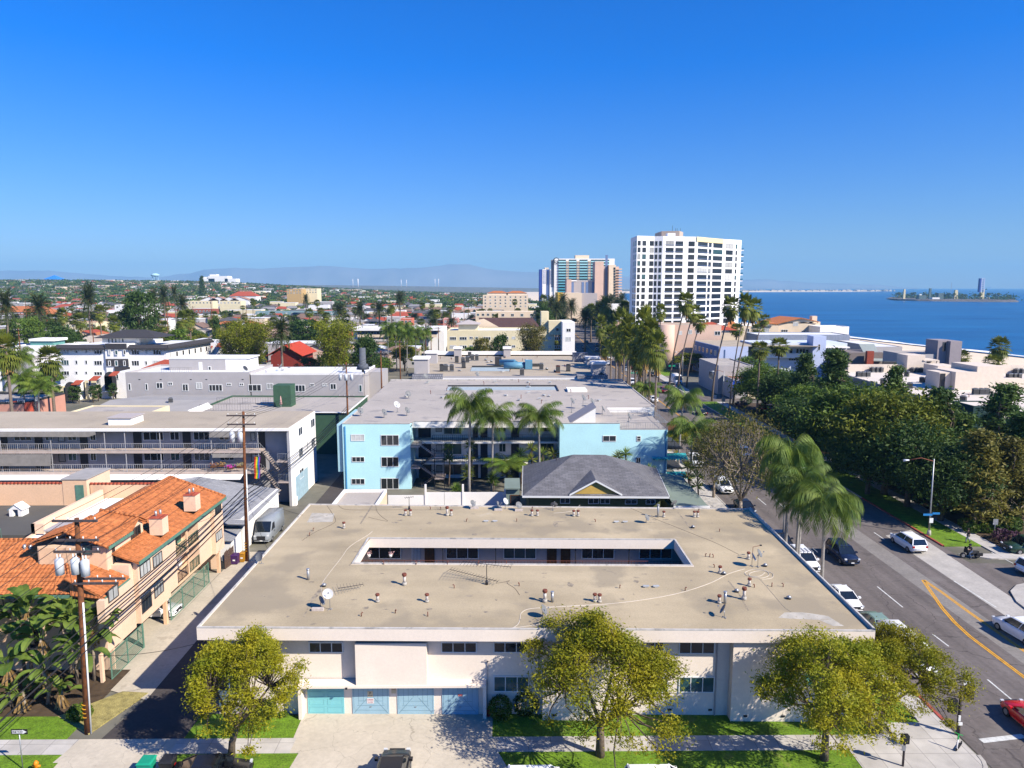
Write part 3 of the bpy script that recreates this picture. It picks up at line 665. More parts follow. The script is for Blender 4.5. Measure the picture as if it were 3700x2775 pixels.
A6=[(881,262),(1125,262),(1152,262),(1557,598),(1330,712),(1565,812),(1324,950),(330,938),(368,942)]
LOC5=lambda x,y:('front' if y>650 else 'rear')+' part of the tan roof'
NV=['left end of the rear roof strip','third from the left along the rear parapet','beside the left antenna mast, right one of the pair','behind the left half of the courtyard','left one of the pair behind the courtyard middle','right one of the pair behind the courtyard middle','left one of the pair behind the courtyard right half','right one of the pair behind the courtyard right half','front roof strip right of the white dish','front roof strip left of the big antenna']
for k,(x,y)in enumerate(A5):use(V_RED,R5(x,y),0,'red capped roof vent '+NV[k],'red capped vents on the tan roof',1.0)
NW=['beside the tall grey flue','left of the pair at the rear right corner','right of the pair at the rear right corner','left of the twin dishes','in front of the twin dishes','right of the dark cone vent at the front right','beside the grey flue above the fallen dish','left of the pair above the middle tree','right of the pair above the middle tree']
for k,(x,y)in enumerate(A6):use(V_RED,R6(x,y),0,'red capped roof vent '+NW[k],'red capped vents on the tan roof',1.0)
for(p,l)in[(R5(800,805),'tall rusty flue left of the big antenna on the tan roof'),(R5(1141,250),'tall rusty flue beside a short one behind the courtyard'),(R5(1922,940),'stout rust red flue beside a grey one left of the middle tree top'),(R6(1522,920),'dark rusty flue standing alone near the right tree top')]:use(V_RED,p,0,l,'tall rusty flues',(1.15,1.15,1.5))
for(p,l,s_)in[(R5(31,762),'grey metal flue on the left of the tan roof near the alley edge',.9),(R5(1981,940),'grey metal flue right of a rust red one on the front roof strip',.8),(R6(835,262),'tall grey metal flue near the rear edge behind the courtyard right end',1.3),(R6(1370,950),'grey metal flue above the fallen dish at the front right',.9)]:use(V_GREY,p,0,l,'grey flues',(.9,.9,s_))
for k,(f,x,y)in enumerate([(R5,70,372),(R5,40,412),(R5,1008,200),(R5,1090,200),(R5,1820,200),(R5,1295,298),(R5,1697,298),(R5,1197,830),(R5,1716,812),(R5,727,1030),(R5,455,1055),(R5,986,1055),(R5,635,640),(R5,893,640),(R5,1143,640),(R5,1387,645),(R5,1615,640),(R6,335,300),(R6,1327,378),(R6,1213,578),(R6,1248,582),(R6,1276,585),(R6,1285,665),(R6,530,830),(R6,1052,850),(R6,1745,818),(R6,1835,820),(R6,1605,825),(R6,1160,215)]):use(JP,f(x,y),k*1.3,'small bent rusty pipe sticking out of the tan roof','bent pipes on the tan roof')
for k,(p)in enumerate([R5(1452,300),R5(1523,300),R6(503,305),R6(573,305),R6(740,822),R6(820,822)]):use(CAP,p,0,('left' if k%2==0 else 'right')+' one of two flat white caps '+['behind the courtyard middle','behind the courtyard right half','in front of the courtyard'][k//2],'flat caps on the tan roof')
for p,l in[(R6(1115,348),'near the rear right roof seam'),(R6(1692,655),'right of the twin dishes'),(R6(1362,720),'beside a red capped vent below the twin dishes'),(R6(1465,860),'on the front right roof seam'),(R6(1882,915),'nearest the avenue above the right tree'),(R5(157,815),'at the left end of the front roof strip')]:use(CONE,p,0,'low grey cone vent '+l,'cone vents on the tan roof')
for p,l,pr,rz in[(R5(1345,190),'leftmost grey dish at the rear parapet of the tan roof',DISH,0),(R5(1545,200),'grey dish on blocks at the rear parapet, second from the left',DISH,.3),(R5(1605,195),'tilted grey dish on the rear parapet behind the block-weighted one',DISHW,0),(R5(1715,205),'raised grey dish on a white frame at the rear parapet',DISH,-.4),(R5(1985,208),'edge-on grey dish at the rear parapet beside the white cable',DISH,1.9),(R5(1905,1055),'grey dish alone on the front roof strip left of the middle tree',DISH,.2),(R6(740,305),'grey dish behind the right end of the courtyard',DISH,0),(R6(962,195),'grey dish at the rear right corner of the tan roof',DISH,2.6),(R6(1632,660),'upper tall dark dish of the twin dishes near the avenue side',DISHT,0),(R6(1585,655),'lower dark dish of the twin dishes near the avenue side',DISHW,.2),(R5(205,1000),'white dish on a tall mast at the left of the front roof strip',DISHT,-.7),(R5(130,985),'dark dish lying low beside the white masted dish',DISH,.6),(G(945,2037,HR),'dark dish leaning at the alley edge of the tan roof',DISH,-1.5),(R6(1365,1065),'collapsed dish mount with a fallen dish at the front right',DISH,3.4)]:
 use(pr,p,rz,l,'satellite dishes',.85,mats={'dish_grey':MATS['dish_white']}if 'white dish' in l else None)
for k,(p,l)in enumerate([(R5(1360,195),'under the leftmost dish at the rear parapet'),(R5(1550,208),'under the second dish at the rear parapet'),(R5(1715,212),'under the raised dish at the rear parapet'),(R5(110,1005),'under the white masted dish')]):
 b=MB(); b.box(p.x-.42,p.x+.42,p.y-.2,p.y+.05,HR+.02,HR+.22); tag(b.build('concrete_block',mat('pale_block',(.5,.43,.38),vary=.2,scale=5)),'pale ballast block '+l,'blocks','ballast blocks')
def yagi(loc,mast,boomdir,L_,n,l0,l1,label,tilt=0,z2=None):
 t=thing('tv_antenna',label,'antenna',loc); b=MB()
 if mast:b.tube([(loc.x,loc.y,loc.z),(loc.x,loc.y,loc.z+mast)],.03,5); b.cyl(loc.x,loc.y,loc.z,loc.z+.35,.13,.09,8)
 b.build('mast',M_DARKM,t)if mast else None
 b=MB(); d=Vector((cos(boomdir),sin(boomdir),tilt)).normalized(); c=loc+Vector((0,0,mast or.35)); a_=c-d*L_/2; q_=c+d*L_/2
 b.tube([a_,q_],.022,4); b.build('boom',M_DARKM,t); s_=Vector((-d.y,d.x,0)).normalized(); b=MB()
 for k in range(n):p=a_+d*L_*k/(n-1); l_=l0+(l1-l0)*k/(n-1); b.tube([p-s_*l_/2-Vector((0,0,.04)),p,p+s_*l_/2+Vector((0,0,.04))],.013,4)
 b.build('element',M_DARKM,t); return t
p=R5(1457,800); yagi(p,1.65,-.25,3.9,16,1.6,.5,'tall multi-element aerial on a mast in the middle of the front roof strip',-.02)
p=R5(1350,760); yagi(p,0,-.55,4.6,18,.8,.5,'fallen aerial lying across the roof beside the tall masted one',-.0)
p=R5(370,850); yagi(p,0,.35,1.9,9,1.5,.5,'small broken aerial lying beside the white masted dish',.02)
p=R5(838,200); yagi(p,1.3,.4,.9,5,.5,.3,'small aerial on a thin mast at the rear parapet above the courtyard left end')
p=R6(1590,590); t=thing('roof_pole','thin rusty pole with a bent arm behind the twin dishes','pole',p); b=MB(); b.tube([p,p+Vector((0,0,1.0)),p+Vector((.7,.1,1.1))],.025,5); b.build('pole',M_RUST,t); b=MB(); q_=p+Vector((.7,.1,1.1)); b.box(q_.x-.08,q_.x+.08,q_.y-.05,q_.y+.05,q_.z-.04,q_.z+.06); b.build('lamp',M_DARKM,t)
m_cw=mat('white_cable',(.6,.54,.46)); m_cb=mat('black_cable',(.05,.045,.04)); m_cg=mat('tan_cable',(.42,.36,.28))
cable('cable',[R5(1340*0+2212-290,972)]+[R6(x,y)for x,y in[(0,980),(380,960),(700,925),(1000,870),(1250,790),(1400,715),(1530,675)]],.022,m_cw,'long white cable curving across the roof to the twin dishes')
cable('cable',[R3(x,y)for x,y in[(370,235),(420,200),(440,150),(450,100),(520,62),(700,48),(900,35),(1100,25)]],.022,m_cw,'white cable looping at the front edge left of the middle tree')
cable('cable',[R3(x,y)for x,y in[(370,230),(500,215),(600,200),(685,155),(670,110)]],.022,m_cw,'short white cable running from the front edge to the lone dish')
cable('cable',[R6(1600+90*cos(a*1.1)+a*6,705+32*sin(a*1.1)+a*2)+Vector((0,0,.02*(a%3)))for a in range(14)],.018,m_cw,'coil of white cable lying below the twin dishes')
cable('cable',[R5(x,y)for x,y in[(545,375),(500,410),(400,470),(340,520),(300,580),(190,720),(140,800),(140,870),(155,930)]],.016,m_cw,'thin pale cable running down the left of the roof to the masted dish')
cable('cable',[R5(x,y)for x,y in[(180,170),(215,220),(250,290),(200,330),(110,370),(40,410),(-20,450)]],.014,m_cb,'black cable curling across the left rear corner of the roof')
cable('cable',[R5(x,y)for x,y in[(270,165),(330,200),(560,205),(800,203),(1000,205),(1140,198)]],.014,m_cb,'black cable along the rear parapet left of the dishes')
cable('cable',[R5(x,y)for x,y in[(570,165),(580,215),(620,260),(665,295),(560,275),(510,262)]],.013,m_cb,'black cable hanging in a loop near the rear left seam')
cable('cable',[R5(x,y)for x,y in[(1530,792),(1600,780),(1640,770),(1620,790),(1680,830),(1720,885)]],.016,m_cb,'dark cable snaking from the tall aerial base')
cable('cable',[R6(x,y)for x,y in[(560,165),(800,270),(950,330),(1150,410),(1300,470),(1480,560)]],.012,m_cb,'thin dark cable running diagonally over the rear right roof')
cable('cable',[R6(x,y)for x,y in[(0,230),(100,222),(170,205),(212,165)]],.02,m_cw,'white cable at the rear parapet beside the edge-on dish')
cable('cable',[R6(x,y)for x,y in[(1630,740),(1680,790),(1740,860),(1800,930),(1850,985),(1900,1020)]],.012,m_cg,'thin tan cable running from the coil towards the right tree')
m_tile=mat('terracotta_tile',(.43,.145,.048),rough=.8,vary=.32,scale=2.2,fine=(7,.14),stain=[(1.1,.62,(.34,.10,.035),.7)])
m_tiled=mat('red_tile',(.35,.07,.035),rough=.8,vary=.25,scale=3)
m_peach=mat('shaded_peach_stucco',(.74,.48,.30),vary=.05,scale=.5,fine=(5,.05)); m_peachl=mat('sunlit_peach_stucco',(.76,.53,.37),vary=.05,scale=.5,fine=(5,.05))  # one stucco in two tones, sunlight and shade put into the colour
m_green=mat('green_trim',(.10,.21,.155),vary=.15,scale=3); m_greend=mat('dark_green_trim',(.03,.09,.06),vary=.2,scale=3)
def tile_patch(par,poly,name='roof',m=m_tile,cw=.30,rl=.40,amp=.05,n=6,thick=.10,border=None):
 ""
 P_=[Vector(p)for p in poly]; u=(P_[1]-P_[0]).normalized(); nrm=(P_[1]-P_[0]).cross(P_[2]-P_[0]).normalized()
 if nrm.z<0:nrm=-nrm
 v=nrm.cross(u).normalized()
 if v.z<0:v=-v
 us=[(p-P_[0]).dot(u)for p in P_]; vs=[(p-P_[0]).dot(v)for p in P_]; u0,u1,v0,v1=min(us)-.1,max(us)+.1,min(vs),max(vs)+.1
 U=np.arange(u0,u1,cw/n); rows=[]
 for k in range(int((v1-v0)/rl)+1):rows+=[(v0+k*rl,.045),(v0+k*rl+rl-.01,0.0)]
 vv=[];
 for(b_,hh)in rows:
  for a in U:q=P_[0]+u*a+v*b_+nrm*(hh+amp*abs(math.sin(pi*a/cw))**.7); vv.append((q.x,q.y,q.z))
 nu=len(U); F=[(i*nu+j,i*nu+j+1,(i+1)*nu+j+1,(i+1)*nu+j)for i in range(len(rows)-1)for j in range(nu-1)]
 me=bpy.data.meshes.new(name); me.from_pydata(vv,[],F); bm=bmesh.new(); bm.from_mesh(me); c=sum(P_,Vector())/len(P_)
 for i in range(len(P_)):
  a=P_[i]; d=P_[(i+1)%len(P_)]-a; pn=d.cross(nrm).normalized()
  if(c-a).dot(pn)>0:pn=-pn
  bmesh.ops.bisect_plane(bm,geom=bm.verts[:]+bm.edges[:]+bm.faces[:],dist=1e-4,plane_co=a,plane_no=pn,clear_outer=True)
 wo=Vector(WO[par.name])
 for x in bm.verts:x.co-=wo
 bm.to_mesh(me); bm.free(); me.materials.append(m); o=bpy.data.objects.new(name,me); COL.objects.link(o); o.parent=par; WO[o.name]=tuple(wo)
 b=MB(); b.slab([p-Vector((0,0,.03))for p in P_],thick); b.build('roof_deck',m,par); return o
def coping(par,a,b_,r=.16,name='tile_coping',m=m_tiled):
 a=Vector(a); b_=Vector(b_); n=max(2,int((b_-a).length/.4)); mb=MB(); d=(b_-a)/n
 for i in range(n):mb.tube([a+d*i,a+d*(i+1.05)],[r,r*.82],6)
 return mb.build(name,m,par)
c8=lambda x,y:(x/2.458,1650+y/2.458)
n1=lambda x,y:(500+x/3.687,1650+y/3.687)
n3=lambda x,y:(200+x/4.424,2100+y/4.424)
pe=thing('apartment_complex','peach apartment complex with bright terracotta tile roofs and green trim along the alley','apartment building',(-36,63,0))
fA=Fc((-30.2,0),(-30.2,100)); fB=Fc((-32,0),(-32,100)); fG=Fc((-60,52.9),(-30.6,52.9))
ya=lambda f,p:f.pix(*p)[0]
ya1,yb1=ya(fA,n1(555,1200)),ya(fA,n1(850,950))
b=MB()
b.box(-39,-30.6,55.4,ya1,2.3,7.62); b.box(-39,-30.6,yb1,73.4,2.3,7.62); b.box(-39,-32.2,ya1,yb1,2.3,7.62)
b.box(-60,-30.9,52.9,57.5,2.3,6.4); b.box(-60,-36,52.9,73.4,0,2.29); b.box(-35.9,-30.9,52.9,53.1,0,2.29); b.box(-30.9,-30.7,50.9,51.2,0,2.3)
b.box(-39,-30.6,73.1,73.38,0,2.3); b.box(-60,-39.1,57.6,60,0,6.4)
b.build('wall',m_peachl,pe)
b=MB(); b.box(-60,-37,52.84,52.89,2.2,6.39); b.build('street_wall',m_peach,pe)
b=MB()
for(p,q)in[(n3(1360,400),n1(395,1250)),(n1(1010,800),n1(1122,720))]:
 y0,y1=ya(fA,p),ya(fA,q); b.box(-30.59,-30.2,y0,y1,2.32,7.6)
b.box(-30.9,-30.3,51.2,55.39,2.32,6.5)
b.split('bay',m_peachl,pe)
b=MB(); b.box(-32.2,-30.55,ya1,yb1,4.9,5.05); b.box(-32.2,-30.55,ya1,yb1,2.31,2.5); b.box(-30.75,-30.6,(ya1+yb1)/2-.1,(ya1+yb1)/2+.1,2.5,7.6); b.split('balcony_floor',m_peach,pe)
for z in(5.05,2.5):
 railing(pe,(-30.62,ya1+.1),(-30.62,(ya1+yb1)/2-.2),z,1.0,m_greend if z>3 else M_DARKM,.16,'balcony_railing',.02)
 railing(pe,(-30.62,(ya1+yb1)/2+.2),(-30.62,yb1-.1),z,1.0,m_greend,.14,'balcony_railing',.02)
fR=Fc((-32.18,0),(-32.18,100)); d_=door(pe,fR,(ya1+yb1)/2+.4,yb1-.5,5.06,7.2,m_green,'shutter')
door(pe,fR,(ya1+yb1)/2+.3,yb1-.6,2.52,4.7,M_FRAME,'door')
lf=[(n1(10,1450),n1(155,1520)),(n1(185,1345),n1(315,1395)),(n1(1015,660),n1(1100,730)),(n1(1025,1020),n1(1112,1075)),(n3(1368,275),n3(1540,390)),(n3(1572,95),n3(1730,155))]
for(p,q)in lf:u0,z1=fA.pix(*p); u1,z0=fA.pix(*q); win(pe,fA,u0,u1,z0,z1,3,fr=M_DARKF,pane=M_CURT if RNG.random()<.4 else M_GLASS,off=.0,fw=.06)
fL=Fc((-30.3,0),(-30.3,100)); u0,z1=fL.pix(*n3(830,150)); u1,z0=fL.pix(*n3(1010,225)); win(pe,fL,u0,u1,z0,z1,2,fr=M_DARKF,pane=M_CURT)
b=MB(); b.box(-37.5,-32,54.95,60.7,6.3,9.42); b.build('upper_block',m_peachl,pe); b=MB(); b.box(-37.4,-32.05,54.9,54.949,6.3,9.3); b.build('upper_block_front',m_peach,pe)
u0,z1=fB.pix(*c8(1155,655)); u1,z0=fB.pix(*c8(1250,705)); win(pe,fB,u0,u1,z0,z1,3,fr=M_DARKF,pane=M_GLASS)
u0,z1=fB.pix(*c8(988,765)); u1,z0=fB.pix(*c8(1012,965)); win(pe,fB,u0,max(u1,u0+.35),z0,z1,1,fr=M_DARKF,pane=M_GLASS)
fb2=Fc((-37.4,54.9),(-32.05,54.9)); wpix(pe,fb2,[(735/2.458,1650+785/2.458,822/2.458,1650+868/2.458)],n=1,fr=M_DARKF,pane=M_GLASSG)
tile_patch(pe,[(-29.85,55.6,7.72),(-29.85,73.8,7.83),(-35.6,73.6,10.0),(-35.6,55.6,10.0)])
tile_patch(pe,[(-38.2,73.6,8.9),(-38.2,60.9,8.9),(-35.6,60.9,10.0),(-35.6,73.6,10.0)])
tile_patch(pe,[(-31.65,54.6,9.45),(-31.65,58.3,9.45),(-35.0,58.3,10.72),(-35.0,54.6,10.72)])
tile_patch(pe,[(-38,58.3,9.7),(-38,54.6,9.7),(-35.0,54.6,10.72),(-35.0,58.3,10.72)])
tile_patch(pe,[(-31.7,58.3,9.5),(-31.7,59.6,10.25),(-35.0,59.6,10.9),(-35.0,58.3,10.7)]); tile_patch(pe,[(-31.7,60.9,9.5),(-31.7,59.6,10.25),(-35.0,59.6,10.9),(-35,60.9,10.5)])
b=MB(); b.add([(-32.0,58.35,9.42),(-32.0,60.7,9.42),(-32.0,59.6,10.15),(-32.3,58.35,9.42),(-32.3,60.7,9.42),(-32.3,59.6,10.15)],[(0,1,2),(5,4,3)]); b.build('dormer_gable',m_peachl,pe)
tile_patch(pe,[(-60,52.3,6.5),(-33.2,52.3,6.5),(-37.0,57.3,9.05),(-60,57.3,9.05)],cw=.34,rl=.42,amp=.07)
tile_patch(pe,[(-30.5,51.6,6.55),(-30.5,55.2,6.7),(-33.6,55.2,8.0),(-33.6,51.9,8.0)],cw=.34,rl=.42,amp=.06)
tile_patch(pe,[(-33.4,52.2,6.5),(-30.6,51.6,6.5),(-33.6,52.6,7.95)],cw=.34,rl=.42,amp=.06)
for(a,c_)in[((-35.6,60.9,10.05),(-35.6,73.6,10.05)),((-35.0,54.6,10.8),(-35.0,58.3,10.8)),((-31.65,54.55,9.5),(-35.0,54.55,10.78)),((-29.85,73.7,7.9),(-35.6,73.7,10.07)),((-60,57.35,9.12),(-37,57.35,9.12)),((-37,57.3,9.1),(-33.3,52.3,6.6)),((-35.0,59.6,10.95),(-31.7,59.6,10.32)),((-33.6,52.2,8.05),(-33.6,55.2,8.05))]:coping(pe,a,c_,.15,'ridge_tiles',m_tile)
b=MB(); b.box(-29.84,-29.78,55.6,73.8,7.55,7.83).box(-31.62,-31.55,54.6,58.3,9.25,9.5).box(-60,-33.3,52.22,52.29,6.25,6.5).box(-30.48,-30.4,51.6,55.2,6.3,6.62)
b.split('fascia_board',m_green,pe)
def chim(p0,w_,l_,zb,zt,label=None):
 b=MB(); b.box(p0.x-w_,p0.x,p0.y,p0.y+l_,zb,zt); c_=b.build('chimney',m_peachl,pe)
 b=MB(); b.add([(p0.x-w_-.08,p0.y-.08,zt),(p0.x+.08,p0.y-.08,zt),(p0.x+.08,p0.y+l_+.08,zt),(p0.x-w_-.08,p0.y+l_+.08,zt),(p0.x-w_/2,p0.y+l_*.5,zt+.2)],[(0,1,4),(1,2,4),(2,3,4),(3,0,4),(3,2,1,0)]); b.build('chimney_cap',m_tiled,c_)
 for k in(-.2,.2):b=MB(); b.cyl(p0.x-w_/2+k*.5,p0.y+l_/2+k,zt,zt+.55,.1,n=8); b.build('flue',M_METAL,c_)
chim(G(*n1(325,1005),8.6),1.15,1.1,8.3,9.85); chim(G(*n1(765,690),8.7),1.15,1.1,8.4,10.0)
b=MB()
for(x,y,z)in((395,740,9.0),(490,740,9.0),(0,0,0)):
 if z:p=G(x/4.424*.0+x/4.424,1680+1330/4.424,8.7); b.cyl(p.x,p.y,8.3,9.0,.12,n=8)
b.split('flue',M_METAL,pe)
wpix(pe,fG,[(10,2160,65,2215),(215,2160,270,2240),(70,2270,150,2340)],n=2,pane=M_GLASS,fr=M_DARKF)
YT=76.0
zc=PY(*c8(400,245),YT).z; zt=PY(*c8(560,205),YT).z; xt0=PY(*c8(560,300),YT).x; xt1=PY(*c8(775,300),YT).x; ztr=PY(*c8(500,432),YT).z
b=MB(); b.box(-62,xt0-.01,YT,YT+.3,0,zc); b.box(xt1+.1,-36.2,YT+.4,YT+.7,0,PY(*c8(1000,250),YT+.4).z); b.box(-38.9,-38.6,60.8,YT+.3,0,8.2); b.split('terrace_wall',m_peach,pe)
b=MB(); b.box(xt0,xt1,YT-.02,80.6,0,zt); b.build('stair_tower',m_peachl,pe); b=MB(); b.box(xt0+.01,xt1-.01,YT-.05,YT-.021,ztr,zt-.05); b.build('tower_front',m_peach,pe)
b=MB(); b.box(xt0-.1,xt1+.1,YT-.12,80.7,zt+.002,zt+.12); b.build('tower_roof',mat('grey_felt',(.33,.31,.29),vary=.15,scale=.6),pe)
fT=Fc((xt0,YT-.05),(xt1,YT-.05)); u0,z1=fT.pix(*c8(667,252)); u1,z0=fT.pix(*c8(752,390)); door(pe,fT,u0,u1,ztr-.1,z1,m_green)
coping(pe,(-62,YT+.15,zc+.05),(xt0,YT+.15,zc+.05),.2); zz=PY(*c8(1000,250),YT+.4).z+.06; coping(pe,(xt1+.1,YT+.55,zz),(-36.2,YT+.55,zz),.2)
b=MB(); b.box(-62,-44.45,66.5,YT-.01,0,ztr); b.build('terrace',mat('dark_terrace_felt',(.10,.095,.085),vary=.12,scale=.4),pe)
b=MB(); b.box(-44.44,-44.1,64.5,YT-.02,3,8.0); b.box(-44.44,-44.1,57.6,64.49,3,7.05); b.box(-44.44,-43.3,64.5,64.7,7.06,8.0); b.box(-57.6,-57.3,70,YT-.03,3,7.7); b.split('terrace_parapet',m_peachl,pe)
b=MB(); b.box(-44.09,-39,60.8,YT+.39,3,6.9); b.box(-44.09,-39,57.6,60.79,3,6.3); b.build('white_roof',M_WALLW,pe)
b=MB(); b.box(-41.8,-38.2,62.5,65.3,6.2,8.0); b.build('roof_box',m_peachl,pe); b=MB(); b.box(-41.9,-38.1,62.4,65.4,8.01,8.12); b.build('roof_box_cover',m_shade,pe)
railing(pe,(-57,66.3),(-48.6,66.3),ztr-.4,1.1,m_green,.35,'terrace_railing',.03); railing(pe,(-54,63.2),(-48.5,66),4.6,1.0,m_green,.3,'stair_railing',.03)
b=MB(); b.box(-60,-50,64.4,66.4,3.4,5.4); b.build('stair_enclosure',m_green,pe)
p=G(*c8(140,532),ztr); dh=thing('dog_house','small white plastic dog house with blue roof on the dark terrace','dog house',(p.x,p.y,ztr))
b=MB(); x,y=p.x,p.y; b.box(x-.65,x-.28,y-.02,y+1.1,ztr,ztr+.75); b.box(x+.28,x+.65,y-.02,y+1.1,ztr,ztr+.75); b.box(x-.28,x+.28,y+.6,y+1.1,ztr,ztr+.75); b.add([(x-.65,y-.02,ztr+.75),(x+.65,y-.02,ztr+.75),(x,y-.02,ztr+1.25),(x-.65,y+1.1,ztr+.75),(x+.65,y+1.1,ztr+.75),(x,y+1.1,ztr+1.25)],[(0,1,2),(5,4,3),(0,3,4,1)]); b.build('wall',M_WALLW,dh)
b=MB(); b.slab([(x-.78,y-.1,ztr+.72),(x-.78,y+1.2,ztr+.72),(x,y+1.2,ztr+1.33),(x,y-.1,ztr+1.33)],.05); b.build('roof',mat('blue_plastic',(.12,.28,.42),rough=.5),dh); b=MB(); b.slab([(x+.78,y-.1,ztr+.72),(x+.78,y+1.2,ztr+.72),(x,y+1.2,ztr+1.33),(x,y-.1,ztr+1.33)],.05); b.build('roof',M_WALLW,dh)
use(DISHW,G(590,1842,6.9),.5,'white dish on the white roof behind the tiled ridge of the peach complex',mats={'dish_grey':MATS['dish_white']})
for(y0,y1,x0,x1,l)in[(51.4,56.3,-30.3,-30.3,'green mesh gate at the near end of the carport'),(56.5,57.3,-30.4,-31.3,'narrow green gate leaf beside the white car'),(61.2,69.5,-30.3,-30.3,'long green mesh gate at the far end of the carport')]:
 t=thing('gate',l,'gate',((x0+x1)/2,(y0+y1)/2,0),'carport gates'); b=MB(); L_=y1-y0
 for z in(.08,1.1,2.1):b.tube([(x0,y0,z),(x1,y1,z)],.035,4)
 for k in range(int(L_/2.4)+2):s_=min(1,k*2.4/L_); b.tube([(x0+(x1-x0)*s_,y0+L_*s_,0),(x0+(x1-x0)*s_,y0+L_*s_,2.2)],.05,4)
 b.build('frame',m_green,t); b=MB(); n=int(L_/.16)
 for k in range(n):s_=k/n; b.tube([(x0+(x1-x0)*s_,y0+L_*s_,.1),(x0+(x1-x0)*s_,y0+L_*s_,2.1)],.012,3,False)
 for k in range(12):b.tube([(x0,y0,.1+k*.17),(x1,y1,.1+k*.17)],.010,3,False)
 b.build('mesh',m_green,t)
b=MB(); b.box(-30.6,-30.3,60.4,60.7,0,2.3); b.box(-30.5,-30.2,72.0,72.2,0,2.4); b.split('column',m_peach,pe)
t=thing('wooden_fence','weathered dark wooden fence beside the purple bin','fence',(-30.1,73.6,0)); b=MB()
for k in range(9):y=72.9+k*.22; x=-30.0+.03*k; b.box(x-.02,x+.02,y,y+.19,0,1.9+.06*(k%3))
b.build('board',mat('weathered_wood',(.10,.06,.045),vary=.3,scale=5),t)
def bin_(loc,col,label,s_=1,rz=0):
 t=thing('wheeled_bin',label,'bin',loc,'wheeled bins',rz); m_=mat('bin_'+label.split()[0],col,rough=.5,vary=.08)
 w0,w1=.26*s_,.34*s_; b=MB(); b.add([(-w0,-w0,.05),(w0,-w0,.05),(w0,w0,.05),(-w0,w0,.05),(-w1,-w1,1.0),(w1,-w1,1.0),(w1,w1,1.0),(-w1,w1,1.0)],[(0,3,2,1),(4,5,6,7),(0,1,5,4),(1,2,6,5),(2,3,7,6),(3,0,4,7)]); o=b.build('body',m_); o.parent=t
 b=MB(); b.add([(-w1-.03,-w1-.04,1.01),(w1+.03,-w1-.04,1.01),(w1+.03,w1+.06,1.01),(-w1-.03,w1+.06,1.01),(-w1+.05,-w1+.05,1.1),(w1-.05,-w1+.05,1.1),(w1-.05,w1,1.1),(-w1+.05,w1,1.1)],[(0,3,2,1),(4,5,6,7),(0,1,5,4),(1,2,6,5),(2,3,7,6),(3,0,4,7)]); o=b.build('lid',m_); o.parent=t
 for sx in(-1,1):b=MB(); b.tube([(sx*(w0+.0),w0,.1),(sx*(w0+.06),w0,.1)],.1,8); o=b.build('wheel',M_DARKM); o.parent=t
 b=MB(); b.box(-.13,.13,-w1+.02,-w1+.03,.45,.6); o=b.build('sticker',M_WALLW); o.parent=t
bin_((-29.5,74.5,.05),(.06,.02,.10),'purple wheeled bin at the end of the wooden fence',1.25); bin_((-28.9,75.0,.05),(.42,.20,.02),'orange bin half hidden behind the purple bin',.8)
b=MB(); q=G(100+1800/2.458*0+1800/2.212,2050+12/2.212); b.box(q.x-.5,q.x+.4,q.y-.3,q.y+.3,.05,.2); tag(b.build('paving_stone',m_shade),'loose concrete slab lying by the alley fence','slab')
m_roofb=mat('beige_roofing',(.40,.335,.25),vary=.10,scale=.15,fine=(5,.06),stain=[(.25,.6,(.30,.25,.19),.5)])
m_int=mat('gallery_wall',(.36,.35,.355),vary=.06,scale=.8); m_canvas=mat('grey_canvas',(.22,.20,.18),vary=.12,scale=2)  # gallery grey carries the shade of the roof overhang in its colour
m_pinkb=mat('pinkish_concrete',(.50,.40,.34),vary=.1)
q5=lambda x,y:(x/1.843,1400+y/1.843)
mo=thing('apartment_building','white three-storey apartment block with dark access galleries and outside stair, behind the alley pole','apartment building',(-60,100,0))
Y0,Y1,Yb=95.0,108.3,97.2
XE=-29.4
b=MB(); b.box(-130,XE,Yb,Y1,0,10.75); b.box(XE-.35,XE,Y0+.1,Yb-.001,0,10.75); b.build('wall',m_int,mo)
b=MB(); b.box(XE+.001,XE+.03,Y0+.1,Y1,0,10.9); b.box(-130,XE,Y0-.12,Y0-.05,10.62,10.95); b.split('end_wall',M_WALLW,mo)
b=MB(); b.box(-130,XE+.05,Y0-.04,Y1+.05,10.751,11.0); b.build('roof_slab',M_WALLW,mo); b=MB(); b.box(-130,XE-.1,Y0+.1,Y1-.1,11.002,11.04); b.build('roof',m_roofb,mo)
XS=PY(*q5(1735,430),Y0).x
b=MB(); b.box(-130,XS,Y0,Yb-.002,7.55,7.85); b.box(-130,XS,Y0,Yb-.002,4.65,4.95); b.split('gallery_floor',m_pinkb,mo)
zt,zb_=PY(*q5(1000,572),Y0-1.2).z,PY(*q5(1000,612),Y0-1.2).z
b=MB(); b.slab([(-130,Y0-1.3,zb_),(PY(*q5(1600,600),Y0-1.2).x,Y0-1.3,zb_),(PY(*q5(1600,600),Y0-1.2).x,Y0-.02,4.62),(-130,Y0-.02,4.62)],.06); b.build('awning',M_WALLW,mo)
b=MB(); b.box(-130,-34,Y0-1.0,Y0-.02,2.2,3.2); b.build('parapet_wall',M_DARKM,mo)
fM=Fc((-130,Yb),(XE,Yb))
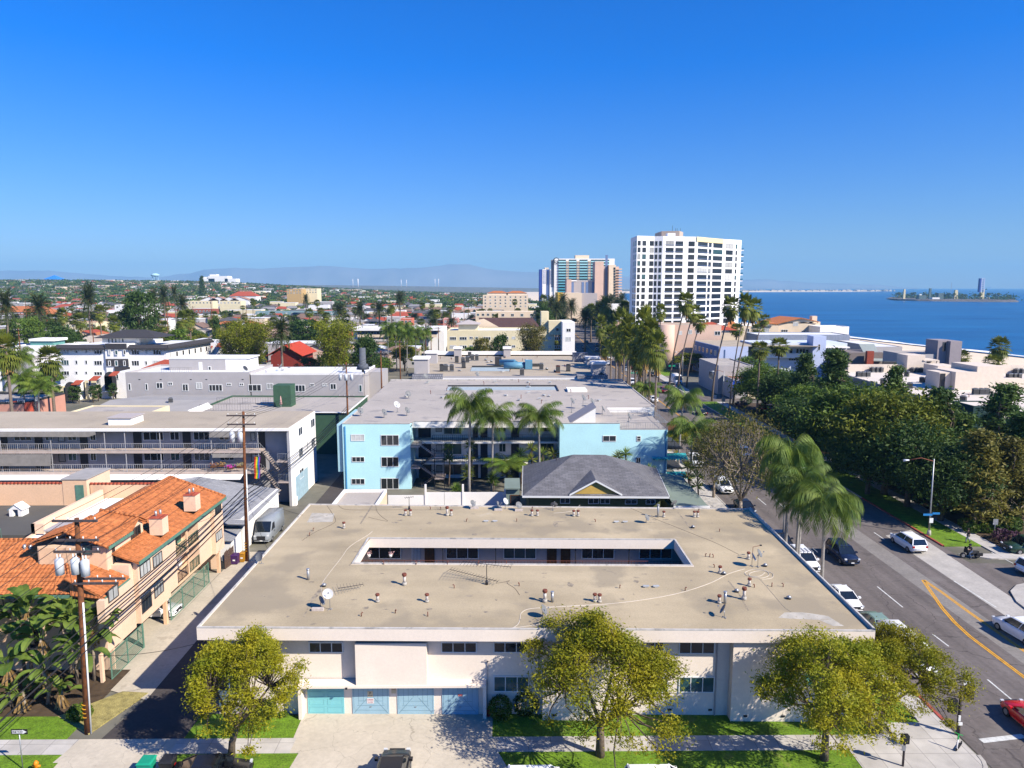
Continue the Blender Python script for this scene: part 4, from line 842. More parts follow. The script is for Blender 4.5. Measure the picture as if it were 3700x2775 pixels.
for(y0,y1)in((7.85,10.75),(4.95,7.55)):
 yp=lambda z:z
 xs=[(95,212,'w3'),(230,282,'d'),(303,352,'w2'),(388,432,'p'),(452,510,'w2'),(532,582,'d'),(600,640,'w2'),(790,840,'g'),(888,942,'d'),(955,1090,'w3'),(1133,1195,'w2'),(1217,1270,'d'),(1290,1395,'w3'),(1460,1558,'w3'),(1670,1700,'p'),(1720,1765,'d'),(-60,-10,'d'),(0,48,'d')]
 for a,c_,k in xs:
  sh=5 if y0<7 else 0; ym=330 if y0>7 else 480
  u0=fM.pix(*q5(a+sh,ym))[0]; u1=fM.pix(*q5(c_+sh,ym))[0]
  if k[0]=='w':win(mo,fM,u0,u1,y0+1.05,y0+2.25,int(k[1]),pane=RNG.choice([M_GLASS,M_GLASS,M_GLASSG]))
  elif k=='d':door(mo,fM,u0,u1,y0+.02,y0+2.2,M_DARKM)
  elif k=='p':win(mo,fM,u0,u1,y0+.9,y0+2.1,1,fr=M_DARKF,pane=M_CURT,name='notice_board')
 railing(mo,(-100,Y0+.08),(XS,Y0+.08),y0,1.05,m_int,.28,'gallery_railing',.022)
 b=MB()
 for x in(340,700,835,1068,1408,1720,5):p=PY(*q5(x,400),Y0+.08).x; b.box(p-.04,p+.04,Y0+.05,Y0+.13,y0,y1)
 b.split('post',m_int,mo)
b=MB(); xa=PY(*q5(0,300),Y0).x; xb=PY(*q5(640,300),Y0).x; b.add([(xa-10,Y0-.16,10.6),(xb,Y0-.16,10.6),(xb,Y0-.1,10.2),(xa+12,Y0-.3,9.9),(xa-10,Y0-.35,10.0)],[(0,1,2,3,4)])
xb2=PY(*q5(347,500),Y0).x; b.quad((xa-10,Y0-.1,7.5),(xb2,Y0-.1,7.5),(xb2,Y0-.3,5.9),(xa-10,Y0-.3,5.9)); xc=PY(*q5(1397,300),Y0).x; xd=PY(*q5(1615,300),Y0).x; b.quad((xc,Y0-.1,10.6),(xd,Y0-.1,10.6),(xd,Y0-.25,9.8),(xc,Y0-.25,9.8))
xc=PY(*q5(1410,300),Y0).x; b.quad((xc,Y0-.1,7.5),(xd,Y0-.1,7.5),(xd,Y0-.3,7.0),(xc,Y0-.3,7.0)); b.split('sun_shade',m_canvas,mo)
def stair(par,x0,x1,z0,z1,y,wd,n,m,name='stair',rail=None):
 b=MB();
 for k in range(n):
  x=x0+(x1-x0)*k/n; z=z0+(z1-z0)*(k+1)/n; dx=(x1-x0)/n; b.box(x,x+dx*1.15,y,y+wd,z-.07,z)
 b.build(name,m,par); b=MB()
 for yy in(y,y+wd):b.tube([(x0,yy,z0),(x1,yy,z1)],.05,4)
 b.build('stringer',M_DARKM,par); b=MB()
 up=Vector((0,0,1.0))
 for yy in(y,):
  b.tube([Vector((x0,yy,z0))+up,Vector((x1,yy,z1))+up],.03,4)
  for k in range(n):p=Vector((x0+(x1-x0)*k/n,yy,z0+(z1-z0)*k/n)); b.tube([p,p+up],.016,3)
 b.build('stair_railing',rail or M_METAL,par)
xq=PY(*q5(1850,500),Y0).x
stair(mo,xq,XS,4.85,7.8,Y0+.1,1.1,12,m_pinkb); stair(mo,xq,XS+.2,1.9,4.85,Y0+.1,1.1,12,m_pinkb)
stair(mo,PY(*q5(1640,700),Y0).x,xq,0.1,1.9,Y0-1.2,1.1,9,m_pinkb)
b=MB()
for z in(6.2,3.3):b.box(xq-.2,XE-.36,Y0+.1,Yb-.01,z,z+.2)
b.split('landing',m_pinkb,mo);
for z in(6.4,3.5):railing(mo,(xq,Y0+.12),(XE-.4,Y0+.12),z,1.05,M_METAL,.2,'landing_railing',.02)
fE=Fc((XE+.03,0),(XE+.03,120))
for r in[(1985,285,2012,300),(2040,245,2048,270),(2067,225,2094,245),(1988,420,2015,440),(2040,375,2050,400),(2070,355,2095,372),(1993,560,2022,580)]:
 u0,z1=fE.pix(*q5(r[0],r[1]-10)); u1,z0=fE.pix(*q5(r[2],r[3]+10)); win(mo,fE,u0,u1,z0,z1,2,pane=M_GLASS)
door(mo,fE,97,103,0,3.6,mat('pale_blue_wall',(.30,.42,.48),vary=.1),'garage_door')
b=MB(); b.box(XE+.04,XE+.5,Y0+.2,Y0+1.0,0,1.2); b.build('buttress',M_WALLW,mo)
t=thing('roof_hatch_house','low white box housing with grey lid on the beige roof of the gallery block','roof housing',G(*q5(812,250),11.04)); p=G(*q5(722,252),11.04); p2=G(*q5(905,240),11.04)
b=MB(); b.box(p.x,p2.x,p.y,p.y+3.4,11.04,12.0); b.build('wall',M_WALLW,t); b=MB(); b.box(p.x-.15,p2.x+.15,p.y-.15,p.y+3.6,12.01,12.12); b.build('lid',m_shade,t)
pr=thing('rainbow_flag','rainbow striped flag hanging from the gallery beside the stair','flag',PY(*q5(1700,470),Y0-.3))
cols=[(.6,.02,.02),(.7,.2,.01),(.75,.6,.02),(.05,.35,.05),(.03,.1,.5),(.25,.05,.3)]
pb=PY(*q5(1693,462),Y0-.3)
for k,c_ in enumerate(cols):
 b=MB(); x=pb.x+k*.13
 for j in range(8):z=pb.z-j*.38; o1=.10*sin(j*1.2+k*.3); o2=.10*sin((j+1)*1.2+k*.3); b.add([(x-.04*j*.4,pb.y+o1,z),(x+.13-.04*j*.4,pb.y+o1,z),(x+.13-.04*(j+1)*.4,pb.y+o2,z-.38),(x-.04*(j+1)*.4,pb.y+o2,z-.38)],[(0,1,2,3)])
 b.build('stripe',mat('flag_%d'%k,c_,vary=.05),pr)
b=MB(); b.tube([pb+Vector((-.2,.1,.1)),pb+Vector((.9,-.1,.2))],.03,5); b.build('pole',M_METAL,pr)
def clump(b,c,n,r,s_,rng):
 for k in range(n):
  p=c+Vector((rng.gauss(0,r[0]),rng.gauss(0,r[1]),rng.gauss(0,r[2]))); a=Vector((rng.gauss(0,1),rng.gauss(0,1),rng.gauss(0,1))).normalized()*s_; d=a.orthogonal().normalized()*s_*.8; b.add([p,p+a,p+a+d,p+d],[(0,1,2,3)])
rg=random.Random(8)
for(x,y,c_,l)in[(1425,520,(.25,.10,.06),'dry plant in a planter'),(1535,530,(.6,.03,.35),'magenta flowers in a planter'),(1470,515,(.45,.25,.05),'orange flowers in a planter'),(1600,520,(.3,.25,.1),'green and yellow plant in a planter')]:
 t=thing('planter',l+' on the lower gallery railing near the flag','planter',PY(*q5(x,y+18),Y0-.15),'railing planters'); p=PY(*q5(x,y),Y0-.15)
 b=MB(); b.box(p.x-.45,p.x+.45,Y0-.35,Y0-.06,p.z-.25,p.z-.02); b.build('box',M_WOOD,t); b=MB(); clump(b,p+Vector((0,0,.15)),60,(.3,.1,.12),.1,rg); b.build('blossom',mat('blossom_%d'%x,c_,vary=.3,scale=9),t)
m_lb=mat('sky_blue_stucco',(.46,.74,.78),vary=.04,scale=.5,fine=(5,.04)); m_lbd=mat('deep_blue_pipe',(.06,.26,.48),vary=.05)
m_greyr=mat('grey_roofing',(.40,.355,.31),vary=.10,scale=.15,fine=(4,.06),stain=[(.3,.57,(.24,.22,.21),.6),(.8,.7,(.5,.48,.46),.5)])
c6=lambda x,y:(1100+x/1.58,1300+y/1.58)
z0c=lambda x,y:(2000+x*.31646,1200+y*.31646)
lb=thing('apartment_building','sky blue three-storey apartment building around a palm filled stair court','apartment building',(0,125,0))
YL=103.4; H=9.9
xa,xb,xc,xd,xe=-24.1,PY(*c6(605,500),YL).x,PY(*c6(1457,500),YL).x,PY(2239,1560,YL).x,24.2
b=MB(); b.box(xa,xb,YL,118,0,H-.02); b.box(xc,xd,YL,112,0,H-.02); b.box(xd+.001,xe,YL,118,0,8.95)
b.split('blue_wall',m_lb,lb)
yb_=YL+6.2
b=MB(); b.box(xb+.001,xc-.001,yb_,118,0,9.2); b.prism([(-24.3,118.01),(25.2,118.01),(25.4,152.0),(-24.8,154.6)],0,H-.02)
b.build('wall',M_WALLW,lb)
b=MB(); b.box(xb-.2,xc,YL+2.2,YL+2.4,8.9,H-.03); b.slab([(xb-.8,YL+.1,9.5),(xb,YL+.1,9.5),(xb,YL+2.3,9.5),(xb-.8,YL+2.3,9.5)],.2); b.split('gallery_fascia',M_WALLW,lb)
b=MB(); b.prism([(xa+.02,YL+.02),(xb-.1,YL+.02),(xb+.3,YL+2.15),(xc-.3,YL+2.15),(xc+.1,YL+.02),(xd-.05,YL+.02),(xd-.05,118.0),(25.1,118.02),(25.35,151.9),(-24.75,154.5)],H,H+.06); b.build('roof',m_greyr,lb)
b=MB(); b.box(xd,xe-.05,YL+.05,117.95,8.96,9.0); b.build('terrace',m_greyr,lb)
b=MB(); b.box(xa,xb,YL-.02,YL+.12,H+.07,H+.16); b.box(xc,xd,YL-.02,YL+.12,H+.07,H+.16); b.box(xa-.02,xa+.15,YL+.13,118,H+.07,H+.16); b.box(-24.8,25.4,152.4,152.7,H+.07,H+.3); b.box(25.2,25.4,118,152,H+.07,H+.16); b.split('roof_edge',m_rim,lb)
railing(lb,(xd,YL+.1),(xe,YL+.1),9.0,1.05,M_METAL,.25,'terrace_railing',.02); railing(lb,(xe,YL+.1),(xe,YL+9.6),9.0,1.05,M_METAL,.3,'terrace_railing',.02); railing(lb,(xc+8,YL+6),(xe,YL+6),9.9,1.0,M_METAL,.3,'terrace_railing',.02)
pA=PY(*z0c(205,1010),YL+.5); pB=PY(*z0c(480,860),YL+.5)
b=MB(); b.add([(pA.x,YL+.4,H+.05),(pB.x,YL+.4,H+.05),(pB.x,YL+.4,pB.z),(pA.x,YL+5,H+.05),(pB.x,YL+5,H+.05),(pB.x,YL+5,pB.z)],[(0,1,2),(5,4,3),(1,4,5,2)]); b.build('stair_bulkhead',M_WALLW,lb)
b=MB(); b.slab([(pA.x-.2,YL+.3,H+.08),(pB.x+.1,YL+.3,pB.z+.08),(pB.x+.1,YL+5.1,pB.z+.08),(pA.x-.2,YL+5.1,H+.08)],.08); b.build('bulkhead_roof',m_shade,lb)
b=MB();
for(l,r,y0,y1)in[((810,152),(1455,178),0,0)]:
 p0=G(*c6(815,158),H+.07); p1=G(*c6(1450,180),H+.07); b.box(p0.x,p1.x,p1.y+1.8,p0.y+.9,H+.062,H+.07)
b.build('light_well',mat('well_shade',(.34,.40,.42)),lb); b=MB(); b.box(p0.x,p1.x,p0.y+1.4,p0.y+1.6,H+.07,H+.35); b.box(p1.x-.1,p1.x+.1,p1.y,p0.y+1.4,H+.07,H+.3); b.split('well_kerb',M_DARKF,lb)
p0=G(*z0c(150,665),H+.07); p1=G(*z0c(385,685),H+.07); b=MB(); b.box(p0.x,p1.x,p1.y,p0.y+1.5,H+.07,H+.5); b.build('skylight',M_WALLW,lb)
fLB=Fc((xa,YL),(xe,YL))
C6=lambda r:(*c6(r[0],r[1]),*c6(r[2],r[3]),*r[4:])
wpix(lb,fLB,[C6(r)for r in[(265,427,343,463,3),(435,427,540,489,3),(270,553,343,583,3),(438,553,540,610,3),(268,677,346,711,3),(436,677,540,738,3),(1703,432,1778,466,2),(1893,555,1918,590,2)]])
wpix(lb,fLB,[C6((1897,434,1920,465,1))],hb=1)
fLG=Fc((xb,yb_),(xc,yb_))
for fz in(0,3.3,6.55):
 for(a,c_,k)in[(750,785,'p'),(795,895,'w'),(962,990,'d'),(1005,1045,'d'),(1110,1150,'w'),(1180,1225,'d'),(1345,1425,'w'),(650,722,'d')]:
  u0=fLG.pix(*c6(a,430))[0]; u1=fLG.pix(*c6(c_,430))[0]
  if k=='w':win(lb,fLG,u0,u1,fz+.5 if c_==895 else fz+.9,fz+2.3,2,pane=M_GLASSG if fz else M_GLASS)
  elif k=='d':door(lb,fLG,u0,u1,fz+.02,fz+2.2,mat('navy_door',(.015,.02,.04),rough=.5))
  else:win(lb,fLG,u0,u1,fz+.9,fz+2.1,1,fr=M_DARKF,pane=M_CURT)
for fz in(3.3,6.55):
 b=MB(); b.box(xb+.01,xc-.01,yb_-3.2,yb_-.01,fz-.28,fz); b.build('gallery_floor',M_WALLW,lb); railing(lb,(xb+3,yb_-3.15),(xc-.05,yb_-3.15),fz,1.05,M_DARKM,.3,'gallery_railing',.02)
xs0=PY(*c6(662,520),YL+1).x; xs1=PY(*c6(745,570),YL+1).x; xs2=PY(*c6(800,570),YL+1).x
for fz in(3.3,6.55):
 stair(lb,xs1,xs0,fz-1.65,fz,YL+.2,1.1,9,m_pinkb,rail=M_DARKM); stair(lb,xs1,xs0,fz-1.65,fz-3.2,YL+1.5,1.1,9,m_pinkb,rail=M_DARKM)
 b=MB(); b.box(xb-.1,xs0,YL+.05,YL+3.2,fz-.2,fz); b.box(xs1,xs2,YL+.1,YL+2.8,fz-1.85,fz-1.65); b.split('landing',m_pinkb,lb)
 railing(lb,(xb-.1,YL+.08),(xs0,YL+.08),fz,1.0,M_DARKM,.2,'landing_railing',.022); railing(lb,(xs1,YL+.12),(xs2,YL+.12),fz-1.65,1.0,M_DARKM,.2,'landing_railing',.022)
b=MB(); b.box(xs1-.05,xs1+.05,YL+.15,YL+.25,0,6); b.box(xs2-.05,xs2+.05,YL+.15,YL+.25,0,6); b.split('post',M_DARKM,lb)
b=MB(); u,z=fLB.pix(*c6(235,500)); p=fLB.pt(u,0); b.box(p.x-.08,p.x+.08,YL-.12,YL,0,9.6); b.box(xe-.35,xe-.2,YL-.12,YL,0,8.9); b.split('downpipe',m_lbd,lb)
b=MB(); b.box(-25.0,-24.11,YL+.4,117,2.6,9.8); b.build('alley_wall',mat('pale_blue_grey',(.33,.52,.58),vary=.06),lb)
for z,yy in((5.2,YL-.6),(2.4,YL-.8)):
 t_=MB(); x0=xe-2.3 if z>4 else xe+.1; t_.slab([(x0,yy,z-.5),(xe+3,yy,z-.5),(xe+3,yy+1.6,z),(x0,yy+1.6,z)],.05)
 for k in range(12):xx=x0+(xe+3-x0)*k/12; w_=(xe+3-x0)/12; t_.add([(xx,yy,z-.5),(xx+w_,yy,z-.5),(xx+w_*.75,yy,z-.72),(xx+w_*.25,yy,z-.72)],[(0,1,2,3)])
 t_.build('awning',mat('awning_teal',(.05,.42,.46),vary=.08),lb)
b=MB(); b.box(xe+.01,xe+2.4,YL+.4,YL+8,5.9,6.1); b.box(xe+.01,xe+2.4,YL+.4,YL+8,2.9,3.1); b.split('balcony',M_DARKF,lb); railing(lb,(xe+.05,YL+.42),(xe+2.4,YL+.42),6.1,1.0,M_DARKM,.2,'balcony_railing',.02)
b=MB()
for k in range(9):b.box(xe+.05,xe+2.6,YL+.6+k*.8,YL+.75+k*.8,8.5,8.65)
b.build('pergola',M_WOOD,lb)
rr=random.Random(12)
DL=[(320,320,DISH,'at the front left corner'),(455,330,DISH,'in the cluster at the front left'),(585,318,DISH,'right of the front left cluster'),(595,220,DISH,'alone on the open left part'),(695,115,DISH,'at the far edge'),(987,105,DISH,'at the far edge by the central palms'),(530,300,DISHW,'on a frame in the front left cluster'),(1700,310,DISH,'on the right terrace'),(1850,355,DISH,'on the lower right terrace'),(1640,265,DISH,'behind the stair bulkhead'),(1590,280,DISHT,'tall beside the bulkhead'),(1525,300,DISHT,'left of the bulkhead slope')]
for(x,y,pr_,l)in DL:use(pr_,G(*c6(x,y),H+.07),rr.uniform(-.5,.5),'grey dish '+l+' of the blue building roof','satellite dishes',1.3)
for k in range(34):
 x,y=rr.uniform(-20,21),rr.uniform(119,150); use(rr.choice([JP,CAP,CAP]),(x,y,H+.07),rr.random()*6,'small white fitting on the grey roof of the blue building','fittings on the grey roof',(1.6,1.6,2.2))
m_shing=brickmat('grey_shingle',(.115,.112,.12),(.16,.155,.165),(.06,.058,.06),.75,.28,.02,bumpd=.02)
m_olive=mat('olive_wall',(.10,.115,.05),vary=.08,scale=1); m_canopy=mat('green_grey_canopy',(.17,.21,.175),vary=.1,scale=.5)
ho=thing('house','dark olive house with broad grey shingle hip roof and small front gable','house',(11,90,0))
hx0,hx1,hy0,hy1=2.6,19.2,83.2,96.2; he=5.2
b=MB(); b.box(hx0+.3,hx1-.3,hy0+.4,hy1-.3,0,he-.15); b.build('wall',m_olive,ho)
b=MB(); e0,e1,e2,e3=(2.04,82.4,he),(19.57,81.9,he),(20.88,95.4,he),(2.5,96.9,he); r0,r1=(8.9,90.6,8.3),(13.1,90.4,8.3)
b.slab([e0,e1,r1,r0],.12); b.slab([e2,e3,r0,r1],.12); b.slab([e3,e0,r0],.12); b.slab([e1,e2,r1],.12); b.build('roof',m_shing,ho)
b=MB()
for a,c_ in((e0,e1),(e1,e2),(e3,e0)):
 a=Vector(a); c_=Vector(c_); d=(c_-a).normalized(); n_=Vector((d.y,-d.x,0))*.06; z=Vector((0,0,.2)); b.add([a-z,c_-z,c_-z+n_,a-z+n_,a+z*.1,c_+z*.1,c_+z*.1+n_,a+z*.1+n_],[(0,3,2,1),(4,5,6,7),(3,2,6,7)])
b.build('gutter',M_FRAME,ho)
gA,gB=PY(*c6(1512,768),82.6),PY(*c6(1812,768),82.6); gp=PY(*c6(1662,690),82.6)
gx0,gx1,gz0,gxm,gz1=gA.x,gB.x,gA.z+.1,gp.x,gp.z+.15
b=MB(); yk=87.2; b.slab([(gx0,82.3,gz0),(gxm,82.3,gz1),(gxm,yk,gz1),(gx0+.0,83.4,gz0+.02)],.08); b.slab([(gx1,82.3,gz0),(gxm,82.3,gz1),(gxm,yk,gz1),(gx1,83.4,gz0+.02)],.08); b.build('gable_roof',m_shing,ho)
b=MB()
for(xx,zz)in((gx0,gz0),(gx1,gz0)):a=Vector((xx,82.25,zz)); c_=Vector((gxm,82.25,gz1)); b.add([a-Vector((0,0,.22)),c_-Vector((0,0,.22)),c_,a],[(0,1,2,3)]); b.add([a-Vector((0,-.04,.22)),c_-Vector((0,-.04,.22)),c_+Vector((0,.04,0)),a+Vector((0,.04,0))],[(0,1,2,3)])
b.build('bargeboard',M_FRAME,ho); b=MB(); b.add([(gx0+.4,82.6,gz0-.05),(gx1-.4,82.6,gz0-.05),(gxm,82.6,gz1-.25)],[(0,1,2)]); b.build('gable',mat('yellow_boards',(.50,.33,.08),vary=.08),ho)
fH=Fc((hx0+.3,hy0+.4),(hx1-.3,hy0+.4)); wpix(ho,fH,[C6(r)for r in[(1460,790,1515,820,2),(1620,792,1680,822,2),(1688,792,1745,822,2),(1830,798,1898,824,2),(1948,798,2005,824,2)]],pane=M_GLASS)
b=MB();
for(x,y)in((1440,585),(1545,585)):p=G(*c6(x,y),7.0); b.cyl(p.x,p.y,6.2,7.6,.1,n=8)
b.split('flue',M_DARKM,ho); b=MB(); p=G(*c6(1640,568),7.9); b.box(p.x-.4,p.x+.4,p.y-.3,p.y+.3,7.5,7.85); b.build('roof_vent',M_WOOD,ho)
b=MB(); b.slab([(19.9,81.2,4.5),(24.2,81.2,4.1),(24.4,95.2,4.1),(20.4,96.2,4.6)],.14); b.build('side_canopy',m_canopy,ho); b=MB(); b.box(19.6,24.0,82.5,95,0,4.0); b.build('side_wall',m_olive,ho); b=MB(); b.box(19.9,24.25,81.1,81.2,4.0,4.3); b.build('canopy_fascia',M_WALLW,ho)
tw=thing('porch_tower','narrow green-grey porch box with flat roof at the left of the olive house','porch',(0.6,84.5,0)); p0,p1=PY(*c6(1142,660),83.5),PY(*c6(1232,660),83.5); zt=G(*c6(1142,655),5.6).z
b=MB(); b.box(p0.x+.2,p1.x-.1,83.9,86.4,0,5.8); b.build('wall',m_canopy,tw); b=MB(); b.slab([(p0.x,83.4,5.9),(p1.x,83.4,5.9),(p1.x,87.2,6.1),(p0.x,87.2,6.1)],.18); b.build('roof',m_canopy,tw); fp=Fc((p0.x,83.9),(p1.x,83.9)); win(tw,fp,.7,1.9,1.0,4.9,1,fr=M_WOOD,pane=M_GLASS)
t=thing('garden_wall','white garden wall in panels behind the long roof','wall',(-8,80,0)); b=MB()
for(x0,x1,zt_)in[(478,690,1.7),(690,800,2.1),(800,905,2.1),(905,1140,2.1)]:
 a=PY(*c6(x0,800),94.5).x; c_=PY(*c6(x1,800),94.5).x; b.box(a,c_-.05,94.5,94.62,0,zt_)
b.split('panel',M_WALLW,t); b=MB()
for x0 in(692,905,1145,1222):a=PY(*c6(x0,790),94.45).x; b.box(a-.12,a+.12,94.4,94.7,0,3.2 if x0<1000 else 2.6)
b.split('post',M_WALLW,t)
t=thing('picket_fence','short white picket fence at the corner of the green canopy','fence',(22.5,76,0)); b=MB()
for k in range(22):x=19.8+k*.2; b.box(x,x+.12,78.2,78.24,.1,1.3)
b.box(19.8,24.2,78.25,78.28,.4,.5); b.box(19.8,24.2,78.25,78.28,1.0,1.1); b.build('picket',M_WALLW,t)
ga=thing('flat_garage','low garage with pale flat roof and white parapet at the alley behind the long roof','garage',(-16.5,80,0))
P1,P2,P3,P4=[G(*c6(x,y),3.4)for x,y in[(160,822),(415,822),(470,748),(225,748)]]
b=MB(); b.prism([(P1.x,77.0),(P2.x,77.0),(P3.x,P3.y),(P4.x,P4.y)],0,3.2); b.build('wall',m_peachl,ga); b=MB(); b.prism([(P1.x+.3,77.2),(P2.x-.3,77.2),(P3.x-.3,P3.y-.3),(P4.x+.3,P4.y-.3)],3.21,3.24); b.build('roof',m_greyr,ga)
b=MB(); q=[(P1.x,77.0),(P2.x,77.0),(P3.x,P3.y),(P4.x,P4.y)]; qi=inset(q,.25)
for i in range(4):j=(i+1)%4; b.prism([q[i],q[j],qi[j],qi[i]],3.2,3.6)
b.build('parapet',M_WALLW,ga)
m_sh2=brickmat('pale_grey_shingle',(.26,.26,.27),(.32,.32,.33),(.17,.17,.18),.6,.2,.02,bumpd=.02)
gs_=thing('house','white walled house with pale grey shingle roof behind the tiled complex','house',(-35,84,0))
b=MB(); b.box(-48,-29.9,78.5,91,0,3.7); b.build('wall',M_WALLW,gs_); b=MB()
E0,E1,E2,E3=(-48.6,77.4,3.9),(-29.3,77.4,3.5),(-29.6,91,3.6),(-48.6,92,3.9); Rg0,Rg1=(-44,86.5,5.6),(-39.9,90.2,5.6)
b.slab([E0,E1,Rg1,Rg0],.1); b.slab([E1,E2,Rg1],.1); b.slab([E2,E3,Rg0,Rg1],.1); b.slab([E3,E0,Rg0],.1); b.build('roof',m_sh2,gs_)
fS=Fc((-35,78.5),(-29.9,78.5)); win(gs_,fS,1.6,3.9,1.9,2.8,2,pane=M_GLASS)
sh=thing('shed','small white shed with dark shingle roof beside the alley pole','shed',(-31.6,77,0)); b=MB(); b.box(-32.9,-30.2,75.4,78.3,0,2.3); b.build('wall',M_WALLW,sh); b=MB(); b.slab([(-33.1,75.1,2.45),(-29.9,75.1,2.45),(-29.9,78.4,2.9),(-33.1,78.4,2.9)],.1); b.build('roof',m_sh2,sh)
r1=lambda x,y:(x/2.212,900+y/2.212)
r2=lambda x,y:(900+x/2.212,900+y/2.212)
r3=lambda x,y:(1800+x/2.212,780+y/2.212)
r4=lambda x,y:(2700+x/2.212,900+y/2.212)
t0=lambda x,y:(2240+x/4.254,800+y/4.254)
q0=lambda x,y:(1900+x/5.53,900+y/5.53)
m_flatw=mat('white_flat_roof',(.68,.68,.68),vary=.08,scale=.3,stain=[(.5,.62,(.45,.44,.42),.4)])
m_grst=mat('grey_stucco',(.40,.375,.37),vary=.05,scale=.5)
m_yel=mat('pale_yellow_stucco',(.72,.62,.40),vary=.05,scale=.4)
m_beige=mat('beige_stucco',(.70,.56,.40),vary=.05,scale=.4)
m_pink=mat('pink_beige_stucco',(.62,.43,.33),vary=.05,scale=.2)
m_char=mat('charcoal_trim',(.045,.042,.045),vary=.1)
m_dkgreen=mat('dark_green_wall',(.045,.10,.06),vary=.1)
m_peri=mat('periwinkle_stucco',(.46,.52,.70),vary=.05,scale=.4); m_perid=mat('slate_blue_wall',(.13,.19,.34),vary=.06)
def bx(par,R,p0,p1,Y,dep,m,name='wall',z0=None):
 ""
 a=PY(*R(*p0),Y); c_=PY(*R(*p1),Y); b=MB(); b.box(a.x,c_.x,Y,Y+dep,c_.z if z0 is None else z0,a.z); return b.build(name,m,par)
def bl(name,label,cat,R,p0,p1,Y,dep,wall,roof,par=.4,z0=0,parm=None,cap=None,group=None):
 a=PY(*R(*p0),Y); c_=PY(*R(*p1),Y)
 t=building(name,label,cat,[(a.x,Y),(c_.x,Y),(c_.x,Y+dep),(a.x,Y+dep)],a.z-par,wall,roof,z0,par,.3,parm,group,cap); t['fy']=Y
 return t,Fc((a.x,Y),(c_.x,Y)),a,c_
def wr(par,fc,R,rects,**k):
 k['fw']=.14; wpix(par,fc,[(*R(r[0],r[1]),*R(r[2],r[3]),*r[4:])for r in rects],**k)
t,f,a,c_=bl('apartment_building','grey stucco apartment building with long white flat roof and a roof-top flat','apartment building',r1,(1000,985),(2002,1200),160,16.5,m_grst,m_flatw,.5)
wr(t,f,r1,[(1247,1065,1303,1115,2),(1340,1062,1380,1090,2),(1455,1078,1510,1136,2),(1565,1066,1617,1118,2),(1667,1080,1780,1137,4),(1810,1068,1850,1094,2),(1912,1068,1950,1094,2),(1982,1082,2092,1137,3),(2130,1070,2185,1120,2),(1158,1075,1185,1130,1),(1022,1075,1050,1130,1)])
wr(t,f,r2,[(342,1083,452,1140,4),(485,1072,522,1097,2),(585,1072,623,1097,2),(647,1073,697,1123,2),(876,1085,905,1143,1)])
b=MB(); a0=PY(*r1(2002,985),160).x; a1=-32.4; b.box(a0+.001,a1,160,176.5,0,10.25); b.box(a1+.001,-29.2,168,176,0,10.0); b.split('wing',m_grst,t); b=MB(); b.box(a0-.3,a1-.3,160.3,176.2,10.26,10.3); b.build('roof',m_flatw,t); b=MB(); b.box(a0,a1+.01,159.98,160.3,10.26,10.75); b.box(a1-.25,a1+.02,160.3,176,10.26,10.75); b.split('parapet',M_WALLW,t)
pz0,pz1=PY(*r1(1350,880),168),PY(*r1(1800,880),168); zt=pz0.z; b=MB(); b.box(pz0.x,pz1.x,168,176,10.3,zt); b.build('roof_flat',m_grst,t); b=MB(); b.box(pz0.x-.1,pz1.x+5.4,168-.1,176.1,zt+.001,zt+.3); b.build('roof_flat_cover',m_flatw,t); b=MB(); b.box(pz1.x+.001,pz1.x+5,168,176,10.3,zt-.01); b.build('roof_flat_wall',M_WALLW,t)
fp=Fc((pz0.x,168),(pz1.x,168)); wr(t,fp,r1,[(1662,935,1690,970,1)]); door(t,fp,fp.pix(*r1(1588,940))[0],fp.pix(*r1(1618,940))[0],10.3,12.4,M_FRAME)
railing(t,(pz0.x,164),(pz0.x+7,164),10.3,1.2,M_DARKM,.4,'roof_railing')
b=MB()
for x in(1115,1285,1525,1650,1940):u,z=f.pix(*r1(x,1042)); p=f.pt(u,z,.03); b.box(p.x-.2,p.x+.2,p.y-.02,p.y+.04,p.z-.07,p.z+.07)
b.split('wall_vent',M_DARKM,t)
for k in range(9):use([JP,CAP,DISH][k%3],(RNG.uniform(-62,-36),RNG.uniform(162,175),10.3),RNG.random()*6,'small fitting on the white roof of the grey building','fittings on the white roof',1.6)
gb=building('apartment_building','dark green building with pale grey roof deck and railings behind the gallery block','apartment building',[(-57,127),(-28.4,126),(-28.6,146),(-57,147)],7.3,m_dkgreen,m_greyr,0,.3,.3,m_dkgreen)
b=MB(); b.prism([(-57.3,126.6),(-28.3,125.7),(-28.3,126.2),(-57.3,127.1)],7.61,7.72); b.prism([(-28.5,126.0),(-28.2,126.0),(-28.4,146.2),(-28.7,146.2)],7.61,7.72); b.split('edge_trim',M_WALLW,gb)
p=PY(*r2(190,1090),134); p1=PY(*r2(335,1200),134); b=MB(); b.box(p.x,p1.x,134,137,7.33,p.z); b.build('stair_house',m_dkgreen,gb)
railing(gb,(-56.5,138),(-45,138),7.3,1.2,M_DARKM,.5,'deck_railing'); railing(gb,(-56.5,130),(-47,130),7.3,1.2,M_DARKM,.5,'deck_railing')
p=PY(*r2(252,1180),133); u_=thing('patio_umbrella','furled pale pink parasol on the grey roof deck','umbrella',(p.x,133,7.33)); b=MB(); b.cyl(p.x,133,7.33,9.6,.04,n=6); b.build('pole',M_FRAME,u_); b=MB(); b.cyl(p.x,133,8.0,9.6,.28,.05,8); b.build('canopy',mat('pink_cloth',(.5,.3,.27)),u_)
b=MB()
for k in range(3):x=p.x-5+k*1.3; b.box(x,x+.9,133.5,134.2,8.0,8.06)
tag(b.build('patio_table',M_DARKM),'dark patio tables set out on the grey roof deck','table')
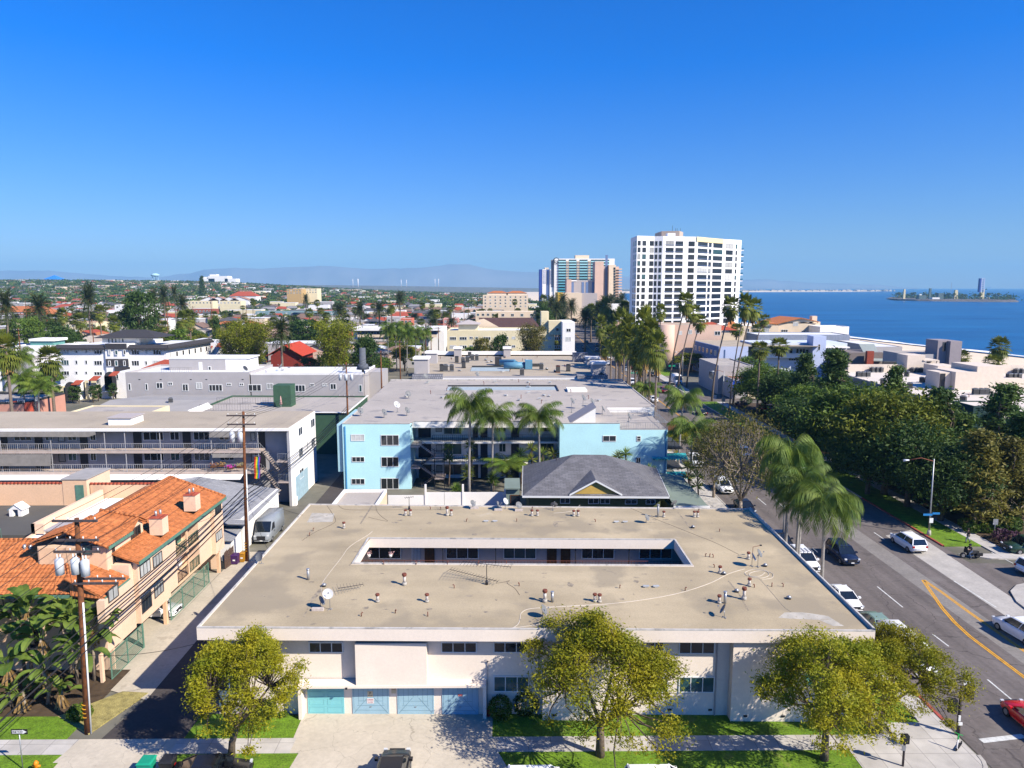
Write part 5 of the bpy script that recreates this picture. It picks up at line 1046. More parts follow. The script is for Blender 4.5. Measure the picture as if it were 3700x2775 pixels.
lg=thing('house','low house with wide pale grey roof and dark green gable end with white bargeboards','house',(-72,142,0))
b=MB(); b.box(-78.5,-58.5,126,156,0,5.8); b.build('wall',m_dkgreen,lg); b=MB(); b.slab([(-79,125,5.9),(-57.6,125,5.9),(-57.6,141,7.6),(-79,141,7.6)],.2); b.slab([(-57.6,157,6.2),(-79,157,6.2),(-79,141,7.6),(-57.6,141,7.6)],.2); b.build('roof',mat('pale_grey_felt',(.33,.31,.29),vary=.08,scale=.3),lg)
b=MB(); b.slab([(-59.2,125.5,5.6),(-56.6,125.5,8.2),(-56.6,134,8.2),(-59.2,134,5.6)],.12); b.slab([(-54.0,125.5,5.6),(-56.6,125.5,8.2),(-56.6,134,8.2),(-54.0,134,5.6)],.12); b.split('gable_roof',M_WALLW,lg); b=MB(); b.add([(-59,125.9,5.5),(-54.2,125.9,5.5),(-56.6,125.9,7.9)],[(0,1,2)]); b.build('gable',m_dkgreen,lg)
use(AC,(-66,139,7.4),.3,'white air conditioner on the wide pale grey roof','roof air conditioners'); use(DISH,(-76,128,6.2),.3,'dish on the wide pale grey roof left of the ridge','satellite dishes',1.5)
yb2=building('shed','small pale yellow flat roofed block just behind the gallery block roof','outbuilding',[(-77,124.5),(-62.5,124),(-62.5,131),(-77,131.5)],7.9,m_yel,m_greyr,0,.25,.25)
ht=thing('apartment_building','white four-storey building with black overhanging cornices and dark central bays','apartment building',(-110,210,0))
Yh=200; A_,B_,C_,D_=[PY(*r1(x,765),Yh).x for x in(458,845,1030,1325)]
b=MB(); b.box(A_,B_,Yh,Yh+22,0,13.2); b.box(B_+.001,C_-.001,Yh-.6,Yh+20,0,14.2); b.prism([(C_,Yh),(D_,Yh),(D_+1.8,Yh+26),(C_,Yh+26)],0,13.2); b.split('wall',M_WALLW,ht)
b=MB(); b.box(A_+.3,B_,Yh+.4,Yh+21.8,13.21,13.25); b.box(C_,D_-.4,Yh+.4,Yh+25.5,13.21,13.25); b.box(B_,C_,Yh+4,Yh+19.5,14.21,14.25); b.split('roof',m_flatw,ht)
b=MB(); b.slab([(A_-.8,Yh-1.1,13.1),(B_,Yh-1.1,13.1),(B_,Yh+.35,13.95),(A_-.4,Yh+.35,13.95)],.5); b.slab([(C_,Yh-1.1,13.1),(D_+1.0,Yh-1.1,13.1),(D_+.2,Yh+.35,13.95),(C_,Yh+.35,13.95)],.5); b.slab([(D_+1.1,Yh-1.0,13.1),(D_+2.9,Yh+26,13.1),(D_+1.6,Yh+26,13.95),(D_+.22,Yh+.35,13.95)],.5); b.split('cornice',m_char,ht)
b=MB()
for x0,x1 in((A_,B_),(C_,D_)):
 n=int((x1-x0)/1.0)
 for k in range(n):x=x0+(x1-x0)*(k+.5)/n; b.box(x-.12,x+.12,Yh-.7,Yh-.02,12.2,12.6)
b.split('bracket',M_FRAME,ht)
zb0,zb1=PY(*r1(900,755),Yh-.6).z,PY(*r1(900,800),Yh-.6).z; b=MB(); b.box(B_+.3,C_-.3,Yh-1.0,Yh-.61,zb1,zb0); z1_,z2_=PY(*r1(900,878),Yh-.6).z,PY(*r1(900,935),Yh-.6).z; b.box(B_+.2,C_-.1,Yh-.9,Yh-.61,z2_,z1_); b.box(C_-4,C_+.2,Yh-1.0,Yh-.61,2,PY(*r1(900,940),Yh-.6).z); b.split('dark_bay',m_char,ht)
xt0,xt1=PY(*r1(860,720),Yh+4).x,PY(*r1(1030,720),Yh+4).x; ztt=PY(*r1(900,705),Yh+4).z; b=MB(); b.box(xt0-1.5,xt1+3,Yh+3.9,Yh+12,14.25,ztt); b.build('tower_room',M_WALLW,ht)
hiproof(ht,xt0-2.2,xt1+8,Yh+3,Yh+13,ztt,2.0,m_char,.8,'x')
fh=Fc((A_,Yh),(D_,Yh)); fh2=Fc((B_,Yh-.9),(C_,Yh-.9))
for(y0,y1)in((803,840),(890,930),(978,1010)):
 wr(ht,fh,r1,[(488,y0-5,556,y1,3),(600,y0-2,624,y1-8,1),(678,y0-2,702,y1-8,1),(750,y0,820,y1,3),(1050,y0,1117,y1+5,3),(1158,y0+2,1180,y1-3,1),(1222,y0,1290,y1+5,3)],fw=.1)
 wr(ht,fh2,r1,[(864,y0+2,888,y1+4,1),(916,y0+2,944,y1+6,1),(984,y0+2,1006,y1+4,1)],fw=.1)
ft=Fc((xt0,Yh+3.9),(xt1,Yh+3.9)); wr(ht,ft,r1,[(860+k*28,712,880+k*28,750,1)for k in range(5)],fw=.1)
fs=Fc((D_,Yh),(D_+1.8,Yh+26))
for z in(10,6.8,3.6):
 for k in range(7):win(ht,fs,1.5+k*3.5,2.6+k*3.5,z,z+1.6,1,fw=.1)
yy=thing('apartment_building','cream and white spanish style flats with arched balcony and small red tile awnings','apartment building',(-110,190,0)); Yy=188
segs=[((420,1095),(520,1280),0,m_yel),((520,1075),(625,1280),1.2,M_WALLW),((625,1060),(735,1280),.2,m_yel),((735,1030),(850,1270),.8,M_WALLW),((850,1000),(975,1270),2.0,M_WALLW)]
for k,(p0,p1,d,m_)in enumerate(segs):a=PY(*r1(*p0),Yy); c_=PY(*r1(*p1),Yy); b=MB(); b.box(a.x,c_.x-.002,Yy-d+k*1.5,Yy+18,-.3,a.z); b.build('wall',m_,yy); b=MB(); b.box(a.x-.001*k,c_.x,Yy-d+k*1.5+.3,Yy+17.8,a.z+.001,a.z+.02); b.build('roof',m_flatw,yy)
a=PY(*r1(250,1000),Yy+18).x; b=MB(); b.box(a-20,PY(*r1(960,1000),Yy+18).x,Yy+18.01,Yy+40,0,8.6); b.build('rear_wing',M_WALLW,yy)
fy=Fc((-125,Yy-.6),(-90,Yy-.6))
for(x0,x1,y)in((435,500,1085),(618,682,1045),(758,820,1012),(915,970,975)):
 a=PY(*r1(x0,y),Yy+2); c_=PY(*r1(x1,y+25),Yy+2); b=MB(); b.slab([(a.x,Yy-1.0,c_.z),(c_.x,Yy-1.0,c_.z),(c_.x,Yy+1.4,a.z),(a.x,Yy+1.4,a.z)],.15); b.build('tile_awning',m_tiled,yy)
fy2=Fc((-125,Yy-1.22),(-90,Yy-1.22)); wr(yy,Fc((-125,Yy-.02),(-90,Yy-.02)),r1,[(440,1115,472,1160,1),(445,1220,475,1260,1),(378,1230,402,1275,1)],fw=.1)
fy3=Fc((-125,Yy+2.2),(-90,Yy+2.2)); wr(yy,fy3,r1,[(705,1045,730,1092,1),(712,1143,735,1185,1),(770,1045,800,1080,2)],fw=.1)
fy4=Fc((-125,Yy+3.9),(-90,Yy+3.9)); wr(yy,fy4,r1,[(858,1015,884,1060,1),(925,1000,950,1040,1),(862,1110,890,1150,1)],fw=.1)
fy5=Fc((-125,Yy-.0),(-90,Yy+.3));
for(x,y)in((566,1090),(880,1008)):
 p=PY(*r1(x,y),Yy-.3 if x<700 else Yy+3.8); b=MB(); b.box(p.x-1.6,p.x+1.6,p.y-.1,p.y+.02,p.z-4.2,p.z-.6); n=8
 b.add([(p.x+1.6*cos(pi*k/n),p.y-.1,p.z-.6+1.6*sin(pi*k/n))for k in range(n+1)],[tuple(range(n+1))]); b.split('arched_opening',m_char,yy); railing(yy,(p.x-2,p.y-.9),(p.x+2,p.y-.9),p.z-4.2,1.1,M_DARKM,.3,'balcony_railing',.03); b=MB(); b.box(p.x-2.1,p.x+2.1,p.y-1,p.y-.11,p.z-4.5,p.z-4.21); b.build('balcony',M_WALLW,yy)
rb=building('shop','low salmon and red building with dark roof edge behind the palms at the far left','building',[(-150,150),(-101,148),(-101,162),(-150,165)],5.6,mat('salmon_stucco',(.55,.27,.20),vary=.08,scale=.4),m_greyr,0,.4,.4,m_char)
b=MB(); x0=PY(*r1(100,1200),148.4).x; x1=PY(*r1(130,1200),148.4).x; b.box(x0,x1,148.3,149.2,0,6.2); x0=PY(*r1(205,1200),148.4).x; x1=PY(*r1(245,1200),148.4).x; b.box(x0,x1,147.8,149.2,0,6.0); b.split('red_bay',mat('brick_red_paint',(.50,.09,.05),vary=.06),rb)
fr_=Fc((-150,149.9),(-96,147.9)); wr(rb,fr_,r1,[(50,1215,90,1268,2),(140,1205,200,1250,3),(280,1180,305,1215,2)],fw=.1)
t,f,a,c_=bl('house','two-storey white house with teal upper walls left of the black corniced building','house',r1,(120,770),(500,850),215,14,M_WALLW,m_flatw,.3)
wr(t,f,r1,[(160,815,185,845,1),(250,815,270,835,1)]); bx(t,r1,(240,735),(425,778),219,6,mat('teal_glass_wall',(.12,.30,.27)),'upper_storey',9); bx(t,r1,(228,718),(430,736),218.5,7,M_WALLW,'upper_roof')
t,f,a,c_=bl('house','grey house with white lattice windows left of the cream spanish flats','house',r1,(20,870),(260,960),205,14,m_grst,m_greyr,.3); wr(t,f,r1,[(50,912,95,955,2)])
t,f,a,c_=bl('house','white spanish house with curved parapets and small red awnings behind the grey building','house',r1,(1486,750),(1790,860),235,16,M_WALLW,m_flatw,.4); wr(t,f,r1,[(1575,815,1597,848,1),(1655,808,1685,842,2),(1700,800,1712,830,1)])
b=MB(); a=PY(*r1(1640,775),234); c_=PY(*r1(1695,798),234); b.slab([(a.x,232.8,c_.z),(c_.x,232.8,c_.z),(c_.x,234.9,a.z),(a.x,234.9,a.z)],.15); a=PY(*r1(1735,752),234); c_=PY(*r1(1785,778),234); b.slab([(a.x,232.8,c_.z),(c_.x,232.8,c_.z),(c_.x,234.9,a.z),(a.x,234.9,a.z)],.15); b.split('tile_awning',m_tiled,t)
b=MB(); a=PY(*r1(1100,965),178); b.slab([(a.x,178,a.z),(a.x+9,178,a.z),(a.x+9,184,a.z+2),(a.x+4,184,a.z+2)],.2); t=thing('house','red tile roof corner peeking above the grey building left end','house',(a.x+4,180,0)); b.build('roof',m_tiled,t); b=MB(); b.box(a.x+.3,a.x+8.7,178.5,184,0,a.z-.2); b.build('wall',M_WALLW,t)
t=thing('house','bright red gabled house under the palm and beside the yellow-green trees','house',(-68,240,0)); p0,p1=PY(*r2(180,850),240),PY(*r2(460,920),240); pm=PY(*r2(290,795),246)
b=MB(); b.box(p0.x+1,p1.x-1,236,252,0,7.2); b.build('wall',mat('dark_red_boards',(.22,.03,.02),vary=.1),t); hiproof(t,p0.x+1,p1.x-1,236,252,7.4,3.6,mat('red_shingle',(.42,.05,.02),vary=.12,scale=2),1.2,'y',True,fas=MATS['dark_red_boards']); b=MB(); p=PY(*r2(378,850),238); b.box(p.x-.6,p.x+.6,237.5,238.8,6,p.z); b.build('chimney',m_tiled,t)
cb=building('apartment_building','building with tan flat roof, white corner turrets, blue ducts and grey shingle parapets','apartment building',[(-20.2,155),(22.2,155),(20.6,205),(-20.2,205)],10.2,M_WALLW,m_roofb,0,.35,.3,m_grst)
fc_=lambda x,y:G(*r2(x,y),10.3)
def tur(R,p0,p1,Y,w_,zt,lab='turret'):
 a=PY(*R(*p0),Y); c_=PY(*R(*p1),Y); b=MB(); b.box(a.x,c_.x,Y,Y+w_,8,a.z-.5); o=b.build(lab,m_grst,cb); b=MB(); b.box(a.x-.25,c_.x+.25,Y-.25,Y+w_+.25,a.z-.499,a.z); b.build('turret_cap',M_WALLW,o)
tur(r2,(1318,865),(1430,985),161,3.5,0); tur(r2,(1412,820),(1500,900),184,3.5,0); tur(r2,(1638,785),(1695,860),202,3,0); tur(r3,(755,1170),(860,1290),160,3.5,0); tur(r3,(712,1130),(808,1215),176,3.5,0); tur(r2,(2035,785),(2090,860),202,3,0)
b=MB(); a=PY(*r3(597,1095),188); c_=PY(*r3(715,1190),188); b.box(a.x,c_.x,188,189.5,8,a.z); a=PY(*r2(1305,1000),154.9); c_=PY(*r2(1548,1040),154.9); b.box(a.x,c_.x,154.6,155.9,8.5,a.z); a=PY(*r3(632,1272),154.9); c_=PY(*r3(875,1315),154.9); b.box(a.x,c_.x,154.6,155.9,8.5,a.z); b.split('shingle_parapet',brickmat('grey_scale_shingle',(.24,.24,.27),(.32,.32,.35),(.12,.12,.13),.45,.5,.05,axis='XZ',bumpd=.03),cb)
b=MB(); b.box(-20.2,20.6,204.7,205,10.2,11.6); b.build('rear_parapet',M_WALLW,cb)
a=PY(*r3(825,1250),155.5); b=MB(); b.add([(a.x-1.5,154.6,a.z-1.2),(a.x+1.5,154.6,a.z-1.2),(a.x+1.5,156,a.z-1.2),(a.x-1.5,156,a.z-1.2),(a.x,155.3,a.z+.1)],[(0,1,4),(1,2,4),(2,3,4),(3,0,4)]); b.build('dormer_point',m_char,cb)
m_duct=mat('blue_duct',(.10,.25,.36),rough=.5,vary=.1)
dc=thing('roof_duct','pair of large light blue ventilation ducts on the tan roof','duct',G(*r2(2090,920),10.3)); b=MB(); A0,A1=G(*r2(2000,905),11.2),G(*r2(2120,905),11.2); b.tube([A0,A1,A1+Vector((.3,-1.2,-.2))],.75,12); b.build('duct',m_duct,dc)
b=MB(); A0,A1=G(*r2(2035,930),11.1),G(*r2(2190,930),11.1); b.tube([A0,A1+Vector((.5,0,0))],.85,12); b.build('duct',m_duct,dc); b=MB(); b.box(A1.x+.5,A1.x+2.2,A1.y-1.2,A1.y+1.2,10.3,12.4); b.build('fan_box',m_duct,dc); b=MB(); A0=G(*r2(1965,900),11.1); b.box(A0.x,A0.x+1.7,A0.y-1,A0.y+1,10.3,12.3); b.build('fan_box',m_char,dc)
b=MB(); p0,p1=G(*r2(1770,970),10.3),G(*r2(2080,945),10.3); b.box(p0.x,p1.x,p0.y-1,p1.y,10.24,10.30); b.build('light_well',MATS['well_shade'],cb); b=MB(); b.box(p0.x,p1.x,p1.y,p1.y+.3,10.3,10.7); b.box(G(*r2(2150,980),10.3).x,p1.x+8,p1.y+2,p1.y+2.3,10.3,11); b.split('well_kerb',M_DARKF,cb)
for k,(R,x,y)in enumerate([(r2,1660,905),(r2,1710,915),(r2,1745,905),(r2,1763,870),(r2,1785,890),(r2,1820,890),(r2,1540,975),(r2,1572,975),(r2,1620,975),(r2,1715,948),(r3,345,1230),(r3,478,1250),(r3,560,1240),(r3,190,1275)]):use(AC,G(*R(x,y),10.3),0,'dark air conditioner on the tan roof behind the blue building','condensers on the tan roof',(1.25,1.25,1.7),mats={'galvanised_metal':M_DARKM}if k%3==0 else{'galvanised_metal':M_RUST}if k==11 else None)
for k in range(26):use([JP,CAP,CONE][k%3],(RNG.uniform(-18,19),RNG.uniform(157,200),10.26),RNG.random()*6,'small fitting on the tan roof behind the blue building','fittings on the rear tan roof',2.0)
t,f,a,c_=bl('apartment_building','long cream building with white window frames, brown shingle roof behind and belfry','apartment building',r2,(1582,650),(2440,840),270,20,m_yel,m_flatw,.5)
for y0,y1 in((700,728),(768,796)):
 wr(t,f,r2,[(1604,y0,1657,y1,3),(1682,y0,1742,y1,3),(1762,y0,1790,y0+20,2),(1808,y0,1830,y0+20,2),(1872,y0,1932,y1,3),(1962,y0,1990,y0+20,2),(2045,y0,2075,y0+20,2),(2100,y0,2130,y0+20,2)],fw=.14)
 wr(t,f,r3,[(398,y0+268,425,y0+288,2),(450,y0+268,498,y0+295,3)],fw=.14)
bx(t,r3,(515,850),(612,1060),262,20,M_WALLW,'white_end',0); f2=Fc((15,262),(28,262)); wr(t,f2,r3,[(545,900,582,928,2),(540,968,582,1002,2)],fw=.14); bx(t,r3,(345,765),(405,850),274,8,m_yel,'belfry',12); bx(t,r3,(405,840),(515,910),269.5,8,m_yel,'wing',12); f3=Fc((10,269.5),(25,269.5)); wr(t,f3,r3,[(460,895,488,922,1)],fw=.12)
bx(t,r2,(1672,600),(1828,650),276,10,m_yel,'tower_room',12); a=PY(*r2(1660,600),275); c_=PY(*r2(1840,600),275); hiproof(t,a.x,c_.x,275,284,a.z,1.6,m_shade,.4)
t=thing('hall','hall with broad dark brown shingle roof and curved cream gable behind the cream building','hall',(5,300,0)); a=PY(*r2(1790,640),292); c_=PY(*r3(340,860),292); b=MB(); b.box(a.x,c_.x,292,312,0,a.z-.5); b.build('wall',m_yel,t); zr=PY(*r2(1900,548),302).z
b=MB(); b.slab([(a.x+4,291,a.z+.6),(c_.x,291,a.z+.6),(c_.x-3,302,zr),(a.x+2,302,zr)],.2); b.build('roof',mat('dark_brown_shingle',(.085,.045,.04),vary=.1,scale=.5),t); b=MB(); n=8; A1=PY(*r2(1745,605),296); b.add([(A1.x+14*k/n,291.5+k*.05,a.z+(zr-a.z)*sin(pi*.5*min(1,k/4))if k<=4 else zr-(zr-a.z)*(k-4)/4*.9)for k in range(n+1)]+[(A1.x+14,291.9,a.z-1),(A1.x,291.5,a.z-1)],[tuple(range(n+3))]); b.build('gable',m_beige,t)
t,f,a,c_=bl('apartment_building','long white building with dark upper gallery beyond the yellow-green trees','apartment building',r2,(830,628),(1560,760),325,16,M_WALLW,m_flatw,.3)
bx(t,r2,(865,655),(1500,682),324.9,1,m_perid,'gallery_back'); b=MB(); a=PY(*r2(830,628),321); c_=PY(*r2(1530,652),321); b.box(a.x,c_.x,321,325,c_.z,a.z); b.build('roof_overhang',M_WALLW,t); a=PY(*r2(865,684),322); c_=PY(*r2(1500,705),322); b=MB(); b.box(a.x,c_.x,322,322.3,c_.z,a.z); b.build('parapet_wall',m_beige,t)
fg=Fc((-90,324.8),(-20,324.8)); wr(t,fg,r2,[(880+k*46,660,905+k*46,680,1)for k in range(13)],fw=.1,pane=M_GLASS)
def mid(label,R,p0,p1,Y,dep,wall,roof=None,wins=0,rows=1,z0=None,cat='apartment building',name='apartment_building',ww=1.6):
 zz=gz(PY(*R(*p0),Y).x,Y)
 t,f,a,c_=bl(name,label,cat,R,p0,p1,Y,dep,wall,roof or m_flatw,.4,zz if z0 is None else z0)
 if wins:
  h=a.z-(PY(*R(*p1),Y).z)
  for r in range(rows):
   for k in range(wins):u=f.L*(k+.5)/wins; z=a.z-.9-(r+.0)*3.0-1.7; win(t,f,u-ww/2,u+ww/2,z,z+1.5,2,fw=.12)
 return t
mid('long blue-grey two-storey block between palms in the middle distance',r2,(50,497),(685,590),620,14,mat('dusty_blue_wall',(.20,.31,.34),vary=.05),m_roofb,14,2)
mid('pink-beige block of flats with two red tile roof pieces in the distance',r2,(1868,368),(2230,470),700,25,m_beige,None,9,4)
mid('salmon pink low block under the palms left of the utility poles',r2,(1210,555),(1300,610),420,12,mat('coral_wall',(.55,.16,.10)),None,3,1)
mid('pale pink low shop block right of the row of utility poles',r2,(1550,555),(1670,600),430,12,mat('rose_wall',(.60,.28,.24)),None,3,1)
mid('beige parking block with dark slot openings',r2,(1810,500),(2212,555),430,14,m_beige,None,10,1)
mid('cream block with pitched end and two window columns',r3,(0,765),(305,815),380,14,m_beige,None,4,1)
mid('pale yellow two-storey block with many windows far left of centre',r1,(1500,415),(1700,450),760,14,m_yel,m_roofb,7,1)
mid('cream two-storey row right of the pale yellow block',r1,(1755,415),(1925,450),740,14,m_yel,m_roofb,6,1)
mid('white walled building with brown awning roof and tower in the left middle',r1,(915,445),(1185,520),560,16,M_WALLW,mat('brown_roofing',(.13,.075,.05),vary=.1),6,1)
mid('long white block with red tile edge left of the palms',r1,(940,575),(1320,640),430,14,M_WALLW,m_tiled,9,1)
mid('white block with low pink wall beside a date palm',r1,(520,585),(770,640),400,14,m_yel,m_tiled,6,1)
mid('yellow-brown flats with stepped roofs among trees far off',r2,(300,320),(420,375),900,20,mat('ochre_wall',(.5,.33,.14)),None,5,2)
mid('cream flats with stepped roofs right of the ochre ones',r2,(430,315),(545,360),920,20,m_yel,None,5,2)
mid('grey low roofed shop block at the right of the date palms',r2,(1100,545),(1205,600),440,12,m_grst,m_flatw,3,1)
mid('white block with dark car ports beyond the hotel',r1,(1500,480),(1700,520),640,14,mat('brick_front',(.28,.08,.05)),m_roofb,7,1)
def house(label,x,y,w_,d,h,wall,roof,rh=2.2,axis='x',gable=True,wins=3,rz=0,group=None,cat='house',name='house'):
 z=gz(x,y); t=thing(name,label,cat,(x,y,z),group)
 b=MB(); b.box(x-w_/2,x+w_/2,y-d/2,y+d/2,z-2,z+h); b.build('wall',wall,t)
 hiproof(t,x-w_/2,x+w_/2,y-d/2,y+d/2,z+h+.1,rh,roof,.5,axis,gable,fas=wall)
 f=Fc((x-w_/2,y-d/2),(x+w_/2,y-d/2))
 for k in range(wins):u=w_*(k+.5)/wins; win(t,f,u-.6,u+.6,z+1.2,z+2.5,1,fw=.12)
 t.rotation_euler.z=rz; return t
p=PY(*r1(220,395),640); house('orange-red tile roofed house far left with wide hip roof',p.x,640,46,18,8,M_WALLW,m_tile,5,'x',False,6)
p=PY(*r1(340,400),600); house('small orange-red tile roofed wing beside the wide hip roof',p.x,606,22,12,7,M_WALLW,m_tile,3,'x',False,3)
p=PY(*r1(1955,300),980); house('white house with bright red hip roof standing above the trees',p.x,980,36,18,14,M_WALLW,m_tiled,6,'x',False,5)
for(x,y,l)in((1690,360,'left'),(1760,370,'second'),(1850,360,'third'),(1930,365,'right')):p=PY(*r1(x,y),880); house('white gabled townhouse with pale brown roof, %s one of the row far off'%l,p.x,880,22,14,12,M_WALLW,mat('pale_brown_roof',(.36,.20,.14),vary=.1),4,'y',True,3,group='row of white townhouses')
for(x,l)in((1985,'left'),(2140,'right')):p=PY(*r2(x,345),690); house('bright red tile roof on the pink-beige block, %s piece'%l,p.x,712,20,12,24,m_beige,m_tile,2,'x',False,0)
pb_=thing('apartment_building','periwinkle blue block with blank sunlit end wall and slate blue side','apartment building',(68,245,0)); Yp=232
a=PY(*r3(1562,990),Yp+16); c_=PY(*r3(1765,1045),Yp); e_=PY(*r4(10,770),Yp); zt=c_.z
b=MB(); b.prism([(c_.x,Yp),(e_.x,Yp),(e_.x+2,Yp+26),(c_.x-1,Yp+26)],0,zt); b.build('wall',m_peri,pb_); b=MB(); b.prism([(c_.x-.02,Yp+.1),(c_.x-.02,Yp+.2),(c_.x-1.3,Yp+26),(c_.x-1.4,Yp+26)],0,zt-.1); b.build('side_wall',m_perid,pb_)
b=MB(); b.prism([(c_.x+.2,Yp+.3),(e_.x+24,Yp+.3),(e_.x+24,Yp+28),(c_.x-.8,Yp+28)],zt+.01,zt+.05); b.build('roof',m_roofb,pb_)
fsd=Fc((c_.x-.05,Yp),(c_.x-1.35,Yp+26)); fsd=Fc((c_.x-1.42,Yp+26),(c_.x-.06,Yp))
for z in(1.2,4.4,7.4):
 for k in range(6):win(pb_,fsd,1.5+k*4.1,3.6+k*4.1,z,z+1.7,2,fw=.1)
b=MB(); p=PY(*r3(1812,1100),Yp-.1); b.box(p.x-.15,p.x+.15,Yp-.15,Yp-.001,0,zt-1); b.build('downpipe',m_perid,pb_)
pw=thing('apartment_building','pale blue galleried block with stair tower and white parapets near the beach','apartment building',(90,236,0)); z2=lambda x,y:(2500+x/3.16,1150+y/3.16)
Yq=236; A=PY(*z2(730,330),Yq); Bq=PY(*z2(1800,330),Yq)
b=MB(); b.box(A.x,Bq.x,Yq+1.6,Yq+16,0,PY(*z2(730,290),Yq).z); b.build('wall',mat('pale_blue_white_wall',(.55,.60,.68),vary=.05),pw)
b=MB(); b.box(A.x,PY(*z2(1400,330),Yq).x,Yq,Yq+.3,PY(*z2(0,455),Yq).z,PY(*z2(0,402),Yq).z); b.box(A.x,PY(*z2(1410,330),Yq).x,Yq-.3,Yq+2,PY(*z2(0,342),Yq).z,PY(*z2(0,328),Yq).z); b.box(PY(*z2(1520,330),Yq).x,Bq.x,Yq,Yq+.3,PY(*z2(0,440),Yq).z,PY(*z2(0,402),Yq).z); b.box(PY(*z2(1515,330),Yq).x,Bq.x,Yq-.3,Yq+2,PY(*z2(0,342),Yq).z,PY(*z2(0,328),Yq).z); b.split('balcony_parapet',M_WALLW,pw)
fq=Fc((A.x,Yq+1.58),(Bq.x,Yq+1.58));
for r in[(1115,345,1150,400,1),(1190,345,1220,400,1),(1230,345,1290,400,2),(1295,355,1340,400,1),(1540,360,1600,402,2),(1670,360,1760,402,3),(1105,455,1215,485,4)]:u0,z1_=fq.pix(*z2(r[0],r[1])); u1,z0_=fq.pix(*z2(r[2],r[3])); win(pw,fq,u0,u1,z0_,z1_,r[4],pane=M_GLASS,fw=.1)
p0,p1=PY(*z2(1390,205),Yq-2),PY(*z2(1520,500),Yq-2); b=MB(); b.box(p0.x,p1.x,Yq-2,Yq+3,0,p0.z); b.build('stair_tower',m_peri,pw); fst=Fc((p0.x,Yq-2),(p1.x,Yq-2)); u0,z1_=fst.pix(*z2(1443,298)); u1,z0_=fst.pix(*z2(1463,365)); win(pw,fst,u0,u1,z0_,z1_,1,pane=M_GLASS)
gh=thing('house','taupe house with steep pale grey roof plane and brick red chimney','house',(118,222,0)); A=PY(*z2(1800,350),225); Bq=PY(*z2(2195,520),225)
b=MB(); b.box(A.x,Bq.x,225,236,0,A.z-1.2); b.build('wall',mat('taupe_wall',(.20,.165,.15),vary=.06),gh)
a=PY(*z2(1905,300),232); c_=PY(*z2(2080,300),232); d=PY(*z2(2190,485),224); e_=PY(*z2(2010,480),224); b=MB(); b.slab([(e_.x,224,e_.z),(d.x,224,d.z),(c_.x,232,c_.z+.2),(a.x,232,a.z+.2)],.25); b.build('roof',mat('pale_slate_roof',(.25,.28,.27),vary=.06),gh); a=PY(*z2(1998,375),223); c_=PY(*z2(2065,520),223); b=MB(); b.box(a.x,c_.x,222.6,223.8,0,a.z); b.build('chimney',mat('brick_red_paint2',(.30,.06,.035),vary=.15,scale=3),gh)
t,f,a,c_=bl('house','grey two-storey corner building with white lattice window below the periwinkle block','house',r3,(1762,1195),(2030,1327),198,20,m_grst,m_greyr,.3);
f=Fc((a.x,198),(c_.x,198)); wr(t,f,r3,[(1850,1278,1870,1310,1)]); fsd=Fc((a.x-.02,218),(a.x-.02,198)); win(t,fsd,11,15.5,3.4,5.6,3)
t,f,a,c_=bl('shop','small beige corner building with blue slanted awning','shop',z2,(455,690),(660,900),190,12,m_grst,mat('red_roofing',(.33,.15,.09),vary=.2),.3)
b=MB(); a=PY(*z2(435,715),189); c_=PY(*z2(640,800),187.5); b.slab([(a.x,186.5,c_.z+.4),(c_.x,187,c_.z-.3),(c_.x,190,c_.z+1.5),(a.x+1,190,a.z)],.1); b.build('awning',mat('royal_blue_awning',(.01,.05,.35),vary=.05),t); f=Fc((a.x,189.95),(c_.x,189.95)); wr(t,f,r3,[(0,0,1,1)])if 0 else None
for k in range(6):win(t,f,1.2+k*1.7,2.4+k*1.7,1.0,2.8,1,fr=M_FRAME)
bx(t,z2,(645,720),(770,920),189.8,6,m_yel,'front_bay',0)
ob=thing('apartment_building','peach building with orange tile gable roof and chimneys above the beach','apartment building',(120,330,0)); Yo=330
A,Bq=PY(*z2(985,110),Yo),PY(*z2(1355,160),Yo); b=MB(); b.box(A.x,Bq.x+4,Yo,Yo+22,0,PY(*z2(985,60),Yo).z); b.build('wall',m_beige,ob);
zt0,ztp=PY(*z2(985,55),Yo).z,PY(*z2(1240,-8),Yo).z; xm=PY(*z2(1240,0),Yo).x; xr=PY(*z2(1440,30),Yo).x; xl=PY(*z2(950,50),Yo).x
b=MB(); b.add([(A.x,Yo-.01,zt0),(xr-1,Yo-.01,PY(*z2(1430,40),Yo).z),(xm,Yo-.01,ztp-.2),(A.x,Yo+.5,zt0),(xr-1,Yo+.5,PY(*z2(1430,40),Yo).z),(xm,Yo+.5,ztp-.2)],[(0,1,2),(5,4,3)]); b.build('gable',m_beige,ob)
b=MB(); b.slab([(xl,Yo-1,zt0-.3),(xl-2,Yo+20,zt0-.3),(xm-2,Yo+20,ztp),(xm,Yo-1,ztp)],.3); b.slab([(xr,Yo-1,PY(*z2(1440,35),Yo).z),(xr,Yo+20,PY(*z2(1440,35),Yo).z),(xm-2,Yo+20,ztp),(xm,Yo-1,ztp)],.3); b.split('roof',m_tile,ob)
for(x0,x1,y)in((1375,1432,-25),(1440,1468,40)):a=PY(*z2(x0,y),Yo+4); c_=PY(*z2(x1,y),Yo+4); b=MB(); b.box(a.x,c_.x,Yo+4,Yo+7,5,a.z); b.build('chimney',m_beige,ob)
fo=Fc((A.x,Yo-.02),(Bq.x,Yo-.02));
for r in[(1158,45,1213,88,2),(1018,128,1095,160,3),(1253,138,1295,160,2)]:u0,z1_=fo.pix(*z2(r[0],r[1])); u1,z0_=fo.pix(*z2(r[2],r[3])); win(ob,fo,u0,u1,z0_,z1_,r[4],fw=.12)
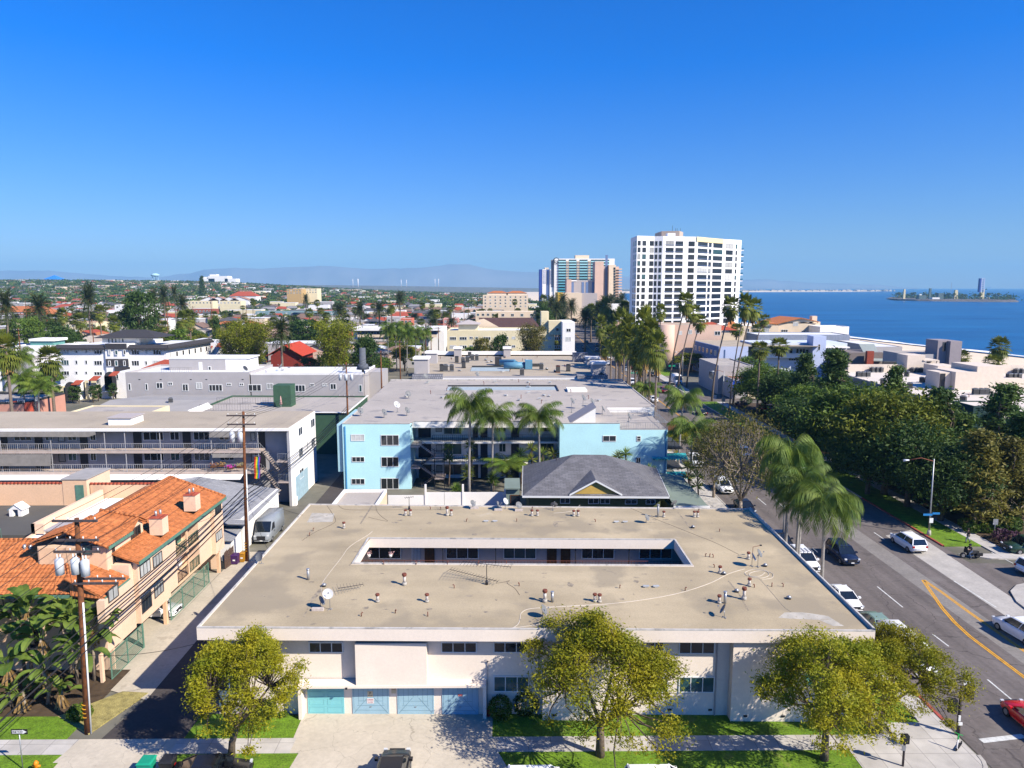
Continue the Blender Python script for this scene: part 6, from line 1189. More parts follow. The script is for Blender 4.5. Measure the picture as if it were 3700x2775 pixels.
t,f,a,c_=bl('apartment_building','peach wing left of the gabled building with orange roof pieces and palms in front','apartment building',z2,(340,85),(985,200),322,18,m_beige,m_flatw,.5)
for r in[(420,115,462,155,2),(615,118,655,158,2),(820,118,880,158,3)]:u0,z1_=f.pix(*z2(r[0],r[1])); u1,z0_=f.pix(*z2(r[2],r[3])); win(t,f,u0,u1,z0_,z1_,r[4],fw=.12)
for(x0,x1,y0,y1)in((400,565,38,105),(740,960,30,58)):a=PY(*z2(x0,y1),321); c_=PY(*z2(x1,y1),321); zt_=PY(*z2(x0,y0),325).z; b=MB(); b.slab([(a.x,320.5,a.z),(c_.x,320.5,a.z),(c_.x-2,326,zt_),(a.x+2,326,zt_)],.25); b.build('tile_roof',m_tile,t)
t,f,a,c_=bl('apartment_building','tan rounded-corner building with brown hip roof and balconies behind the leaning palms','apartment building',r3,(1325,870),(1780,1000),262,16,m_pink,m_roofb,.3); p=PY(*r3(1700,912),262); hiproof(t,p.x-6,p.x+9,263,276,p.z,2.6,m_tiled,.8,'x'); f=Fc((a.x,262),(c_.x,262)); wr(t,f,r3,[(1520,910,1550,945,2),(1580,905,1610,940,2),(1730,920,1775,955,2),(1440,920,1470,950,2)])
b=MB(); c0=PY(*r3(1360,900),259); b.cyl(c0.x,262,0,PY(*r3(1360,872),259).z,3.0,n=16); b.build('round_bay',m_pink,t)
t,f,a,c_=bl('apartment_building','white blank-walled block standing at the edge of the beach','apartment building',z2,(1465,95),(1790,190),318,12,M_WALLW,m_flatw,.3)
t,f,a,c_=bl('apartment_building','long low grey block with bright white skylights in front of the peach gabled building','apartment building',z2,(760,188),(1800,250),285,16,mat('blue_grey_wall',(.26,.29,.36)),m_flatw,.3)
rc=building('apartment_building','large complex with cream white flat roof, plant rooms and rows of condensers on the right','apartment building',[(83,118),(170,118),(170,186),(86,186),(85.3,174)],8.0,mat('taupe_side',(.32,.27,.23),vary=.06),mat('cream_roof',(.66,.58,.50),vary=.05,scale=.2,stain=[(.4,.62,(.5,.44,.38),.4)]),0,.25,.3,mat('cream_parapet',(.66,.56,.46),vary=.05))  # wall tone is darkened to hold the shade on the avenue side
s4=lambda x,y:(3000+x/1.8143,1200+y/1.8143)
m_cp=MATS['cream_parapet']
def rcb(p0,p1,Y,d,zb=8.0,m=m_cp,name='plant_room'):
 a=PY(*s4(*p0),Y); c_=PY(*s4(*p1),Y); b=MB(); b.box(a.x,c_.x,Y,Y+d,zb,a.z); return b.build(name,m,rc)
def Yat(x,y,z=8.0):return G(*s4(x,y),z).y
rcb((120,212),(700,265),Yat(200,262),.5,name='parapet_wall'); rcb((830,218),(1270,272),Yat(1200,272),.5,name='parapet_wall')
Y_=Yat(650,265); rcb((508,152),(615,265),Y_,5); rcb((612,182),(710,190),Y_-.2,5,PY(*s4(650,190),Y_-.2).z,name='canopy'); rcb((700,185),(710,265),Y_-.1,.4,name='column'); rcb((636,192),(700,265),Y_+2,.3,name='recess_wall')
Y_=Yat(830,382); rcb((824,262),(970,382),Y_,8); rcb((966,225),(1128,385),Y_+.3,9); rcb((718,265),(824,372),Y_+1.5,5); rcb((723,272),(748,372),Y_+1.4,.08,m=M_DARKM,name='door'); Y_=Yat(770,290); rcb((706,222),(830,292),Y_,6); rcb((905,222),(970,262),Y_+3,6)
Y_=Yat(1200,365); rcb((1125,308),(1275,368),Y_+4,5); rcb((1100,350),(1275,392),Y_-3,.4,name='parapet_wall')
for k,(x,y)in enumerate([(185,292),(214,292),(243,292),(275,262),(303,262),(330,262),(537,265),(567,265),(595,265),(600,330),(635,328),(668,330),(520,368),(345,340),(950,408),(988,408),(1020,408),(1172,306),(1205,306),(1232,306),(1218,272),(1250,272),(1120,455),(870,460),(500,290)]):
 z=8.1; up=1.0 if k in(17,18,19)else 0
 use(AC,G(*s4(x,y),z+up),.1*k,'grey condenser on the cream white roof of the complex','condensers on the cream white roof',1.35)
for k in range(30):use([JP,CAP,CONE][k%3],(RNG.uniform(88,135),RNG.uniform(122,172),8.05),RNG.random()*6,'small fitting on the cream white roof of the complex','fittings on the cream white roof',2.0)
t,f,a,c_=bl('apartment_building','taupe building with tall grey stair tower beside the sand','apartment building',s4,(490,145),(770,215),205,12,m_grst,m_greyr,.2)
bx(t,s4,(708,54),(790,215),204.5,6,mat('taupe_wall2',(.30,.26,.27),vary=.05),'tower',0); bx(t,s4,(790,60),(852,218),203,8,MATS['taupe_wall2'],'tower',0); bx(t,s4,(738,66),(756,125),204.45,.1,M_GLASS,'window'); bx(t,s4,(766,180),(790,215),204.4,.1,M_DARKM,'door')
t,f,a,c_=bl('garden_wall','dark glass windbreak wall with white frames along the sand','wall',s4,(345,192),(490,215),198,.3,m_char,M_FRAME,.1)
t,f,a,c_=bl('apartment_building','low brown-grey block stretching towards the sand behind the steep grey roof','apartment building',s4,(300,95),(470,135),250,30,m_grst,m_flatw,.2)
t,f,a,c_=bl('apartment_building','dark green glazed block with pale roof edge behind the right conifers','apartment building',s4,(940,485),(1110,700),112,5.5,mat('dark_teal_wall',(.02,.05,.05)),MATS['cream_roof'],.2)
b=MB(); b.box(64,83,92,110,0,5.5); t=thing('apartment_building','beige low building with columns hidden behind the conifers at the right edge','apartment building',(74,100,0)); b.build('wall',m_beige,t); b=MB(); b.box(63.5,90,91.5,110.5,5.51,5.9); b.build('roof',m_flatw,t); b=MB()
for k in range(5):b.box(60.5+k*4,60.9+k*4,88,88.4,0,5.0)
b.split('column',m_beige,t)
tw=thing('residential_tower','tall white residential tower with dark window bays, yellow-trimmed balconies and brown roof room','tower',(75,312,0))
fp_=[(168,262,317),(265,222,301),(530,230,304),(665,225,303),(1005,236,306),(1182,240,307),(1415,262,316),(1590,275,322),(1870,290,329)]
TP=[]
for(x,y,Y)in fp_:p=PY(*t0(x,y),Y); TP.append((p.x,Y))
ZT=PY(*t0(665,225),303).z
b=MB(); b.prism(TP+[(TP[-1][0]+2,352),(TP[0][0]*345/317+3,345)],0,ZT); b.build('wall',mat('tower_white',(.84,.83,.83),vary=.03,scale=.1),tw)
b=MB(); b.prism([(TP[5][0],TP[5][1]-.35),(TP[6][0],TP[6][1]-.35),(TP[7][0],TP[7][1]-.35),(TP[7][0],TP[7][1]),(TP[6][0],TP[6][1]),(TP[5][0],TP[5][1])],ZT-2.0,ZT+.02); b.build('yellow_band',mat('pale_yellow_trim',(.72,.60,.34),vary=.03),tw)
faces=[(0,1,[(205,214,1),(226,236,1),(243,262,1)]),(1,2,[(268,312,2),(340,396,3),(452,516,3)]),(2,3,[(533,572,1),(595,641,1)]),(3,4,[(700,820,5),(848,965,3)]),(4,5,[(1047,1142,3)]),(5,6,[(1190,1340,6),(1358,1412,3)]),(6,7,[(1425,1568,4)]),(7,8,[(1622,1730,2),(1770,1797,1)])]
nwin=0; rest=MB(); FH=2.79; m_pan=mat('tower_glass',(.020,.022,.026),rough=.15,vary=.2,scale=.3,spec=.7,rnd=.6)
for k in range(17):
 zt=ZT-1.95-FH*k
 for(i,j,cols_)in faces:
  f=Fc(TP[i],TP[j])
  for(x0,x1,n)in cols_:
   u0=f.pix(*t0(x0,600))[0]; u1=f.pix(*t0(x1,600))[0]; u0=max(.1,u0); u1=min(f.L-.1,u1)
   if nwin<100:win(tw,f,u0,u1,zt-2.05,zt,n,fr=M_DARKF if n>1 else M_CURT,pane=m_pan if RNG.random()<.8 else M_CURT if RNG.random()<.5 else M_GLASSG,fw=.09); nwin+=1
   else:
    a=f.pt(u0,zt-2.05,.04); c_=f.pt(u1,zt-2.05,.04); h=Vector((0,0,2.05)); rest.add([a,c_,c_+h,a+h,a-f.n*.1,c_-f.n*.1,c_+h-f.n*.1,a+h-f.n*.1],[(0,1,2,3),(0,4,5,1),(3,2,6,7),(0,3,7,4),(1,5,6,2)])
   if n>=3 and k<12:
    pass
o=rest.build('window',m_pan,tw); o['kind']='stuff'
b=MB()
for k in range(17):
 z=ZT-4.1-FH*k; b.box(TP[8][0]-.0,TP[8][0]+1.6,330,337,z-.55,z-.2)
b.split('balcony',MATS['tower_white'],tw)
b=MB()
for k in range(17):z=ZT-4.1-FH*k; b.box(TP[8][0]+1.5,TP[8][0]+1.6,330,337,z-.2,z+.7)
b.split('balcony_glass',m_lbd,tw)
for i,j in((3,4),(5,6)):
 f=Fc(TP[i],TP[j])
 b=MB()
 for k in range(12):z=ZT-3.6-FH*k; a=f.pt(.8,z,.05); c_=f.pt(f.L-.8,z,.05); b.add([a+f.n*.08,c_+f.n*.08,c_+f.n*.08+Vector((0,0,.12)),a+f.n*.08+Vector((0,0,.12))],[(0,1,2,3)])
 b.split('balcony_rail',m_perid,tw)
p0,p1=PY(*t0(642,150),318),PY(*t0(900,140),318); p2=PY(*t0(990,140),322); b=MB(); b.prism([(p0.x,318),(p1.x,316),(p2.x,324),(p1.x,334),(p0.x,332)],ZT,p0.z); b.build('roof_room',mat('brown_stucco',(.40,.32,.26),vary=.05),tw)
b=MB(); a=PY(*t0(720,185),312); c_=PY(*t0(835,220),312); b.box(a.x,c_.x,310,314,ZT,a.z); b.build('roof_plant',MATS['tower_white'],tw); b=MB()
for x in(806,855,880,930):p=PY(*t0(x,130),320); b.tube([(p.x,320,p0.z),(p.x,320,p0.z+(2.6 if x==806 else 1.4))],.08,4)
b.split('antenna',M_DARKM,tw)
aq=thing('residential_tower','broad tower with graded turquoise balcony bands and white end walls far down the avenue','tower',(120,745,0)); Ya=735
def qx(x):return PY(*q0(x,500),Ya).x
zt=PY(*q0(700,190),Ya).z; b=MB(); b.box(qx(565),qx(1770),Ya,Ya+22,0,zt); b.build('wall',M_WALLW,aq)
b=MB(); b.box(PY(*q0(990,120),Ya+6).x,PY(*q0(1265,120),Ya+6).x,Ya+6,Ya+16,zt,PY(*q0(990,122),Ya+6).z); b.build('roof_room',m_beige,aq)
segs=[(650,798),(860,1008),(1072,1230),(1298,1662)]; FA=(602-222)/7/5.53*(Ya+20)/FPX
for k in range(17):
 z=PY(*q0(700,212+k*54.3),Ya).z; z2_=PY(*q0(700,235+k*54.3),Ya).z; z3=PY(*q0(700,264+k*54.3),Ya).z; t_=min(1,k/12)
 mb_=mat('turquoise_band_%d'%k,(.40-.38*t_,.70-.43*t_,.72-.34*t_),vary=.04); b=MB(); c_=MB()
 for(a,d)in segs:b.box(qx(a),qx(d),Ya-.25,Ya-.001,z2_-.05,z); c_.box(qx(a),qx(d),Ya-1.2,Ya-.26,z3,z2_-.1)
 for o in b.split('window',m_pan,aq):pass
 c_.split('balcony_band',mb_,aq)
 b=MB()
 for(a,d)in((802,856),(1012,1066),(1238,1290)):b.box(qx(a),qx(d),Ya-1.4,Ya-.3,z3,z2_-.1)
 b.split('balcony',m_beige,aq)
b=MB()
for k in range(16):z=PY(*q0(530,240+k*35),Ya).z; b.box(qx(518),qx(560),Ya+4,Ya+14,z,z+1.6)
b.split('side_balcony',m_grst,aq)
lo=thing('x','x','x'); bpy.data.objects.remove(lo)
b=MB(); cx_,cz_=qx(607),PY(*q0(607,228),Ya).z; n=20; R1,R2=3.0,2.3
b.add([(cx_+R1*cos(2*pi*i/n),Ya-.1,cz_+R1*sin(2*pi*i/n))for i in range(n)]+[(cx_+R2*cos(2*pi*i/n)+.25,Ya-.1,cz_+R2*sin(2*pi*i/n))for i in range(n)],[(i,(i+1)%n,n+(i+1)%n,n+i)for i in range(n)]); b.build('emblem',M_DARKF,aq)
text_part('THE\nAQUA',2.6,M_DARKF,aq,(qx(607),Ya-.1,PY(*q0(607,270),Ya).z),name='lettering')
pk=thing('residential_tower','pink-beige tower with stacked balconies on its right and lower shaded wing','tower',(150,700,0)); Yp2=690
def bq(p0,p1,dy,dep,m,name,par=None,z0=0):a=PY(*q0(*p0),Yp2+dy); c_=PY(*q0(*p1),Yp2+dy); b=MB(); b.box(a.x,c_.x,Yp2+dy,Yp2+dy+dep,z0 if z0 is not None else c_.z,a.z); return b.build(name,m,par or pk)
bq((1385,245),(1548,900),0,20,m_pink,'wall'); bq((1548,340),(1662,900),6,16,m_shade,'wall'); bq((1662,315),(1788,900),0,18,m_beige,'wall'); bq((1788,350),(1850,900),5,16,m_pink,'wall'); bq((815,606),(908,900),-2,18,m_pink,'wing'); bq((908,622),(1384,900),4,14,m_shade,'wing'); bq((910,620),(1020,645),3.5,2,M_WALLW,'wing_sign',z0=None)  # shade and sun painted into slabs: grey recess and wing, paler beige slab
b=MB(); c_=MB()
for k in range(12):
 a=PY(*q0(1850,372+k*54),Yp2+4); e_=PY(*q0(1912,372+k*54),Yp2+4); b.box(PY(*q0(1795,400),Yp2+2).x,e_.x,Yp2+1,Yp2+6,a.z-2.0,a.z-.9)
 w_=PY(*q0(1772,388+k*54),Yp2-.1); c_.box(w_.x-1,w_.x+1,Yp2-.1,Yp2-.01,w_.z-1.2,w_.z+1.0)
b.split('balcony',m_pink,pk); c_.split('window',M_GLASS,pk)
b=MB()
for x in(935,1140,1225,1345,1605):a=PY(*q0(x,640),Yp2+3.9 if x<1500 else Yp2+5.9); b.box(a.x-1.2,a.x+1.2,a.y-.1,a.y+.05,12,a.z-1 if x<1500 else a.z+25)
b.split('window_strip',m_perid,pk)
sl=thing('residential_tower','slim blue and white tower with rows of small windows left of the turquoise tower','tower',(30,1100,0)); Ys=1100
def bs(p0,p1,dy,m,name):a=PY(*q0(*p0),Ys+dy); c_=PY(*q0(*p1),Ys+dy); b=MB(); b.box(a.x,c_.x,Ys+dy,Ys+dy+20,0,a.z); b.build(name,m,sl)
m_royal=mat('royal_blue_wall',(.03,.07,.30),vary=.05)
bs((272,405),(330,700),0,m_royal,'wall'); bs((330,405),(405,700),-.5,M_WALLW,'wall'); bs((405,405),(478,700),1,mat('slate_blue2',(.08,.12,.26)),'wall'); bs((478,405),(515,700),0,M_WALLW,'wall'); bs((378,370),(458,405),5,m_beige,'roof_room')
b=MB()
for k in range(12):
 for x0,x1 in((340,362),(372,396),(486,508),(428,450)):
  a=PY(*q0(x0,425+k*23.5),Ys-.6); c_=PY(*q0(x1,434+k*23.5),Ys-.6); b.box(a.x,c_.x,Ys-.7,Ys-.55 if x0!=428 else Ys+.95,c_.z,a.z)
b.split('window',m_royal,sl)
t=thing('hall','plain beige hall with yellow left end below the turquoise tower','hall',(130,600,0));
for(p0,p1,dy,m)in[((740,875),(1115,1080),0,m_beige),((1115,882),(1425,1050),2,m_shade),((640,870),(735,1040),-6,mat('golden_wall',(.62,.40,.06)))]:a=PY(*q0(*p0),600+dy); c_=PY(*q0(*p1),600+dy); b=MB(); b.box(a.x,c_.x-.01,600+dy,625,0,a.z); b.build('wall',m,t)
for k,(x0,x1,y,m,l)in enumerate([(1450,1700,1050,m_beige,'beige'),(1700,1990,1110,M_WALLW,'white'),(1640,1700,1110,m_tiled,'red walled'),(1860,2050,1035,M_WALLW,'pale')]):
 a=PY(*q0(x0,y),470+k*22); c_=PY(*q0(x1,y),470+k*22); building('apartment_building',l+' low block between the avenue palms and the white tower','apartment building',[(a.x,a.y),(c_.x,a.y),(c_.x,a.y+14),(a.x,a.y+14)],a.z,m,m_flatw)
k4=lambda x,y:(3100+x/3.687,980+y/3.687)
isl=[G(*k4(x,y),-8)for x,y in[(450,375),(560,392),(800,398),(1000,402),(1250,405),(1600,408),(1900,412),(2130,412),(2150,400)]]
Yi=sum(p.y for p in isl)/len(isl); b=MB(); n=len(isl)
v=[p for p in isl]+[p+Vector((0,22,4.5))for p in isl]+[Vector((p.x*(p.y+260)/p.y,p.y+260,-3.5))for p in isl]
v[n]+=Vector((10,30,-2)); b.add(v,[(i,i+1,n+i+1,n+i)for i in range(n-1)]+[(n+i,n+i+1,2*n+i+1,2*n+i)for i in range(n-1)]);
t_=tag(b.build('island',mat('riprap_rock',(.13,.11,.10),vary=.5,scale=.25,fine=(.8,.4))),kind='structure')
def tw_i(label,x0,x1,y0,y1,m,cat='tower',name='screen_tower',taper=.12,dy=40,extra=None):
 pb_=G(*k4((x0+x1)/2,395),-8); Y=pb_.y+dy; a=PY(*k4(x0,y1),Y); c_=PY(*k4(x1,y0),Y); t=thing(name,label,cat,((a.x+c_.x)/2,Y,-4)); w_=c_.x-a.x
 b=MB(); b.add([(a.x,Y,-4),(c_.x,Y,-4),(c_.x,Y+w_*.7,-4),(a.x,Y+w_*.7,-4),(a.x+w_*taper,Y,c_.z),(c_.x-w_*taper,Y,c_.z),(c_.x-w_*taper,Y+w_*.6,c_.z),(a.x+w_*taper,Y+w_*.6,c_.z)],[(0,1,5,4),(1,2,6,5),(2,3,7,6),(3,0,4,7),(4,5,6,7)]); b.build('wall',m,t); return t,a,c_
m_isc=mat('island_cream',(.66,.56,.33),vary=.05); m_isd=mat('island_olive',(.09,.13,.13),vary=.1)
tw_i('pale cream tapered tower at the left end of the island',605,640,240,330,m_isc)
tw_i('dark olive square tower left of the island middle',945,985,228,360,m_isd,taper=.05); tw_i('cream tapered tower right of the island middle',1283,1342,250,345,m_isc,taper=.18)
tw_i('low dark block behind the island trees',1070,1145,292,350,m_isd,'building','building',.02); tw_i('low dark block at the island waterfront left',810,915,320,380,m_isd,'building','building',.02,26); tw_i('white shed with sloping top on the island waterfront left',818,852,305,325,M_WALLW,'building','building',.1,30)
tw_i('white low building at the island dock',1720,1800,352,378,M_WALLW,'building','building',.02,26); tw_i('white low building left of the island middle',990,1090,350,368,M_WALLW,'building','building',.02,26)
t,a,c_=tw_i('tall blue lattice drilling tower on a cream base on the right of the island',1632,1692,240,335,m_isc,taper=.05); Y=a.y-2; A=PY(*k4(1620,240),Y); B2=PY(*k4(1692,95),Y); b=MB(); b.box(A.x,A.x+(B2.x-A.x)*.3,Y,Y+8,A.z-8,B2.z); b.build('blue_panel',m_royal,t); b=MB()
for xx in(A.x+(B2.x-A.x)*.35,B2.x):b.box(xx-.8,xx+.8,Y,Y+1.5,A.z-8,B2.z)
for k in range(7):z=A.z+(B2.z-A.z)*k/6; b.box(A.x+(B2.x-A.x)*.35,B2.x,Y+.2,Y+1.2,z-1,z+.6)
b.split('lattice',m_peri,t); b=MB(); b.box(A.x+(B2.x-A.x)*.4,B2.x-2,Y+1.6,Y+6,A.z-8,B2.z-2); b.build('core',mat('light_blue_steel',(.35,.48,.62)),t)
p=G(*k4(1238,300),-8); t=thing('lattice_mast','thin lattice mast rising behind the island','mast',(p.x,p.y,-8)); zt=PY(*k4(1238,150),p.y).z; b=MB(); b.tube([(p.x-5,p.y,-8),(p.x,p.y,zt)],.7,4); b.tube([(p.x+5,p.y,-8),(p.x,p.y,zt)],.7,4); b.build('mast',M_METAL,t)
for(x,y,l_,l)in((1740,225,70,'long low cargo ship on the horizon right of the drilling tower'),(2150,212,60,'small cargo ship on the horizon at the far right')):
 p=G(*k4(x,y),-8); s_=thing('cargo_ship',l,'ship',p); L2=l_/3.687/FPX*p.y*.5; b=MB(); b.box(p.x-L2,p.x+L2,p.y,p.y+20,-8,2+p.y*.0006); b.build('hull',m_perid,s_); b=MB(); b.box(p.x+L2*.3,p.x+L2*.6,p.y,p.y+18,2,8+p.y*.0022); b.build('bridge',m_grst,s_)
b=MB(); R_=random.Random(2)
for k in range(260):
 x=R_.uniform(700,3200); y=5650+(x-700)*.05+R_.uniform(0,250); w_=R_.uniform(8,40); b.box(x,x+w_,y,y+20,-4,R_.uniform(3,9))
tag(b.build('far_houses',mat('far_pale_walls',(.5,.45,.38),vary=.3,scale=.01)),'row of tiny pale buildings along the distant shore spit','buildings',kind='stuff')
for(x,y,l,w_,h)in((1742,236,'big white hospital block on the horizon at the left',70,60),(1660,250,'lower white block beside the big hospital block',50,42),(1840,246,'small white block right of the hospital block',40,46),(870,0,'',0,0)):
 if w_:p=PY(*r1(x,y),2600); t=thing('distant_block',l,'building',(p.x,2600,40)); a=PY(*r1(x,215 if w_==70 else 236),2600); b=MB(); b.box(p.x-w_/2,p.x+w_/2,2600,2640,30,a.z); b.build('wall',M_WALLW,t); b=MB(); b.box(p.x-w_/2+4,p.x-w_/2+w_*.4,2605,2630,a.z,a.z+6); b.build('roof_room',M_WALLW,t)
p=PY(*r1(1241,225),2500); t=thing('water_tower','pale blue water tower on the horizon left of centre','water tower',(p.x,2500,40)); b=MB()
for k in range(6):b.tube([(p.x+11*cos(k),2500+11*sin(k),38),(p.x+9*cos(k),2500+9*sin(k),PY(*r1(1241,212),2500).z)],1.0,4)
m_wt=mat('pale_water_blue',(.35,.55,.65)); b.split('leg',m_wt,t); b=MB(); z1_=PY(*r1(1241,214),2500).z; z2_=PY(*r1(1241,203),2500).z; b.tube([(p.x,2500,z1_-2),(p.x,2500,z1_),(p.x,2500,z2_),(p.x,2500,z2_+4)],[6,14,14,5],12); b.build('tank',m_wt,t)
p=PY(*r1(430,222),2400); t=thing('pyramid_building','bright blue pyramid shaped building on the horizon at the left','building',(p.x,2400,40)); zt=PY(*r1(430,207),2400).z; zb=PY(*r1(430,235),2400).z; b=MB(); b.add([(p.x-24,2380,zb-3),(p.x+24,2380,zb-3),(p.x+24,2425,zb-3),(p.x-24,2425,zb-3),(p.x+3,2400,zt)],[(0,1,4),(1,2,4),(2,3,4),(3,0,4)]); b.build('wall',mat('pyramid_blue',(.02,.18,.62)),t)
b=MB()
for(x,y)in((829,240),(870,238),(1215,244),(1258,246),(1486,238),(1514,238)):
 p=PY(*r2(x,y),3000); t=thing('chimney_stack','thin pale industrial stack on the horizon','chimney',(p.x,3000,40),'industrial stacks on the horizon'); b=MB(); b.cyl(p.x,3000,30,p.z,1.6 if x in(870,)else.8,n=6); b.build('stack',M_WALLW,t)
NR=np.random.RandomState(11)
m_bark=mat('bark',(.12,.09,.065),vary=.3,scale=4); m_barkl=mat('pale_bark',(.26,.21,.16),vary=.3,scale=5); m_palmt=mat('palm_trunk',(.17,.13,.10),vary=.25,scale=6); m_palmg=mat('grey_palm_trunk',(.27,.25,.23),vary=.2,scale=5)
m_dead=mat('dead_frond',(.28,.17,.06),vary=.3,scale=5)
L_JAC=leafmat('jacaranda_leaf',(.17,.21,.010),(.38,.32,.012),trans=.3); L_DARK=leafmat('dark_leaf',(.024,.06,.014),(.07,.115,.018)); L_MID=leafmat('mid_leaf',(.055,.115,.014),(.14,.20,.022)); L_LIME=leafmat('lime_leaf',(.13,.17,.008),(.26,.26,.02),trans=.35); L_PINE=leafmat('pine_leaf',(.03,.075,.02),(.11,.16,.028)); L_PALM=leafmat('palm_leaf',(.06,.10,.012),(.20,.21,.025)); L_QPALM=leafmat('queen_palm_leaf',(.05,.11,.015),(.16,.21,.025)); L_DATE=leafmat('date_palm_leaf',(.022,.04,.012),(.07,.085,.02)); L_BAN=leafmat('banana_leaf',(.06,.13,.02),(.22,.28,.05),trans=.35); L_OLIVE=leafmat('olive_leaf',(.08,.085,.015),(.20,.17,.03))
def quads(c,s,asp=.5,up=.5,rng=NR):
 ""
 n=len(c); d=rng.normal(size=(n,3)); d/=np.linalg.norm(d,axis=1)[:,None]; e=rng.normal(size=(n,3)); e[:,2]*=(1-up); d[:,2]*=(1-up)
 e-=d*(e*d).sum(1)[:,None]/((d*d).sum(1)[:,None]+1e-9); e/=np.linalg.norm(e,axis=1)[:,None]+1e-9; d/=np.linalg.norm(d,axis=1)[:,None]+1e-9
 s=np.asarray(s).reshape(-1,1)*np.ones((n,1)); a=d*s; b=e*s*asp
 v=np.stack([c-a-b*.5,c-a*.1-b,c+a,c-a*.1+b],1).reshape(-1,3); return v,np.arange(n*4).reshape(n,4)
def tree(name,label,leaf,bark,H=9,spread=4,trunk=.3,seed=1,nleaf=6000,leafs=.22,clumps=40,shape='round',lean=(0,0),fork=.3,cr=.9):
 ""
 rng=np.random.RandomState(seed); R_=random.Random(seed); t=thing(name,label,'tree'); b=MB(); tips=[]
 zf=H*fork; top=Vector((lean[0]*.4,lean[1]*.4,zf)); b.tube([(0,0,-.3),(lean[0]*.1,lean[1]*.1,zf*.5),top],[trunk*1.25,trunk,trunk*.85],8)
 for k in range(clumps):
  if shape=='umbrella':a=R_.uniform(0,2*pi); q_=sqrt(R_.random()); r=spread*q_*(.88+.16*sin(2*a+seed)+.12*sin(5*a)); z=H*(.99-.30*q_**2-R_.uniform(0,.15)*(1 if k%4 else 2.6))+.45*sin(3*a+seed)+.3*sin(1.9*r*cos(a))
  elif shape=='cone':z=zf+(H-zf)*R_.random()**.85; r=spread*(1-(z-zf)/(H-zf)*.85)*R_.uniform(.45,1.05); a=R_.uniform(0,2*pi)
  elif shape=='vase':z=zf+(H-zf)*R_.uniform(.2,1); r=spread*((z-zf)/(H-zf))**.6*R_.uniform(.3,1); a=R_.uniform(0,2*pi)
  else:
   u=R_.uniform(-.55,1); r=spread*sqrt(max(0,1-u*u))*R_.uniform(.55,1.02); z=(H+zf)/2+(H-zf)/2*u*R_.uniform(.8,1.0); a=R_.uniform(0,2*pi)
  if shape=='umbrella' and sin(1.7*r*cos(a)+seed)+sin(1.9*r*sin(a)+2*seed)>.75:continue
  tips.append(Vector((lean[0]+r*cos(a),lean[1]+r*sin(a),z)))
 main=[Vector((lean[0]*.7+spread*.45*cos(2.4*i+seed),lean[1]*.7+spread*.45*sin(2.4*i+seed),zf+(H-zf)*(.45 if shape!='cone' else.3+.12*i)))for i in range(5)]
 for m_ in main:b.tube([top,top.lerp(m_,.5)+Vector((0,0,-.08*spread*.3)),m_],[trunk*.6,trunk*.42,trunk*.28],6)
 for p in tips:
  m_=min(main,key=lambda q:(q-p).length); mid_=m_.lerp(p,.5)+Vector((R_.uniform(-.2,.2)*spread*.3,R_.uniform(-.2,.2)*spread*.3,-.05*spread)); b.tube([m_,mid_,p],[trunk*.24,trunk*.16,trunk*.08],4,False)
 b.build('trunk',bark,t)
 per=nleaf//len(tips); C_=[]
 for p in tips:
  rr_=spread*R_.uniform(.16,.30)*cr; q=rng.normal(size=(per,3))*np.array([rr_,rr_,rr_*.5])*.75; C_.append(q+np.array(p))
 c_=np.concatenate(C_); v,f=quads(c_,rng.uniform(leafs*.6,leafs*1.3,len(c_)),.36,.35,rng); o=npmesh('crown',v,f,leaf,t)
 return proto(t)
